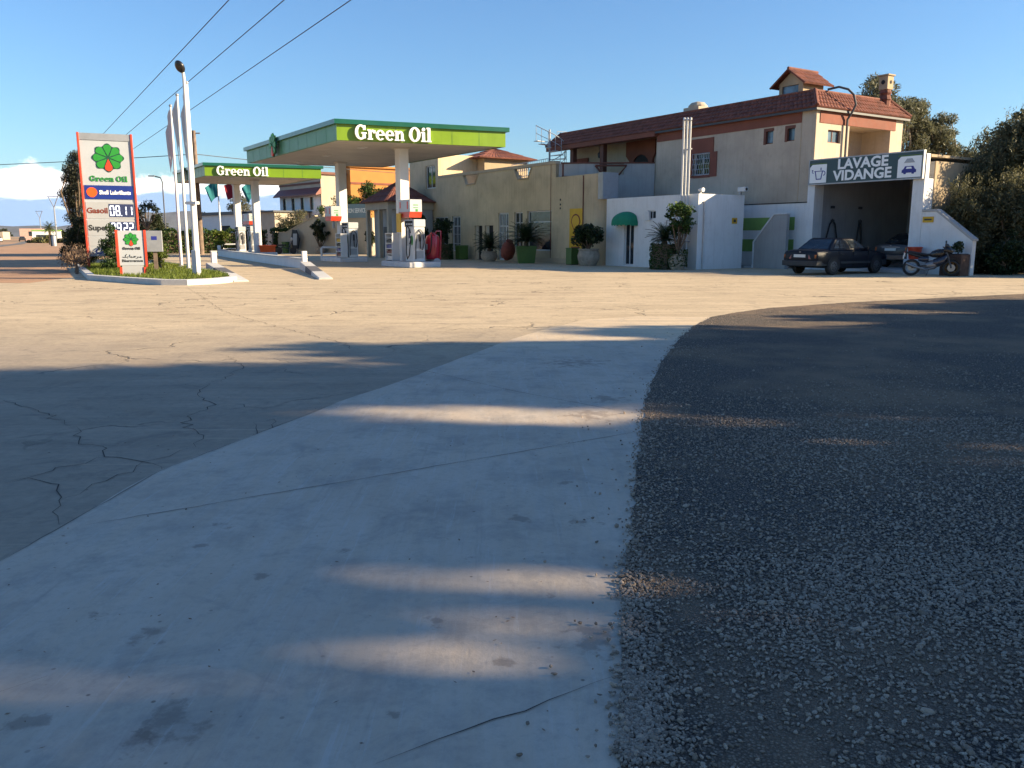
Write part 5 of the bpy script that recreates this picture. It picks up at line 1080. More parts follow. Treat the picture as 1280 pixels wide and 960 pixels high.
# ================================================================= VEHICLES AND SMALL THINGS
def loft(m, secs, closed_ends=True):
    """secs: list of (y, [(x,z)...]) full closed rings of equal length"""
    n = len(secs[0][1]); vs = []; fs = []
    for y, r in secs: vs += [(x, y, z) for x, z in r]
    for i in range(len(secs)-1):
        for k in range(n): fs.append((i*n+k, i*n+(k+1) % n, (i+1)*n+(k+1) % n, (i+1)*n+k))
    fs += [tuple(range(n-1, -1, -1)), tuple(range((len(secs)-1)*n, len(secs)*n))]
    m.add(vs, fs)
def ring_(hw, zb, zt, belt=.0, crown=.02):
    h = zt-zb; half = [(hw*.86, zb), (hw*.96, zb+.05), (hw, zb+h*.30), (hw*1.005, zb+h*.55), (hw*.985, zt-.13), (hw*.94, zt-.05), (hw*.84, zt-.008), (hw*.4, zt+crown)]
    return half+[(-x, z) for x, z in reversed(half)]
def car(name, lab, loc, rz, paint, modern=False):
    t = thing(name, lab, 'car', loc, rz); Lc = 4.42; k = 1.0
    if not modern:
        secs = [(0, .72, .46, .80), (.05, .78, .34, .90), (.4, .825, .27, .945), (.95, .84, .24, .955), (2.0, .84, .22, .945), (3.0, .838, .22, .935), (3.6, .825, .24, .90), (4.15, .79, .28, .835), (4.36, .745, .34, .79), (4.42, .70, .42, .72)]
        gb, gt = (.74, 3.22, .745, .935), (1.28, 2.45, .565, 1.375)
    else:
        secs = [(0, .70, .45, .88), (.06, .80, .34, .98), (.35, .86, .27, 1.03), (.95, .89, .24, 1.03), (2.0, .89, .22, 1.0), (3.0, .885, .22, .97), (3.7, .86, .24, .92), (4.2, .80, .28, .82), (4.42, .72, .34, .75), (4.52, .62, .42, .66)]
        gb, gt = (.62, 3.40, .80, 1.0), (1.25, 2.5, .58, 1.46)
    m = MB(); loft(m, [(y, ring_(hw, zb, zt)) for y, hw, zb, zt in secs]); m.build('body', paint, t, smooth=32)
    # glasshouse
    (y0, y1, hb, zb), (r0, r1, ht, zt) = gb, gt; m = MB(); ca = .035
    def rr(y, hw, z): return (y, hw, z)
    base = [(-hb, y0), (hb, y0), (hb, y1), (-hb, y1)]; top = [(-ht, r0), (ht, r0), (ht, r1), (-ht, r1)]
    m.add([(x, y, zb) for x, y in base]+[(x, y, zt-.03) for x, y in top]+[(x*.86, y+(.08 if y < 2 else -.08), zt+.012) for x, y in top], [(0, 1, 5, 4), (1, 2, 6, 5), (2, 3, 7, 6), (3, 0, 4, 7), (4, 5, 9, 8), (5, 6, 10, 9), (6, 7, 11, 10), (7, 4, 8, 11), (8, 9, 10, 11)])
    cab = m.build('cabin', paint, t, bevel=.03)
    V_ = lambda x, y, z: Vector((x, y, z))
    def pane(name, P, ins, mat_, off=.012):
        P = [Vector(p) for p in P]; c = sum(P, Vector())/len(P); nn = (P[1]-P[0]).cross(P[-1]-P[0]).normalized(); 
        if nn.dot(c-Vector((0, 2, 1.0))) < 0: nn = -nn
        q = [c+(p-c)*ins+nn*off for p in P]; q2 = [p-nn*.01 for p in q]; b = MB(); n_ = len(q); b.add([tuple(p) for p in q]+[tuple(p) for p in q2], [tuple(range(n_)), tuple(range(2*n_-1, n_-1, -1))]+[(i, i+n_, (i+1) % n_+n_, (i+1) % n_) for i in range(n_)]); b.build(name, mat_, cab)
    zz = zt-.03; W = M['glass']
    pane('rear_window', [(-hb, y0, zb), (hb, y0, zb), (ht, r0, zz), (-ht, r0, zz)], .86, W); pane('windscreen', [(hb, y1, zb), (-hb, y1, zb), (-ht, r1, zz), (ht, r1, zz)], .88, W)
    for s in (-1, 1):
        def sd_(u, v): # u along, v up
            a = V_(s*hb, y0, zb).lerp(V_(s*hb, y1, zb), u); b_ = V_(s*ht, r0, zz).lerp(V_(s*ht, r1, zz), u); return a.lerp(b_, v)
        for u0, u1 in ((.10, .215), (.235, .505), (.545, .93)): pane('side_window', [sd_(u0, .12), sd_(u1, .12), sd_(u1 if u1 < .9 else .94, .88), sd_(max(u0, .06), .88)], .97, W)
    # wheels with arches
    wb, ax = (2.665, .93) if not modern else (2.76, .95); hw = .84 if not modern else .89
    for y in (ax, ax+wb):
        for s in (-1, 1):
            m = MB(); m.prism([(y+.375*math.cos(R(q)), .33+.375*math.sin(R(q))) for q in range(-20, 201, 10)], 'x', s*(hw-.10), s*(hw+.006)); m.build('wheel_arch', M['dark'], t)
            m = MB(); x = s*(hw-.085); m.lathe([(.19, -.10), (.29, -.10), (.312, -.07), (.312, .07), (.29, .10), (.19, .10)], (x, y, .312), 24, 'x'); wh = m.build('wheel', M['black'], t, smooth=35)
            m = MB(); m.lathe([(.20, s*.08), (.20, s*.100), (.17, s*.106), (.07, s*.104), (.05, s*.115), (.01, s*.115)], (x, y, .312), 20, 'x'); m.build('hubcap', M['alloy'], wh, smooth=30)
            m = MB()
            for i in range(8): q = 2*math.pi*i/8; m.box(x+s*.106-.002, x+s*.109+.002, y+.125*math.cos(q)-.022, y+.125*math.cos(q)+.022, .312+.125*math.sin(q)-.022, .312+.125*math.sin(q)+.022)
            m.build('hubcap_slots', M['dark'], wh)
    # bumpers, sills, lamps, plate, handles, mirrors
    fl = secs[-1][0]
    m = MB(); hw0 = secs[1][1]; m.prism([(-hw0-.035, .55), (-hw0-.02, -.03), (-hw0+.12, -.085), (hw0-.12, -.085), (hw0+.02, -.03), (hw0+.035, .55), (hw0-.03, .55), (hw0-.05, .05), (-hw0+.05, .05), (-hw0+.03, .55)], 'z', .34, .54); m.build('rear_bumper', M['bumper'] if not modern else paint, t, bevel=.02)
    m = MB(); hf = secs[-3][1]; m.prism([(-hf-.03, fl-.5), (-hf-.02, fl-.12), (-hf+.2, fl+.06), (hf-.2, fl+.06), (hf+.02, fl-.12), (hf+.03, fl-.5), (hf-.05, fl-.5), (hf-.1, fl-.15), (-hf+.1, fl-.15), (-hf+.05, fl-.5)], 'z', .33, .53); m.build('front_bumper', M['bumper'] if not modern else paint, t, bevel=.02)
    for s in (-1, 1):
        z0, z1 = (.60, .80) if not modern else (.70, .90)
        m = MB(); m.add([(s*.40, -.012 if not modern else .0, z0), (s*.76, .03, z0), (s*.80, .30, z0+.02), (s*.80, .30, z1), (s*.74, .04, z1), (s*.38, .002, z1), (s*.40, .12, z0), (s*.38, .12, z1)], [(0, 1, 4, 5), (1, 2, 3, 4), (0, 5, 7, 6), (2, 1, 0, 6), (3, 7, 5, 4), (2, 6, 7, 3)]); lm_ = m.build('tail_lamp', M['taillamp'], t)
        m = MB(); m.box(min(s*.66, s*.73), max(s*.66, s*.73), -.0, .04, z0+.03, z1-.04); m.build('indicator', M['amber'], lm_)
        m = MB(); m.box(min(s*(hw-.02), s*(hw+.014)), max(s*(hw-.02), s*(hw+.014)), ax+.40, ax+wb-.40, .42, .50); m.build('side_trim', M['bumper'], t)
        for yd in (2.08, 1.32):
            m = MB(); m.box(min(s*(hw-.03), s*(hw+.012)), max(s*(hw-.03), s*(hw+.012)), yd, yd+.2, .755, .785); m.build('door_handle', M['bumper'], t)
        m = MB(); 
        for yd in (1.22, 2.12, 3.08): m.box(min(s*(hw-.05), s*(hw+.003)), max(s*(hw-.05), s*(hw+.003)), yd-.005, yd+.005, .30, .88 if not modern else .94)
        m.each('door_gap', M['dark'], t)
        m = MB(); m.box(min(s*.80, s*.98), max(s*.80, s*.98), 2.78, 2.90, .93, 1.05); m.build('wing_mirror', M['bikek'], t, bevel=.02)
        m = MB(); m.box(min(s*.42, s*.72), max(s*.42, s*.72), fl-.16, fl+.0, .58, .72); m.build('headlight', M['glassb'], t)
    m = MB(); z = .66 if not modern else .72; m.box(-.26, .26, -.03, .02, z, z+.11); m.build('number_plate', M['plate'], t)
    if modern: m = MB(); m.box(-.42, .42, -.012, .03, .86, .89); m.build('chrome_strip', M['chrome'], t)
    m = MB(); m.box(-.03, .03, -.01, .03, .84 if not modern else .92, .88 if not modern else .96); m.build('boot_badge', M['chrome'], t)
    m = MB(); m.tube([(-.45, .25, .27), (-.45, -.04, .27)], .03, 8); m.build('exhaust', M['iron'], t)
    # interior seat backs seen through the glass are dark: headrests
    return t
c1 = gl(-20.82, 26.52); car('parked_sedan', 'old dark blue four door sedan parked facing the wash bay', (*c1, .012), RZ, M['carpaint'])
c2 = gl(-21.5, 33.35); car('parked_sedan', 'silver sedan standing inside the shaded wash bay', (*c2, .125), RZ, M['silver'], True)

# motorcycle: local +x forward
t = thing('motorcycle', 'blue white and black motorcycle parked beside the slanted white wall', 'motorcycle', (15.52, 30.95, .01), R(-26))
r_ = .305; wbx = .66
for s, nm in ((-1, 'rear_wheel'), (1, 'front_wheel')):
    m = MB(); c = (s*wbx, 0, r_); th = .065 if s < 0 else .05; m.lathe([(.215, -th), (.27, -th*1.05), (.300, -th*.5), (.305, 0), (.300, th*.5), (.27, th*1.05), (.215, th)], c, 26, 'y'); m2 = m; wh = None
    mm = MB(); prof = [(.215, -th), (.27, -th*1.05), (.3, -th*.5), (.305, 0), (.3, th*.5), (.27, th*1.05), (.215, th), (.215, -th)]
    vs = []; fs = []; nn = 28
    for rr_, h in prof[:-1]:
        for k_ in range(nn): q = 2*math.pi*k_/nn; vs.append((c[0]+rr_*math.cos(q), h, c[2]+rr_*math.sin(q)))
    np_ = len(prof)-1
    for i in range(np_):
        for k_ in range(nn): j = (i+1) % np_; fs.append((i*nn+k_, i*nn+(k_+1) % nn, j*nn+(k_+1) % nn, j*nn+k_))
    mm.add(vs, fs); wh = mm.build(nm, M['black'], t, smooth=50)
    rm = MB(); 
    for q in range(0, 360, 60): a = R(q); rm.tube([(c[0]+.05*math.cos(a), 0, c[2]+.05*math.sin(a)), (c[0]+.205*math.cos(a+.15), 0, c[2]+.205*math.sin(a+.15))], .018, 6)
    rm.tube([(c[0]+.205*math.cos(R(q)), 0, c[2]+.205*math.sin(R(q))) for q in range(0, 361, 15)], .022, 6, False); rm.build('rim', M['signw'] if s < 0 else M['gold'], wh, smooth=40)
    rm = MB(); rm.lathe([(.05, -.07), (.06, 0), (.05, .07)], c, 12, 'y'); rm.build('hub', M['gold'] if s > 0 else M['alloy'], wh, smooth=40)
    rm = MB(); rm.lathe([(.05, -.075), (.13, -.075), (.13, -.07), (.05, -.07)], c, 20, 'y'); rm.build('brake_disc', M['chrome'], wh)
m = MB(); m.tube([(.45, 0, .86), (.30, 0, .70), (.0, 0, .36), (-.15, 0, .34)], .03, 8); m.tube([(.42, 0, .90), (.1, 0, .80), (-.35, 0, .72), (-.75, 0, .82)], .026, 8); m.tube([(-.15, -.1, .38), (wbx*-1, -.1, r_)], .026, 7); m.tube([(-.15, .1, .38), (-wbx, .1, r_)], .026, 7); m.tube([(-.1, 0, .4), (-.25, 0, .72)], .024, 6); m.build('frame', M['bikek'], t, smooth=40)
m = MB(); 
for s in (-1, 1): m.tube([(wbx, s*.085, r_), (.48, s*.085, .86), (.44, s*.085, .98)], [.030, .026, .024], 8)
m.box(.42, .52, -.1, .1, .82, .86); m.build('fork', M['iron'], t, smooth=40)
m = MB(); loft(m, [(0, [(0, 0)]*3)]) if False else None
def blob(name, pts, mt, sub=None, parent=t):
    """tank/seat shells: list of (x, halfwidth, zbottom, ztop)"""
    b = MB(); n_ = 10; vs = []; fs = []
    for x, hw, z0, z1 in pts:
        for k_ in range(n_): q = 2*math.pi*k_/n_; vs.append((x, hw*math.cos(q), (z0+z1)/2+(z1-z0)/2*math.sin(q)))
    for i in range(len(pts)-1):
        for k_ in range(n_): fs.append((i*n_+k_, i*n_+(k_+1) % n_, (i+1)*n_+(k_+1) % n_, (i+1)*n_+k_))
    fs += [tuple(range(n_)), tuple(range((len(pts)-1)*n_, len(pts)*n_))]; b.add(vs, fs); return b.build(name, mt, parent, smooth=60)
blob('tank', [(-.08, .05, .72, .82), (.0, .12, .68, .92), (.18, .16, .66, 1.0), (.34, .14, .70, 1.0), (.44, .06, .80, .94)], M['bikek'])
blob('seat', [(-.80, .05, .84, .92), (-.7, .10, .80, .92), (-.4, .12, .74, .86), (-.15, .11, .72, .82), (.0, .08, .74, .84)], M['black'])
blob('tail_cowl', [(-.92, .03, .86, .92), (-.75, .09, .76, .88), (-.45, .12, .66, .80), (-.25, .10, .62, .74)], M['bikek'])
blob('front_cowl', [(.36, .10, .88, 1.02), (.48, .15, .82, 1.10), (.60, .13, .80, 1.06), (.70, .05, .86, .96)], M['bikek'])
blob('windshield', [(.40, .09, 1.06, 1.20), (.5, .1, 1.03, 1.18), (.58, .06, 1.0, 1.08)], M['glass'])
blob('fairing', [(.05, .14, .34, .62), (.22, .17, .32, .70), (.40, .16, .42, .78), (.5, .12, .58, .84)], M['bikeblue'])
blob('engine', [(-.2, .11, .26, .50), (-.05, .14, .22, .58), (.12, .14, .24, .60), (.22, .10, .34, .54)], M['cast'])
blob('side_panel', [(-.45, .135, .56, .70), (-.28, .15, .50, .74), (-.1, .14, .52, .72)], M['bikeblue'])
blob('headlight', [(.66, .07, .86, .98), (.71, .06, .87, .97), (.735, .03, .89, .95)], M['glassb'])
m = MB(); m.prism([(wbx+.33*math.cos(R(q)), r_+.345*math.sin(R(q))) for q in range(25, 146, 10)]+[(wbx+.315*math.cos(R(q)), r_+.325*math.sin(R(q))) for q in range(145, 24, -10)], 'y', -.06, .06); m.build('front_mudguard', M['bikek'], t)
m = MB(); m.tube([(.1, -.13, .32), (-.2, -.15, .24), (-.55, -.17, .34), (-.85, -.18, .46)], [.025, .03, .055, .06], 10); m.build('exhaust', M['chrome'], t, smooth=40)
m = MB(); m.tube([(.36, -.36, 1.05), (.42, -.2, 1.02), (.45, 0, 1.0), (.42, .2, 1.02), (.36, .36, 1.05)], .016, 7); hb_ = m.build('handlebar', M['iron'], t, smooth=40)
for s in (-1, 1):
    m = MB(); m.tube([(.40, s*.28, 1.04), (.44, s*.33, 1.2)], .008, 5); m.ell((.43, s*.36, 1.25), (.02, .075, .05), 12, 8); m.build('mirror', M['bikek'], hb_, smooth=50); m = MB(); m.tube([(.37, s*.27, 1.045), (.35, s*.38, 1.055)], .022, 7); m.build('grip', M['black'], hb_)
m = MB(); m.box(-.97, -.93, -.06, .06, .62, .76); m.box(-.95, -.9, -.02, .02, .7, .86); m.each('rear_plate', M['plate'], t); m = MB(); m.tube([(-.05, -.12, .3), (-.15, -.32, .02)], .014, 6); m.build('kick_stand', M['iron'], t)
m = MB(); m.box(-.93, -.90, -.05, .05, .84, .90); m.build('tail_lamp', M['taillamp'], t)

t = thing('red_bucket', 'red plastic bucket standing on a block behind the motorcycle', 'bucket', (*gl(-18.95, 31.0), .58), 0); m = MB(); m.lathe([(.20, 0), (.26, .42), (.28, .42), (.28, .47), (.25, .47), (.24, .44), (.19, .03), (.01, .03)], (0, 0, 0), 18); m.build('bucket_body', M['terrapot'] if False else M['redsign'], t, smooth=35); m = MB(); m.tube([(-.27, 0, .44), (-.2, 0, .3), (0, -.24, .22), (.2, 0, .3), (.27, 0, .44)], .008, 5); m.build('handle', M['iron'], t)
t = thing('concrete_block', 'rough grey block under the red bucket by the bay pillar', 'block', (*gl(-18.95, 31.0), 0), RZ); m = MB(); m.box(-.32, .32, -.22, .22, 0, .58); m.build('block', M['concrete'], t, bevel=.02)
t = thing('brick_planter', 'dark brown brick planter box against the slanted white wall end', 'planter', (*gl(-17.2, 30.85), 0), RZ); m = MB(); m.box(-.45, .35, -.30, .3, 0, .8); m.build('box_wall', M['brick'], t, bevel=.02); m = MB(); m.box(-.4, .3, -.25, .25, .79, .82); m.build('soil', M['dark'], t)
p_, _ = clumps((-.05, 0, 1.05), (.4, .25, .2), 8, 420, .14); leaves('foliage', p_, .10, M['potleaf'], t)

# ---------------------------------------------------------------- potted plants along the fronts
def cycad(name, lab, X, Y, z0, n, L, lift, grp, pot=None):
    t = thing(name, lab, 'potted plant', (X, Y, 0), random.uniform(0, 6), grp)
    if pot: pot(t)
    b = MB()
    for i in range(n):
        az = i*2.399; tt = (i+.5)/n; el0 = R(80-tt*75*lift); ln = L*random.uniform(.85, 1.1)*(.7+.3*math.sin(math.pi*min(1, tt+.2))); pts = []; d = Vector((math.cos(az)*math.cos(el0), math.sin(az)*math.cos(el0), math.sin(el0))); p = Vector((0, 0, z0))
        for s_ in range(9): pts.append(p.copy()); p = p+d*(ln/8); d = (d+Vector((0, 0, -.16))).normalized()
        for s_ in range(8):
            a, c = pts[s_], pts[s_+1]; tg = (c-a).normalized(); sd = tg.cross(Vector((0, 0, 1))).normalized() if abs(tg.z) < .99 else Vector((1, 0, 0)); up = sd.cross(tg)
            wd = .24*L*math.sin(math.pi*min(.97, (s_+1.2)/9))+.01
            for sgn in (-1, 1):
                for q_ in range(2):
                    o = a.lerp(c, q_*.5); tip = o+sd*sgn*wd+tg*wd*.5+up*wd*.25; b.quad(tuple(o), tuple(o+tg*.05*L*.5), tuple(tip))
        b.tube([tuple(q) for q in pts], .010, 3, False)
    b.build('fronds', M['cycleaf'], t); m = MB(); m.lathe([(.10, 0), (.14, .1), (.12, .3), (.05, .36)], (0, 0, z0-.32), 10); m.build('stem', M['bark'], t); return t
def pot_round(m_, r, h, mt=None, bulge=1.12):
    def f(t): b = MB(); b.lathe([(r*.72, 0), (r*.95*bulge, h*.35), (r*bulge, h*.6), (r*.95, h*.92), (r*1.08, h*.94), (r*1.08, h), (r*.9, h), (r*.85, h*.9), (.01, h*.9)], (0, 0, 0), 18); b.build('pot', m_, t, smooth=40)
    return f
def pot_square(m_, r, h):
    def f(t): b = MB(); b.add([(s*r*.8, q*r*.8, 0) for s, q in ((-1, -1), (1, -1), (1, 1), (-1, 1))]+[(s*r, q*r, h) for s, q in ((-1, -1), (1, -1), (1, 1), (-1, 1))], [(0, 3, 2, 1), (4, 5, 6, 7), (0, 1, 5, 4), (1, 2, 6, 5), (2, 3, 7, 6), (3, 0, 4, 7)]); b.build('pot', m_, t, bevel=.03); b = MB(); b.box(-r*.86, r*.86, -r*.86, r*.86, h, h+.004); b.build('soil', M['dark'], t)
    return f
def pot_hedge(r, h):
    def f(t):
        b = MB(); b.lathe([(r*.86, 0), (r*.9, h*.5), (r*.84, h*.96), (.01, h*.96)], (0, 0, 0), 14); b.build('pot', M['bark'], t, smooth=50)
        k_ = 2600; a = rng.uniform(0, 6.28, k_); zz = rng.uniform(.02, h, k_); rr_ = r*rng.uniform(.85, 1.06, k_); leaves('ivy_cover', np.column_stack([rr_*np.cos(a), rr_*np.sin(a), zz]), .07, M['hedgeleaf'], t, .7)
    return f
X, Y = gl(-27.75, 25.9); cycad('cycad_pot', 'dark cycad palm in an ivy covered round tub before the white annex', X+.1, Y-.1, 1.25, 52, 1.05, .9, 'cycads along the shop fronts', pot_hedge(.62, 1.15))
X, Y = gl(-38.3, 25.7); cycad('cycad_pot', 'large dark cycad in a lime green tub before the wide shop window', X, Y, 1.15, 56, 1.5, .85, 'cycads along the shop fronts', pot_square(M['limegreen'], .55, .95))
X, Y = gl(-42.2, 25.7); cycad('cycad_pot', 'low dark cycad left of the red clay jar at the shop doors', X, Y, .75, 52, 1.25, .9, 'cycads along the shop fronts', pot_round(M['stonepot'], .45, .6))
def potbush(lab, X, Y, pot, c, r, k, n, cr, sz, m_, stem=None, grp='potted shrubs along the fronts', asp=.6, name='potted_shrub'):
    t = thing(name, lab, 'potted plant', (X, Y, 0), 0, grp); pot(t); p_, cc = clumps(c, r, k, n, cr, .3); leaves('foliage', p_, sz, m_, t, asp); b = MB(); base = (0, 0, stem or .4); limbs(b, base, [tuple(q) for q in cc[:9]], .045); b.build('stems', M['bark'], t); return t
X, Y = gl(-33.0, 25.9); potbush('dark bushy ficus in a rough stone pot at the corner of shop and annex', X, Y, pot_round(M['stonepot'], .5, .85), (0, 0, 1.55), (.72, .72, .55), 20, 2600, .30, .15, M['potleaf'], .8)
X, Y = gl(-26.95, 26.0); t = potbush('small round tree in a pot left of the annex corner by the vent pipes', X+.05, Y-.1, pot_round(M['stonepot'], .36, .7), (0, 0, 2.25), (.62, .62, .72), 22, 1500, .27, .14, M['hedgeleaf'], .7)
k_ = 900; a = rng.uniform(0, 6.28, k_); leaves('ivy_cover', np.column_stack([.42*np.cos(a), .42*np.sin(a), rng.uniform(.15, .9, k_)])+np.array([0, 0, 0]), .07, M['hedgeleaf'], t, .7); b = MB(); b.tube([(0, 0, .6), (.03, 0, 1.2), (0, .02, 1.9)], .035, 7); b.build('trunk', M['bark'], t)
X, Y = gl(-47.2, 25.3); potbush('tall dark climbing plant in a round tub nearer the shop doors', X, Y, pot_hedge(.62, 1.0), (0, 0, 1.9), (.45, .45, .85), 16, 1500, .26, .16, M['potleaf'], .9)
X, Y = gl(-49.4, 24.6); potbush('large dark leafy plant just behind the red extinguisher', X, Y, pot_round(M['stonepot'], .5, .7), (0, 0, 1.9), (.85, .8, 1.0), 22, 2200, .33, .2, M['potleaf'], .7)
def tbin(lab, a, b_, w_, h, nm='green_bin'): t = thingg(nm, lab, 'bin', a, b_, 0, 'green bins along the fronts'); m = MB(); m.box(-w_, w_, -w_, w_, .03, h); m.build('bin_body', M['limegreen'], t, bevel=.02); m = MB(); m.box(-w_*1.06, w_*1.06, -w_*1.06, w_*1.06, h+.002, h+.05); m.build('rim', M['limegreen'], t, bevel=.01); m = MB(); m.box(-w_*.9, w_*.9, -w_*.9, w_*.9, 0, .03); m.build('foot', M['black'], t)
tbin('green square bin beside the yellow advert panel', -34.75, 26.2, .24, .82); tbin('green square bin left of the two open shop doorways', -46.55, 26.3, .3, .85)
t = thingg('clay_jar', 'large red clay jar lying tilted between two dark cycads', 'jar', -40.3, 25.8, 0); m = MB(); m.lathe([(.12, 0), (.36, .25), (.42, .6), (.34, .95), (.18, 1.15), (.2, 1.22), (.14, 1.22), (.12, 1.1), (.01, 1.0)], (0, 0, 0), 18); o = m.build('jar_body', M['terrapot'], t, smooth=50); o.rotation_euler = (R(8), R(28), 0); o.location = (-.15, 0, .14)
t = thingg('red_hydrant', 'small red and white hydrant under the wide shop window', 'hydrant', -38.0, 26.5, 0) if False else None
# ================================================================= TREES, SHRUBS, BACKGROUND
def tree(name, lab, X, Y, z0, c, r, k, n, cr, sz, lm, bm, r0=.16, grp=None, asp=.4, up=0., cat='tree', nl=12, hollow=.3, zmin=None):
    t = thing(name, lab, cat, (X, Y, z0), 0, grp); p_, cc = clumps(c, r, k, n, cr, hollow, zmin); leaves('crown', p_, sz, lm, t, asp, up)
    b = MB(); fork = Vector((c[0]*.4, c[1]*.4, max(.3, c[2]-r[2]*.75))); b.tube([(0, 0, -.1), (fork.x*.5+.05, fork.y*.5, fork.z*.5), tuple(fork)], [r0*1.25, r0, r0*.8], 9)
    idx = np.argsort(-np.linalg.norm(cc-np.array(fork), axis=1))[:nl]; limbs(b, fork, [tuple(cc[i]) for i in idx], r0*.6, 6); b.build('trunk', bm, t, smooth=50); return t
# tall hedge-like bushes at the right
BG = 'tall bushes right of the wash bay'
def bush(lab, X, Y, c, r, k, n, cr, sz, lm, grp=BG, name='tall_bush', up=.4, asp=.35):
    t = tree(name, lab, X, Y, 0, c, r, k, n, cr, sz, lm, M['bark'], .07, grp, asp, up, 'bush', 16, .1, .05)
    if name == 'tall_bush':     # skirt of lower foliage down to the ground and loose upright shoots on top
        p1, _ = clumps((c[0], c[1], .75), (r[0]*1.02, r[1]*1.02, .7), 26, n//3, cr*.8, .2, .04); a_ = leaves_mesh('skirt', p1, sz, asp, up); a_.materials.append(lm); o_ = bpy.data.objects.new('lower_foliage', a_); COL.objects.link(o_); o_.parent = t
        q1 = []
        for i_ in range(46):
            x_, y_ = c[0]+rng.normal(0, r[0]*.55), c[1]+rng.normal(0, r[1]*.5); h0 = c[2]+r[2]*(.75-.25*(abs(x_-c[0])/r[0])**2); L_s = rng.uniform(.5, 1.25); dx_, dy_ = rng.normal(0, .14, 2)
            for s_ in np.linspace(0, 1, 34): q1.append((x_+dx_*s_*L_s+rng.normal(0, .05), y_+dy_*s_*L_s+rng.normal(0, .05), h0+s_*L_s))
        a_ = leaves_mesh('shoots', np.array(q1), sz*.8, .25, .9); a_.materials.append(lm); o_ = bpy.data.objects.new('shoots', a_); COL.objects.link(o_); o_.parent = t
    return t
bush('olive green bush pressed against the lit side wall of the wash bay', 17.75, 33.05, (0, 0, 1.55), (.8, .55, 1.5), 46, 17000, .45, .17, M['bushleaf'])
bush('middle olive bush between the lit bay side wall and the tallest bush', 18.9, 34.3, (0, 0, 2.2), (.9, .7, 2.2), 50, 18000, .5, .17, M['bushleaf'])
bush('tall dense dark bush above the end of the slanted white wall', 20.3, 34.9, (0, 0, 2.9), (1.4, 1.1, 3.0), 80, 34000, .55, .17, M['bushleaf'])
bush('rounded dark bush in front of the dense tall bushes', 19.7, 33.0, (0, 0, 1.7), (1.3, .7, 1.7), 46, 17000, .5, .17, M['bushleaf'])
bush('highest wispy bush right of the slanted white wall', 21.6, 34.6, (0, 0, 3.3), (1.9, 1.5, 3.4), 90, 38000, .6, .18, M['bushleaf'])
bush('wide olive bush behind the other bushes at the far right', 21.6, 37.0, (0, 0, 3.0), (2.0, 1.4, 2.9), 60, 20000, .62, .2, M['bushleaf'])
bush('wide unseen bush ending the bush row, added to shade car and bushes', 23.8, 30.8, (0, 0, 2.8), (2.6, 1.9, 2.9), 80, 30000, .6, .2, M['bushleaf'])  # out of view; added and enlarged to shade the car and front bushes
bush('low dark leafy shrub on the ground in front of the tall bushes', 18.85, 31.9, (0, 0, .85), (.95, .55, .75), 30, 6200, .3, .14, M['potleaf'], BG, 'low_shrub')
bush('low dark shrub on the ground below the highest wispy bush', 20.9, 32.3, (0, 0, .95), (1.2, .6, .85), 30, 6500, .34, .14, M['potleaf'], BG, 'low_shrub')
# eucalyptus and other trees behind
ET = 'trees behind the beige building'
tree('eucalyptus_tree', 'tall grey green eucalyptus rising behind the chimney and gable', 21.9, 52.5, 0, (.2, 0, 7.0), (2.2, 1.9, 3.9), 80, 24000, .62, .22, M['eucleaf'], M['pbark'], .2, ET, .28)
tree('eucalyptus_tree', 'tall eucalyptus just right of the lit gable end', 24.6, 53.5, 0, (0, 0, 6.6), (1.7, 1.5, 4.0), 66, 19000, .58, .22, M['eucleaf'], M['pbark'], .17, ET, .28)
tree('eucalyptus_tree', 'round topped eucalyptus between the gable and the tall bushes', 27.0, 54.5, 0, (0, 0, 6.2), (1.6, 1.5, 3.2), 64, 19000, .5, .21, M['eucleaf'], M['pbark'], .15, ET, .28)
tree('eucalyptus_tree', 'small low eucalyptus just right of the round topped one', 29.8, 55.5, 0, (0, 0, 5.0), (1.6, 1.4, 2.6), 46, 13000, .5, .21, M['eucleaf'], M['pbark'], .13, ET, .28)
tree('broadleaf_tree', 'dark broadleaf tree rising above the highest wispy bush', 28.9, 46.0, 0, (.3, 0, 7.0), (2.1, 1.9, 3.2), 60, 22000, .6, .22, M['darkleaf'], M['bark'], .2, ET, .45)
tree('eucalyptus_tree', 'pale eucalyptus standing behind the crimson flag', -33.4, 104, 0, (0, 0, 5.0), (1.4, 1.3, 1.9), 22, 2600, .5, .24, M['eucleaf'], M['pbark'], .14, 'trees behind the hedge', .3)
# price sign island planting
tree('cypress', 'narrow greyish cypress behind the left edge of the price sign', -19.15, 37.2, .12, (0, 0, 2.75), (.5, .5, 2.55), 90, 17000, .27, .1, M['cypleaf'], M['bark'], .08, None, .3, 1.2, 'tree', 10, .05)
IG = 'shrubs on the lawn island'
def ishrub(lab, X, Y, c, r, k, n, cr, sz, lm, up=.3, name='island_shrub', asp=.4): return tree(name, lab, X, Y, .1, c, r, k, n, cr, sz, lm, M['bark'], .05, IG, asp, up, 'shrub', 8, .1, .03)
ishrub('dark ivy mass around the foot of the cypress', -18.4, 36.0, (0, 0, 1.0), (.85, .7, 1.1), 32, 8000, .3, .1, M['darkleaf'])
ishrub('dark conical evergreen in front of the price sign', -15.85, 33.4, (0, 0, .9), (.46, .46, .92), 26, 5200, .24, .09, M['hedgeleaf'], 1.0)
ishrub('bushy green evergreen in front of the lower lit price', -15.5, 34.4, (0, 0, .8), (.7, .55, .7), 28, 5000, .28, .1, M['hedgeleaf'], .8)
ishrub('low rounded yellow green shrub right of the welcome board', -14.25, 33.8, (0, 0, .65), (.42, .4, .6), 18, 2600, .2, .09, M['brightleaf'])
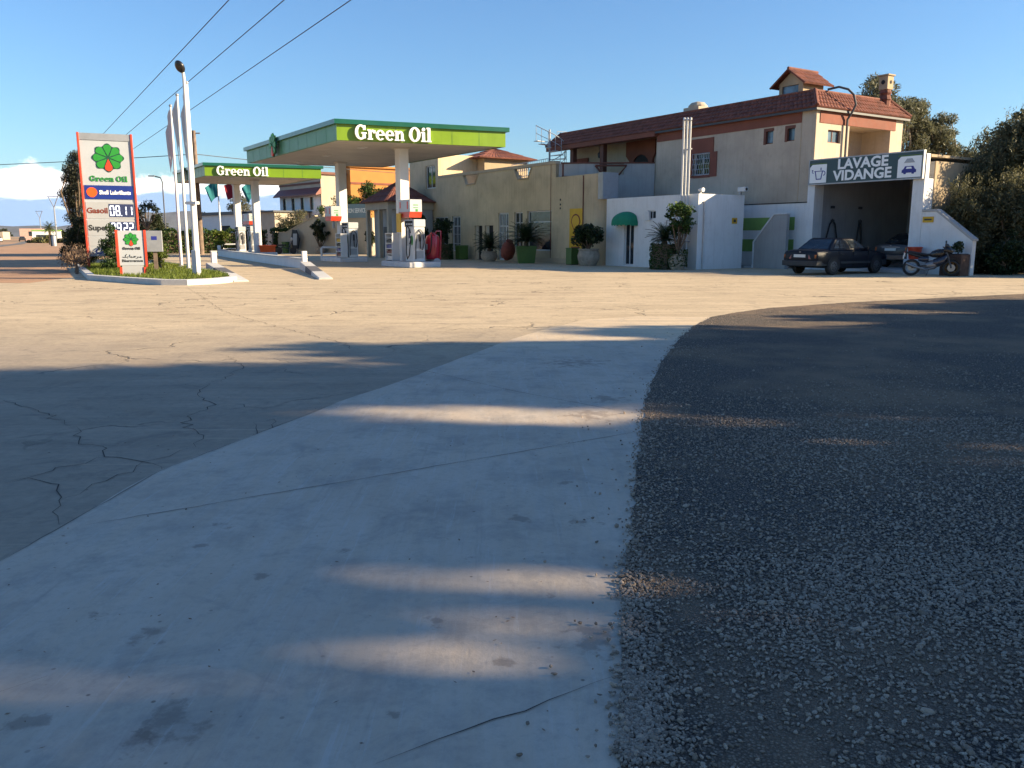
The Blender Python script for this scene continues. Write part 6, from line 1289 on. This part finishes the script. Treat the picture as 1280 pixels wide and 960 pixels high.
ishrub('thin brown half bare shrub at the left rim of the lawn', -17.0, 32.6, (0, 0, .5), (.5, .4, .42), 24, 600, .3, .14, M['dryleaf'], 1.5, 'dry_shrub', .18)
ishrub('brown bare shrub in front of the ivy at the island corner', -17.7, 33.9, (0, 0, .6), (.5, .4, .5), 24, 700, .3, .14, M['dryleaf'], 1.5, 'dry_shrub', .18)
tree('small_tree', 'small dark tree just right of the price sign', -26.4, 61, 0, (0, 0, 2.9), (1.1, .9, 1.3), 18, 1500, .4, .2, M['darkleaf'], M['bark'], .09, 'trees behind the hedge', .4)
# hedge and scrub behind the lane
def hedge(lab, p, q, wd, h, n, lm, sz, grp, name='hedge'):
    L, a = run(p, q); t = thing(name, lab, 'hedge', (*p, 0), a, grp); m = MB(); m.box(.15, L-.15, -wd/2+.15, wd/2-.15, 0, h-.18); m.build('branches', M['bark'], t)
    k1 = rng.uniform(0, 1, n); x = rng.uniform(0, L, n); top = rng.uniform(0, 1, n) < .35; hh = h*(1+.06*np.sin(x*2.1)+.05*np.sin(x*5.3))
    y = np.where(top, rng.uniform(-wd/2, wd/2, n), np.where(rng.uniform(0, 1, n) < .65, -1, 1)*wd/2+rng.normal(0, .07, n)); z = np.where(top, hh+rng.normal(-.03, .07, n), rng.uniform(0, 1, n)*hh); leaves('foliage', np.column_stack([x, y, z]), sz, lm, t, .6); return t
hedge('long clipped dark green hedge behind the flagpoles and lane', (-36, 69.5), (-22.2, 76.0), 1.3, 1.95, 9000, M['hedgeleaf'], .2, 'hedges behind the lane')
hedge('shorter hedge continuing behind the small canopy columns', (-21.8, 76.3), (-19.6, 77.6), 1.2, 2.0, 2200, M['hedgeleaf'], .2, 'hedges behind the lane')
potbush('bright green leafy shrub in a white pot before the long hedge', -22.1, 63.9, pot_round(M['white'], .3, .5), (0, 0, 1.25), (.62, .5, .75), 14, 900, .26, .17, M['brightleaf'], grp='potted shrubs by the lane')
OG = 'scrub beyond the hedge'
for i, (X, Y, c, r, lab) in enumerate([(-46.5, 112, (0, 0, 1.7), (2.6, 2, 1.6), 'pale olive scrub bush beyond the hedge near the welcome board'), (-42.3, 115, (0, 0, 1.9), (2.4, 2, 1.7), 'yellowish scrub bush beyond the hedge between flagpoles'), (-50.5, 118, (0, 0, 2.2), (2.0, 1.6, 2.0), 'dark scrub bush beyond the hedge just right of the price sign')]):
    tree('scrub_bush', lab, X, Y, 0, c, r, 20, 2200, .7, .32, M['orangeleaf'] if i < 2 else M['darkleaf'], M['bark'], .1, OG, .4, 0, 'bush', 8, .2, .1)
tree('scrub_tree', 'dark upright tree beyond the hedge behind the middle flagpole', -48.3, 132, 0, (0, 0, 3.2), (1.5, 1.4, 2.2), 16, 1500, .55, .32, M['darkleaf'], M['bark'], .12, OG, .4)
tree('scrub_tree', 'dark tree beyond the hedge seen just left of the lamp post', -44.6, 130, 0, (0, 0, 3.0), (1.3, 1.3, 2.3), 16, 1500, .5, .32, M['darkleaf'], M['bark'], .12, OG, .4)

# ---- far side buildings
def house(name, lab, X, Y, rz, w_, d_, h, wm, cat='building', roof=None, wins=(), fascia=None, grp=None, wname='window'):
    """box house, local front looks to -y; wins: (x0,x1,z0,z1) openings on the front"""
    t = thing(name, lab, cat, (X, Y, 0), rz, grp); m = MB(); m.wallgrid('f', -d_/2, -w_/2, w_/2, 0, h, list(wins), .18)
    for q in (((-w_/2, -d_/2), (-w_/2, d_/2)), ((-w_/2, d_/2), (w_/2, d_/2)), ((w_/2, d_/2), (w_/2, -d_/2))): m.quad((*q[0], 0), (*q[0], h), (*q[1], h), (*q[1], 0))
    m.quad((-w_/2, -d_/2, h), (w_/2, -d_/2, h), (w_/2, d_/2, h), (-w_/2, d_/2, h)); m.build('wall', wm, t)
    for x0, x1, z0, z1 in wins:
        g = MB(); g.box(x0+.02, x1-.02, -d_/2+.12, -d_/2+.16, z0+.02, z1-.02); g.build(wname, M['glass'] if wname == 'window' else M['dark'], t)
    if fascia: m = MB(); m.box(-w_/2-.25, w_/2+.25, -d_/2-.25, d_/2+.25, h+.003, h+fascia[1]); m.build('roof', fascia[0], t)
    return t
house('metal_shed', 'long white shed with dark flat roof and one dark opening behind hedge', -30.6, 94.5, RZ+R(12), 9.6, 5, 3.75, M['white'], 'shed', wins=[(.8, 2.9, 1.0, 2.6)], fascia=(M['iron'], .32), wname='opening')
house('cream_outbuilding', 'small cream walled outbuilding with dark roof right of the white shed', -24.6, 89, RZ+R(12), 5.5, 4, 3.9, M['creamwall'], fascia=(M['iron'], .16))
t = house('far_house', 'white fronted house with dark windows under a dark red awning', -20.4, 92.5, RZ+R(8), 9.5, 6, 7.7, M['creamwall'], wins=[(-4.0, -3.2, 4.2, 5.5), (-1.9, -1.1, 4.2, 5.5), (.2, 1.0, 4.2, 5.5), (2.3, 3.1, 4.2, 5.5)], fascia=(M['brown'], .25))
m = MB(); m.wallgrid('f', -3.04, -4.7, 4.7, 2.5, 5.75, [(-4.0, -3.2, 4.2, 5.5), (-1.9, -1.1, 4.2, 5.5), (.2, 1.0, 4.2, 5.5), (2.3, 3.1, 4.2, 5.5)], .06); m.build('white_front', M['whitewall'], t)
m = MB(); m.add([(-4.95, -3.7, 5.75), (4.95, -3.7, 5.75), (4.9, -3.03, 6.45), (-4.9, -3.03, 6.45), (-4.95, -3.7, 5.62), (4.95, -3.7, 5.62), (4.9, -3.03, 5.76), (-4.9, -3.03, 5.76)], [(0, 1, 2, 3), (4, 7, 6, 5), (0, 4, 5, 1), (1, 5, 6, 2), (3, 7, 4, 0)]); m.build('awning', M['maroon'], t); m = MB(); m.box(-4.75, 4.75, -3.06, -2.98, 6.8, 7.0); m.build('brown_band', M['brown'], t)
t = house('orange_house', 'bright orange plastered house block behind the station trees', -12.5, 91.6, RZ, 1.5, 11, 8.5, M['orangewall'], fascia=(M['orangewall'], .2)); m = MB(); m.box(.75, .81, -5.5, 5.5, 6.8, 7.0); m.build('red_band', M['terra'], t)
# sloped cream boundary wall, service board, guard hut
p, q = (-20.9, 75.9), (-11.2, 68.2); L_, an_ = run(p, q); t = thing('boundary_wall', 'cream boundary wall with sloping top at the back of the forecourt', 'wall', (*p, 0), an_); m = MB(); m.prism([(0, 0), (L_, 0), (L_, 2.95), (5.2, 3.15), (1.0, 1.75), (0, 1.75)], 'y', -.12, .12); m.build('wall', M['creamwall'], t); m = MB(); m.prism([(1.0, 1.755), (5.2, 3.155), (5.2, 3.25), (1.0, 1.85), (0, 1.85), (0, 1.755)], 'y', -.17, .17); m.build('coping', M['trim'], t)
m = MB(); m.box(-.25, 0, -.12, 6, 0, 1.7); m.build('return_wall', M['creamwall'], t)
t = thing('service_board', 'blue grey board with pale lettering on top of the boundary wall', 'sign', (-12.9, 69.35, 2.95), an_); m = MB(); m.box(-1.75, 1.55, -.06, .06, 0, 1.12); m.build('board', M['service'], t); txt('lettering', 'STATION SERVICE', .5, M['letter'], t, (-.1, -.066, .42), bold=.008, width=3.0)
O = (-53.4, 25.25, 0); t = thingg('guard_hut', 'small guard hut with red tiled hip roof beside the ochre shop front', 'hut', -53.4, 25.25); H_ = 1.9
m = MB(); m.box(-1.78, 1.78, -1.1, 1.65, 0, 3.3); m.build('wall', M['greywall'], t); m = MB(); m.box(-1.9, 1.9, -1.72, 1.7, 3.25, 3.72); m.build('eave_beam', M['creamwall'], t)
for x, y in ((-1.75, -1.57), (1.75, -1.57), (0.3, -1.57)): m = MB(); m.box(x-.13, x+.13, y-.13, y+.13, 0, 3.3); m.build('post', M['creamwall'], t)
m = MB(); E_ = [(-2.2, -2.05), (2.2, -2.05), (2.2, 1.7), (-2.2, 1.7)]
for i in range(4): tiles(m, (*E_[i], 3.73), (*E_[(i+1) % 4], 3.73), (0, 0, 5.2), (.01, .01, 5.2), 16, 4)
m.quad(*[(*e, 3.725) for e in E_]); m.build('tile_roof', M['tile'], t)
m = MB(); m.box(-.2, .75, -1.14, -1.101, .05, 2.1); m.build('door', M['iron'], t)
bush('dense sunlit hedge bush growing over the sloped boundary wall', -20.2, 80.0, (0, 0, 2.3), (2.6, 1.4, 2.0), 34, 6500, .6, .2, M['bushleaf'], None, 'wall_bush', .2)
bush('yellow green bush behind the boundary wall near column of large canopy', -16.9, 77.2, (0, 0, 2.6), (1.7, 1.2, 1.9), 26, 4200, .55, .2, M['hedgeleaf'], None, 'wall_bush', .2)
tree('garden_tree', 'leafy green tree behind the blue grey service board', -13.2, 74.6, 0, (0, 0, 4.6), (2.5, 1.6, 1.5), 30, 5200, .6, .22, M['hedgeleaf'], M['bark'], .14, None, .45)
t = thing('tyre_advert', 'black six sided advert board leaning at the cream boundary wall', 'advert board', (-19.3, 73.9, .35), an_); m = MB(); hx = [(.0, 0), (.75, .05), (1.0, .9), (.65, 1.65), (.05, 1.7), (-.15, .9)]; m.prism(hx, 'y', -.06, .06); m.build('board', M['black'], t, bevel=.03); m = MB(); m.prism([(.15, .35), (.65, .35), (.75, 1.35), (.2, 1.35)], 'y', -.075, -.062); m.build('poster', M['signg'], t)
for x in (.1, .65): m = MB(); m.box(x, x+.06, -.03, .03, -.35, .06); m.build('leg', M['iron'], t)
for X, Y, lab in ((-20.1, 74.5, 'lime green bin left of the six sided advert board'), (-13.3, 68.4, 'lime green bin below the blue grey service board')):
    t = thing('green_bin', lab, 'bin', (X, Y, 0), an_, 'green bins along the fronts'); m = MB(); m.lathe([(.26, 0), (.32, .9), (.35, .92), (.35, .98), (.01, 1.0)], (0, 0, 0), 14); m.build('bin_body', M['limegreen'], t, smooth=40)
potbush('thin dark pot tree before the cream boundary wall', -16.3, 71.4, pot_round(M['stonepot'], .4, .6), (0, 0, 2.0), (.75, .6, .75), 14, 1100, .3, .2, M['darkleaf'], grp='pots at the boundary wall'); potbush('round dark topiary ball in a pot beside the guard hut', -11.2, 66.2, pot_round(M['stonepot'], .36, .7), (0, 0, 1.35), (.38, .38, .45), 14, 1200, .22, .14, M['darkleaf'], grp='pots at the boundary wall')
t = thing('parked_moped', 'small dark moped parked behind the orange crate', 'moped', (-18.9, 70.2, 0), R(30))
for s in (-1, 1): m = MB(); m.lathe([(.12, -.05), (.26, -.05), (.29, 0), (.26, .05), (.12, .05)], (s*.6, 0, .29), 16, 'y'); m.build('wheel', M['black'], t, smooth=40)
m = MB(); m.tube([(-.6, 0, .3), (-.3, 0, .6), (.2, 0, .45), (.45, 0, .95), (.6, 0, .3)], .05, 8); m.tube([(.42, -.3, 1.05), (.45, 0, 1.0), (.42, .3, 1.05)], .02, 6); m.build('frame', M['bikek'], t, smooth=40); m = MB(); m.box(-.7, .0, -.13, .13, .68, .80); m.build('seat', M['black'], t, bevel=.04); m = MB(); m.ell((.5, 0, 1.25), (.08, .2, .14), 10, 8); m.build('windshield', M['signw'], t, smooth=60)

# ---- far left: pylons, palm, houses, vehicles
def pylon(X, Y, h, w_, lab):
    t = thing('power_pylon', lab, 'pylon', (X, Y, 0), R(-33+90), 'power pylons'); m = MB(); hy = h*.76; m.tube([(0, 0, 0), (0, 0, hy)], [h*.022, h*.013], 8); m.build('pole', M['steelg'], t); m = MB()
    for s in (-1, 1): m.tube([(0, 0, hy), (0, s*w_*.5, h)], .11, 6)
    m.tube([(0, -w_*.62, h), (0, w_*.62, h)], .10, 6); m.build('crossarm', M['steelg'], t); return t
PY = (-118, 218); pylon(*PY, 11.6, 4.6, 'nearer V armed power pylon beyond the palm'); pylon(-193, 345, 11.6, 4.6, 'farther V armed power pylon in line with the nearer one')
def wires(lab, p, q, sag, r, z=0):
    t = tag(MB().tube([tuple(Vector(p).lerp(Vector(q), i/40)+Vector((0, 0, -sag*4*(i/40)*(1-i/40)))) for i in range(41)], r, 6).build('power_line', M['wire'], None, smooth=60), lab, 'power line', 'overhead power lines'); return t
nx_, ny_ = .862, .507
for fo_, N_, lab in ((-2.0, (-12.4, 38.5), 'leftmost of the three overhead lines running from the far pylon'), (0.0, (-10.0, 38.5), 'middle of the three overhead lines running from the far pylon'), (2.2, (-7.1, 38.5), 'rightmost of the three overhead lines running from the far pylon')):
    fx, fy = PY[0]+nx_*fo_, PY[1]+ny_*fo_; wires(lab, (fx, fy, 11.6), (fx+(N_[0]-fx)*1.45, fy+(N_[1]-fy)*1.45, 11.7), .12, .022)
wires('single line running left from the wooden utility pole', (-25.2, 68, 7.9), (-92, 98, 9.2), .5, .03); wires('line continuing from the wooden utility pole behind the canopies', (-25.2, 68, 7.9), (5, 104, 8.2), .4, .03)
t = thing('far_street_lamp', 'thin street lamp far behind the flagpoles', 'street lamp', (-44.4, 108, 0)); m = MB(); m.tube([(0, 0, 0), (0, 0, 8.3), (-.2, 0, 8.8), (-1.0, 0, 9.0)], .08, 7); m.build('post', M['iron'], t); m = MB(); m.box(-1.7, -.9, -.15, .15, 8.92, 9.08); m.build('lamp_head', M['steelg'], t)
def palm(lab, X, Y, h, L):
    t = thing('palm_tree', lab, 'palm tree', (X, Y, 0)); m = MB(); m.tube([(0, 0, 0), (.05, 0, h*.5), (0, 0, h)], [.28, .22, .24], 10); m.build('trunk', M['bark'], t); b = MB()
    for i in range(34):
        az = i*2.399; el0 = R(75-(i/34)*110); d = Vector((math.cos(az)*math.cos(el0), math.sin(az)*math.cos(el0), math.sin(el0))); p = Vector((0, 0, h)); pts = []
        for s_ in range(7): pts.append(p.copy()); p = p+d*(L/6); d = (d+Vector((0, 0, -.2))).normalized()
        for s_ in range(6):
            a, c = pts[s_], pts[s_+1]; tg = (c-a).normalized(); sd = tg.cross(Vector((0, 0, 1))); sd = sd.normalized() if sd.length > .01 else Vector((1, 0, 0)); wd = .35*math.sin(math.pi*(s_+1.2)/7.6)
            for g_ in (-1, 1): b.quad(tuple(a), tuple(a.lerp(c, .7)), tuple(a.lerp(c, .8)+sd*g_*wd-Vector((0, 0, .12))))
    b.build('fronds', M['palmleaf'], t); return t
palm('bushy topped palm by the road on the far left', -83.5, 152, 3.0, 1.5)
FG = 'houses along the far road'
house('roadside_house', 'small pinkish house with a dark window far along the road', -171, 300, R(20), 7, 5, 4.2, mat('pink_wall', (.55, .34, .28), .9), wins=[(-.8, .8, 1.6, 3.2)], grp=FG); house('roadside_house', 'low white and green shop by the road behind the palm', -152, 275, R(25), 8, 5, 3.2, M['white'], wins=[(-3, 3, .5, 2.0)], fascia=(M['stripe'], .4), grp=FG)
house('roadside_house', 'orange roofed little house right of the palm far away', -148, 290, R(28), 6, 5, 4.6, M['white'], fascia=(M['terra'], .8), grp=FG); house('roadside_house', 'wide cream house beyond the far road near white car', -245, 395, R(10), 14, 8, 3.6, M['creamwall'], wins=[(-7, -5, 1, 3), (0, 2, 1, 3)], grp=FG)
SG = 'scrub along the far road'
for i, (X, Y, c, r, lab) in enumerate([(-133, 262, (0, 0, 2.4), (5.5, 3, 2.5), 'grey green tree clump right of the far little houses'), (-118, 255, (0, 0, 2.6), (3.5, 3, 2.8), 'dark tree clump just left of the cypress far away'), (-258, 420, (0, 0, 2.8), (9, 4, 3), 'far dark trees behind the wide cream house'), (-222, 410, (0, 0, 2.4), (7, 4, 2.8), 'far trees where the road reaches the horizon'), (-104, 190, (0, 0, .5), (7, 2, .7), 'low yellowish weeds on the verge at the palm foot')]):
    tree('far_scrub', lab, X, Y, 0, c, r, 26, 2600, 1.0, .6, M['orangeleaf'] if i in (0, 4) else M['darkleaf'], M['bark'], .15, SG, .5, 0, 'bush', 8, .2, .1)
def farcar(lab, X, Y, rz, mt):
    t = thing('distant_car', lab, 'car', (X, Y, .02), rz, 'cars on the far road'); m = MB(); loft(m, [(y, ring_(hw, .3, zt)) for y, hw, zt in ((0, .75, .9), (.3, .85, 1.0), (3, .85, .98), (4.1, .75, .7))]); m.build('body', mt, t, smooth=40); m = MB(); loft(m, [(.5, ring_(.7, .95, 1.02)), (1.0, ring_(.62, .95, 1.45)), (2.3, ring_(.62, .95, 1.45)), (3.0, ring_(.7, .95, 1.0))]); m.build('cabin', M['glass'], t, smooth=40)
    for x in (-.75, .75):
        for y in (.8, 3.3): m = MB(); m.lathe([(.1, -.1), (.31, -.1), (.31, .1), (.1, .1)], (x, y, .31), 14, 'x'); m.build('wheel', M['black'], t)
farcar('dark car driving away on the far road', -141.5, 243, R(32), M['black']); farcar('white car on the far road', -135.5, 222, R(40), M['white'])
t = thing('marker_post', 'short thick grey post standing on the dirt verge', 'post', (-70.3, 129, 0)); m = MB(); m.lathe([(.34, 0), (.34, 1.45), (.25, 1.6), (.02, 1.65)], (0, 0, 0), 14); m.build('shaft', M['steelg'], t, smooth=40); m = MB(); m.box(-.5, -.3, -.12, .12, .0, 1.75); m.build('dark_plate', M['black'], t)

# ---- row of tall trees along the right side of the yard (out of view, shaped for the foreground shade; two high crowns added to trim streaks)
sa, sb_ = math.sin(R(97)), math.cos(R(97)); RG = 'row of trees on the right side of the yard'
for i, (q_, p0, top, wq_, bz) in enumerate([(-6.5, 19.5, 9.7, 2.3, .9), (-3.4, 20, 9.6, 2.0, .9), (-.9, 19.6, 9.7, 1.9, .9), (1.5, 20, 9.6, 1.6, .9), (3.4, 20.6, 7.0, 1.35, .6), (3.6, 27.5, 13.4, 1.5, 10.4), (4.95, 20, 9.6, 1.1, .9), (6.5, 20.6, 6.6, 1.4, .6), (6.6, 27.5, 13.6, 1.5, 10.6), (8.3, 20.2, 9.9, 1.4, .9), (10.4, 20.0, 9.6, 1.4, .9), (12.8, 20, 7.3, 1.6, .9), (15.4, 20, 5.8, 1.6, .9), (17.9, 20, 4.8, 1.4, .9), (19.8, 20, 4.0, 1.1, .9)]):
    X, Y = sa*p0-sb_*q_, sb_*p0+sa*q_
    tree('shade_tree', 'dense leafy unseen tree right of the yard, crown shaped for its shade', X, Y, 0, (0, 0, (top+bz)/2), (wq_*.95, wq_, (top-bz)/2*.96), int(40+wq_*12), int(7000+2600*wq_), .85, .36, M['darkleaf'], M['bark'], .16, RG, .6)
# ================================================================= LIGHT, SKY, CAMERA
SUN_AZ, SUN_EL = 96.0, 19.5
w = bpy.data.worlds.new('World'); S.world = w; w.use_nodes = True; n = NT(w.node_tree); n.n.clear()
out = n.node('ShaderNodeOutputWorld'); sky = n.node('ShaderNodeTexSky', sky_type='NISHITA'); sky.sun_disc = False
sky.sun_elevation = R(SUN_EL); sky.sun_rotation = R(SUN_AZ); sky.air_density = 1.25; sky.dust_density = .6; sky.ozone_density = 2.2; sky.altitude = 400
bg = n.node('ShaderNodeBackground'); n.put(bg.inputs[0], n.mix(1.0, sky.outputs[0], SKY_TINT, 'MULTIPLY')); bg.inputs[1].default_value = SKY_STRENGTH
g = n.node('ShaderNodeTexCoord').outputs['Generated']; sx = n.node('ShaderNodeSeparateXYZ'); n.l.new(g, sx.inputs[0])
az = n.math('MULTIPLY', n.math('ARCTAN2', sx.outputs[0], sx.outputs[1]), 57.2958); el = n.math('MULTIPLY', n.math('ARCSINE', sx.outputs[2]), 57.2958)
cv = n.node('ShaderNodeCombineXYZ'); n.l.new(n.math('MULTIPLY', az, .32), cv.inputs[0]); n.l.new(n.math('MULTIPLY', el, .62), cv.inputs[1]); cv.inputs[2].default_value = 3.7
n1 = n.noise(cv.outputs[0], 1.0, 9, .58); 
cl = n.node('ShaderNodeCombineXYZ'); n.l.new(n.math('MULTIPLY', az, .16), cl.inputs[0]); cl.inputs[1].default_value = 5.2
n2 = n.noise(cl.outputs[0], 1.0, 3, .5)
cs = n.node('ShaderNodeCombineXYZ'); n.l.new(n.math('MULTIPLY', az, .25), cs.inputs[0]); n.l.new(n.math('MULTIPLY', el, 1.1), cs.inputs[1]); cs.inputs[2].default_value = 9.1
n3 = n.noise(cs.outputs[0], 1.0, 8, .6)
top = n.math('ADD', n.map(az, -34, -6, 4.4, 2.9), n.math('MULTIPLY', n.math('SUBTRACT', n2, .5), 2.2))
den = n.map(n.math('ADD', n.math('DIVIDE', n.math('SUBTRACT', top, el), .9), n.math('MULTIPLY', n.math('SUBTRACT', n1, .5), 4.2)), -.05, .75, 0, 1, True)
wht = n.map(n.math('ADD', n.math('ADD', el, n.math('MULTIPLY', n.math('SUBTRACT', n3, .5), 3.6)), n.map(az, -30, -18, 0, -.5)), 1.8, 2.9, 0, 1, True)
ccol = n.mix(wht, (.20, .29, .43), (.98, .93, .90)); ccol = n.mix(n.math('MULTIPLY', n.map(n1, .42, .6), n.math('MULTIPLY', wht, .35)), ccol, (.72, .74, .82))
bc = n.node('ShaderNodeBackground'); n.l.new(ccol, bc.inputs[0]); bc.inputs[1].default_value = CLOUD_STRENGTH
fade = n.math('MULTIPLY', den, n.map(az, 4, 18, 1, 0)); fade = n.math('MULTIPLY', fade, n.map(az, -70, -55, 0, 1))
mx = n.node('ShaderNodeMixShader'); n.l.new(fade, mx.inputs[0]); n.l.new(bg.outputs[0], mx.inputs[1]); n.l.new(bc.outputs[0], mx.inputs[2]); n.l.new(mx.outputs[0], out.inputs[0])

sd = Vector((math.sin(R(SUN_AZ))*math.cos(R(SUN_EL)), math.cos(R(SUN_AZ))*math.cos(R(SUN_EL)), math.sin(R(SUN_EL))))
lt = bpy.data.lights.new('sun', 'SUN'); lt.energy = SUN_STRENGTH; lt.angle = R(.53); lt.color = (1.0, .80, .52)
so = bpy.data.objects.new('sun', lt); COL.objects.link(so); so.rotation_euler = sd.to_track_quat('Z', 'Y').to_euler(); so.location = (60, -20, 60)

cam = bpy.data.cameras.new('camera'); co_ = bpy.data.objects.new('camera', cam); COL.objects.link(co_)
co_.location = (0, 0, CAMH); co_.rotation_euler = (R(90)-PITCH, 0, 0); cam.sensor_width = 36; cam.lens = FPX/1280*36; cam.clip_start = .05; cam.clip_end = 30000
S.camera = co_
S.view_settings.view_transform = 'Standard'; S.view_settings.look = 'None'; S.view_settings.exposure = EXPOSURE; S.view_settings.gamma = 1
S.cycles.use_denoising = True; S.cycles.max_bounces = 8; S.cycles.diffuse_bounces = 4; S.cycles.glossy_bounces = 4; S.cycles.transparent_max_bounces = 8; S.cycles.sample_clamp_indirect = 6
# thin air over the whole place
b = MB(); b.box(-10800, 10800, -500, 11400, -1.2, 460); hz = b.build('haze', None, None); hz.data.materials.clear()
hm_ = bpy.data.materials.new('thin_haze'); hm_.use_nodes = True; ht = hm_.node_tree; ht.nodes.clear(); ho_ = ht.nodes.new('ShaderNodeOutputMaterial'); pv = ht.nodes.new('ShaderNodeVolumePrincipled')
pv.inputs['Color'].default_value = (.72, .82, .95, 1); pv.inputs['Density'].default_value = 1.1e-5; pv.inputs['Anisotropy'].default_value = .2; ht.links.new(pv.outputs[0], ho_.inputs['Volume'])
hz.data.materials.append(hm_); hz['kind'] = 'stuff'; hz['label'] = 'thin pale blue haze filling the air over the plain'
S.cycles.volume_step_rate = 20; S.cycles.volume_max_steps = 32
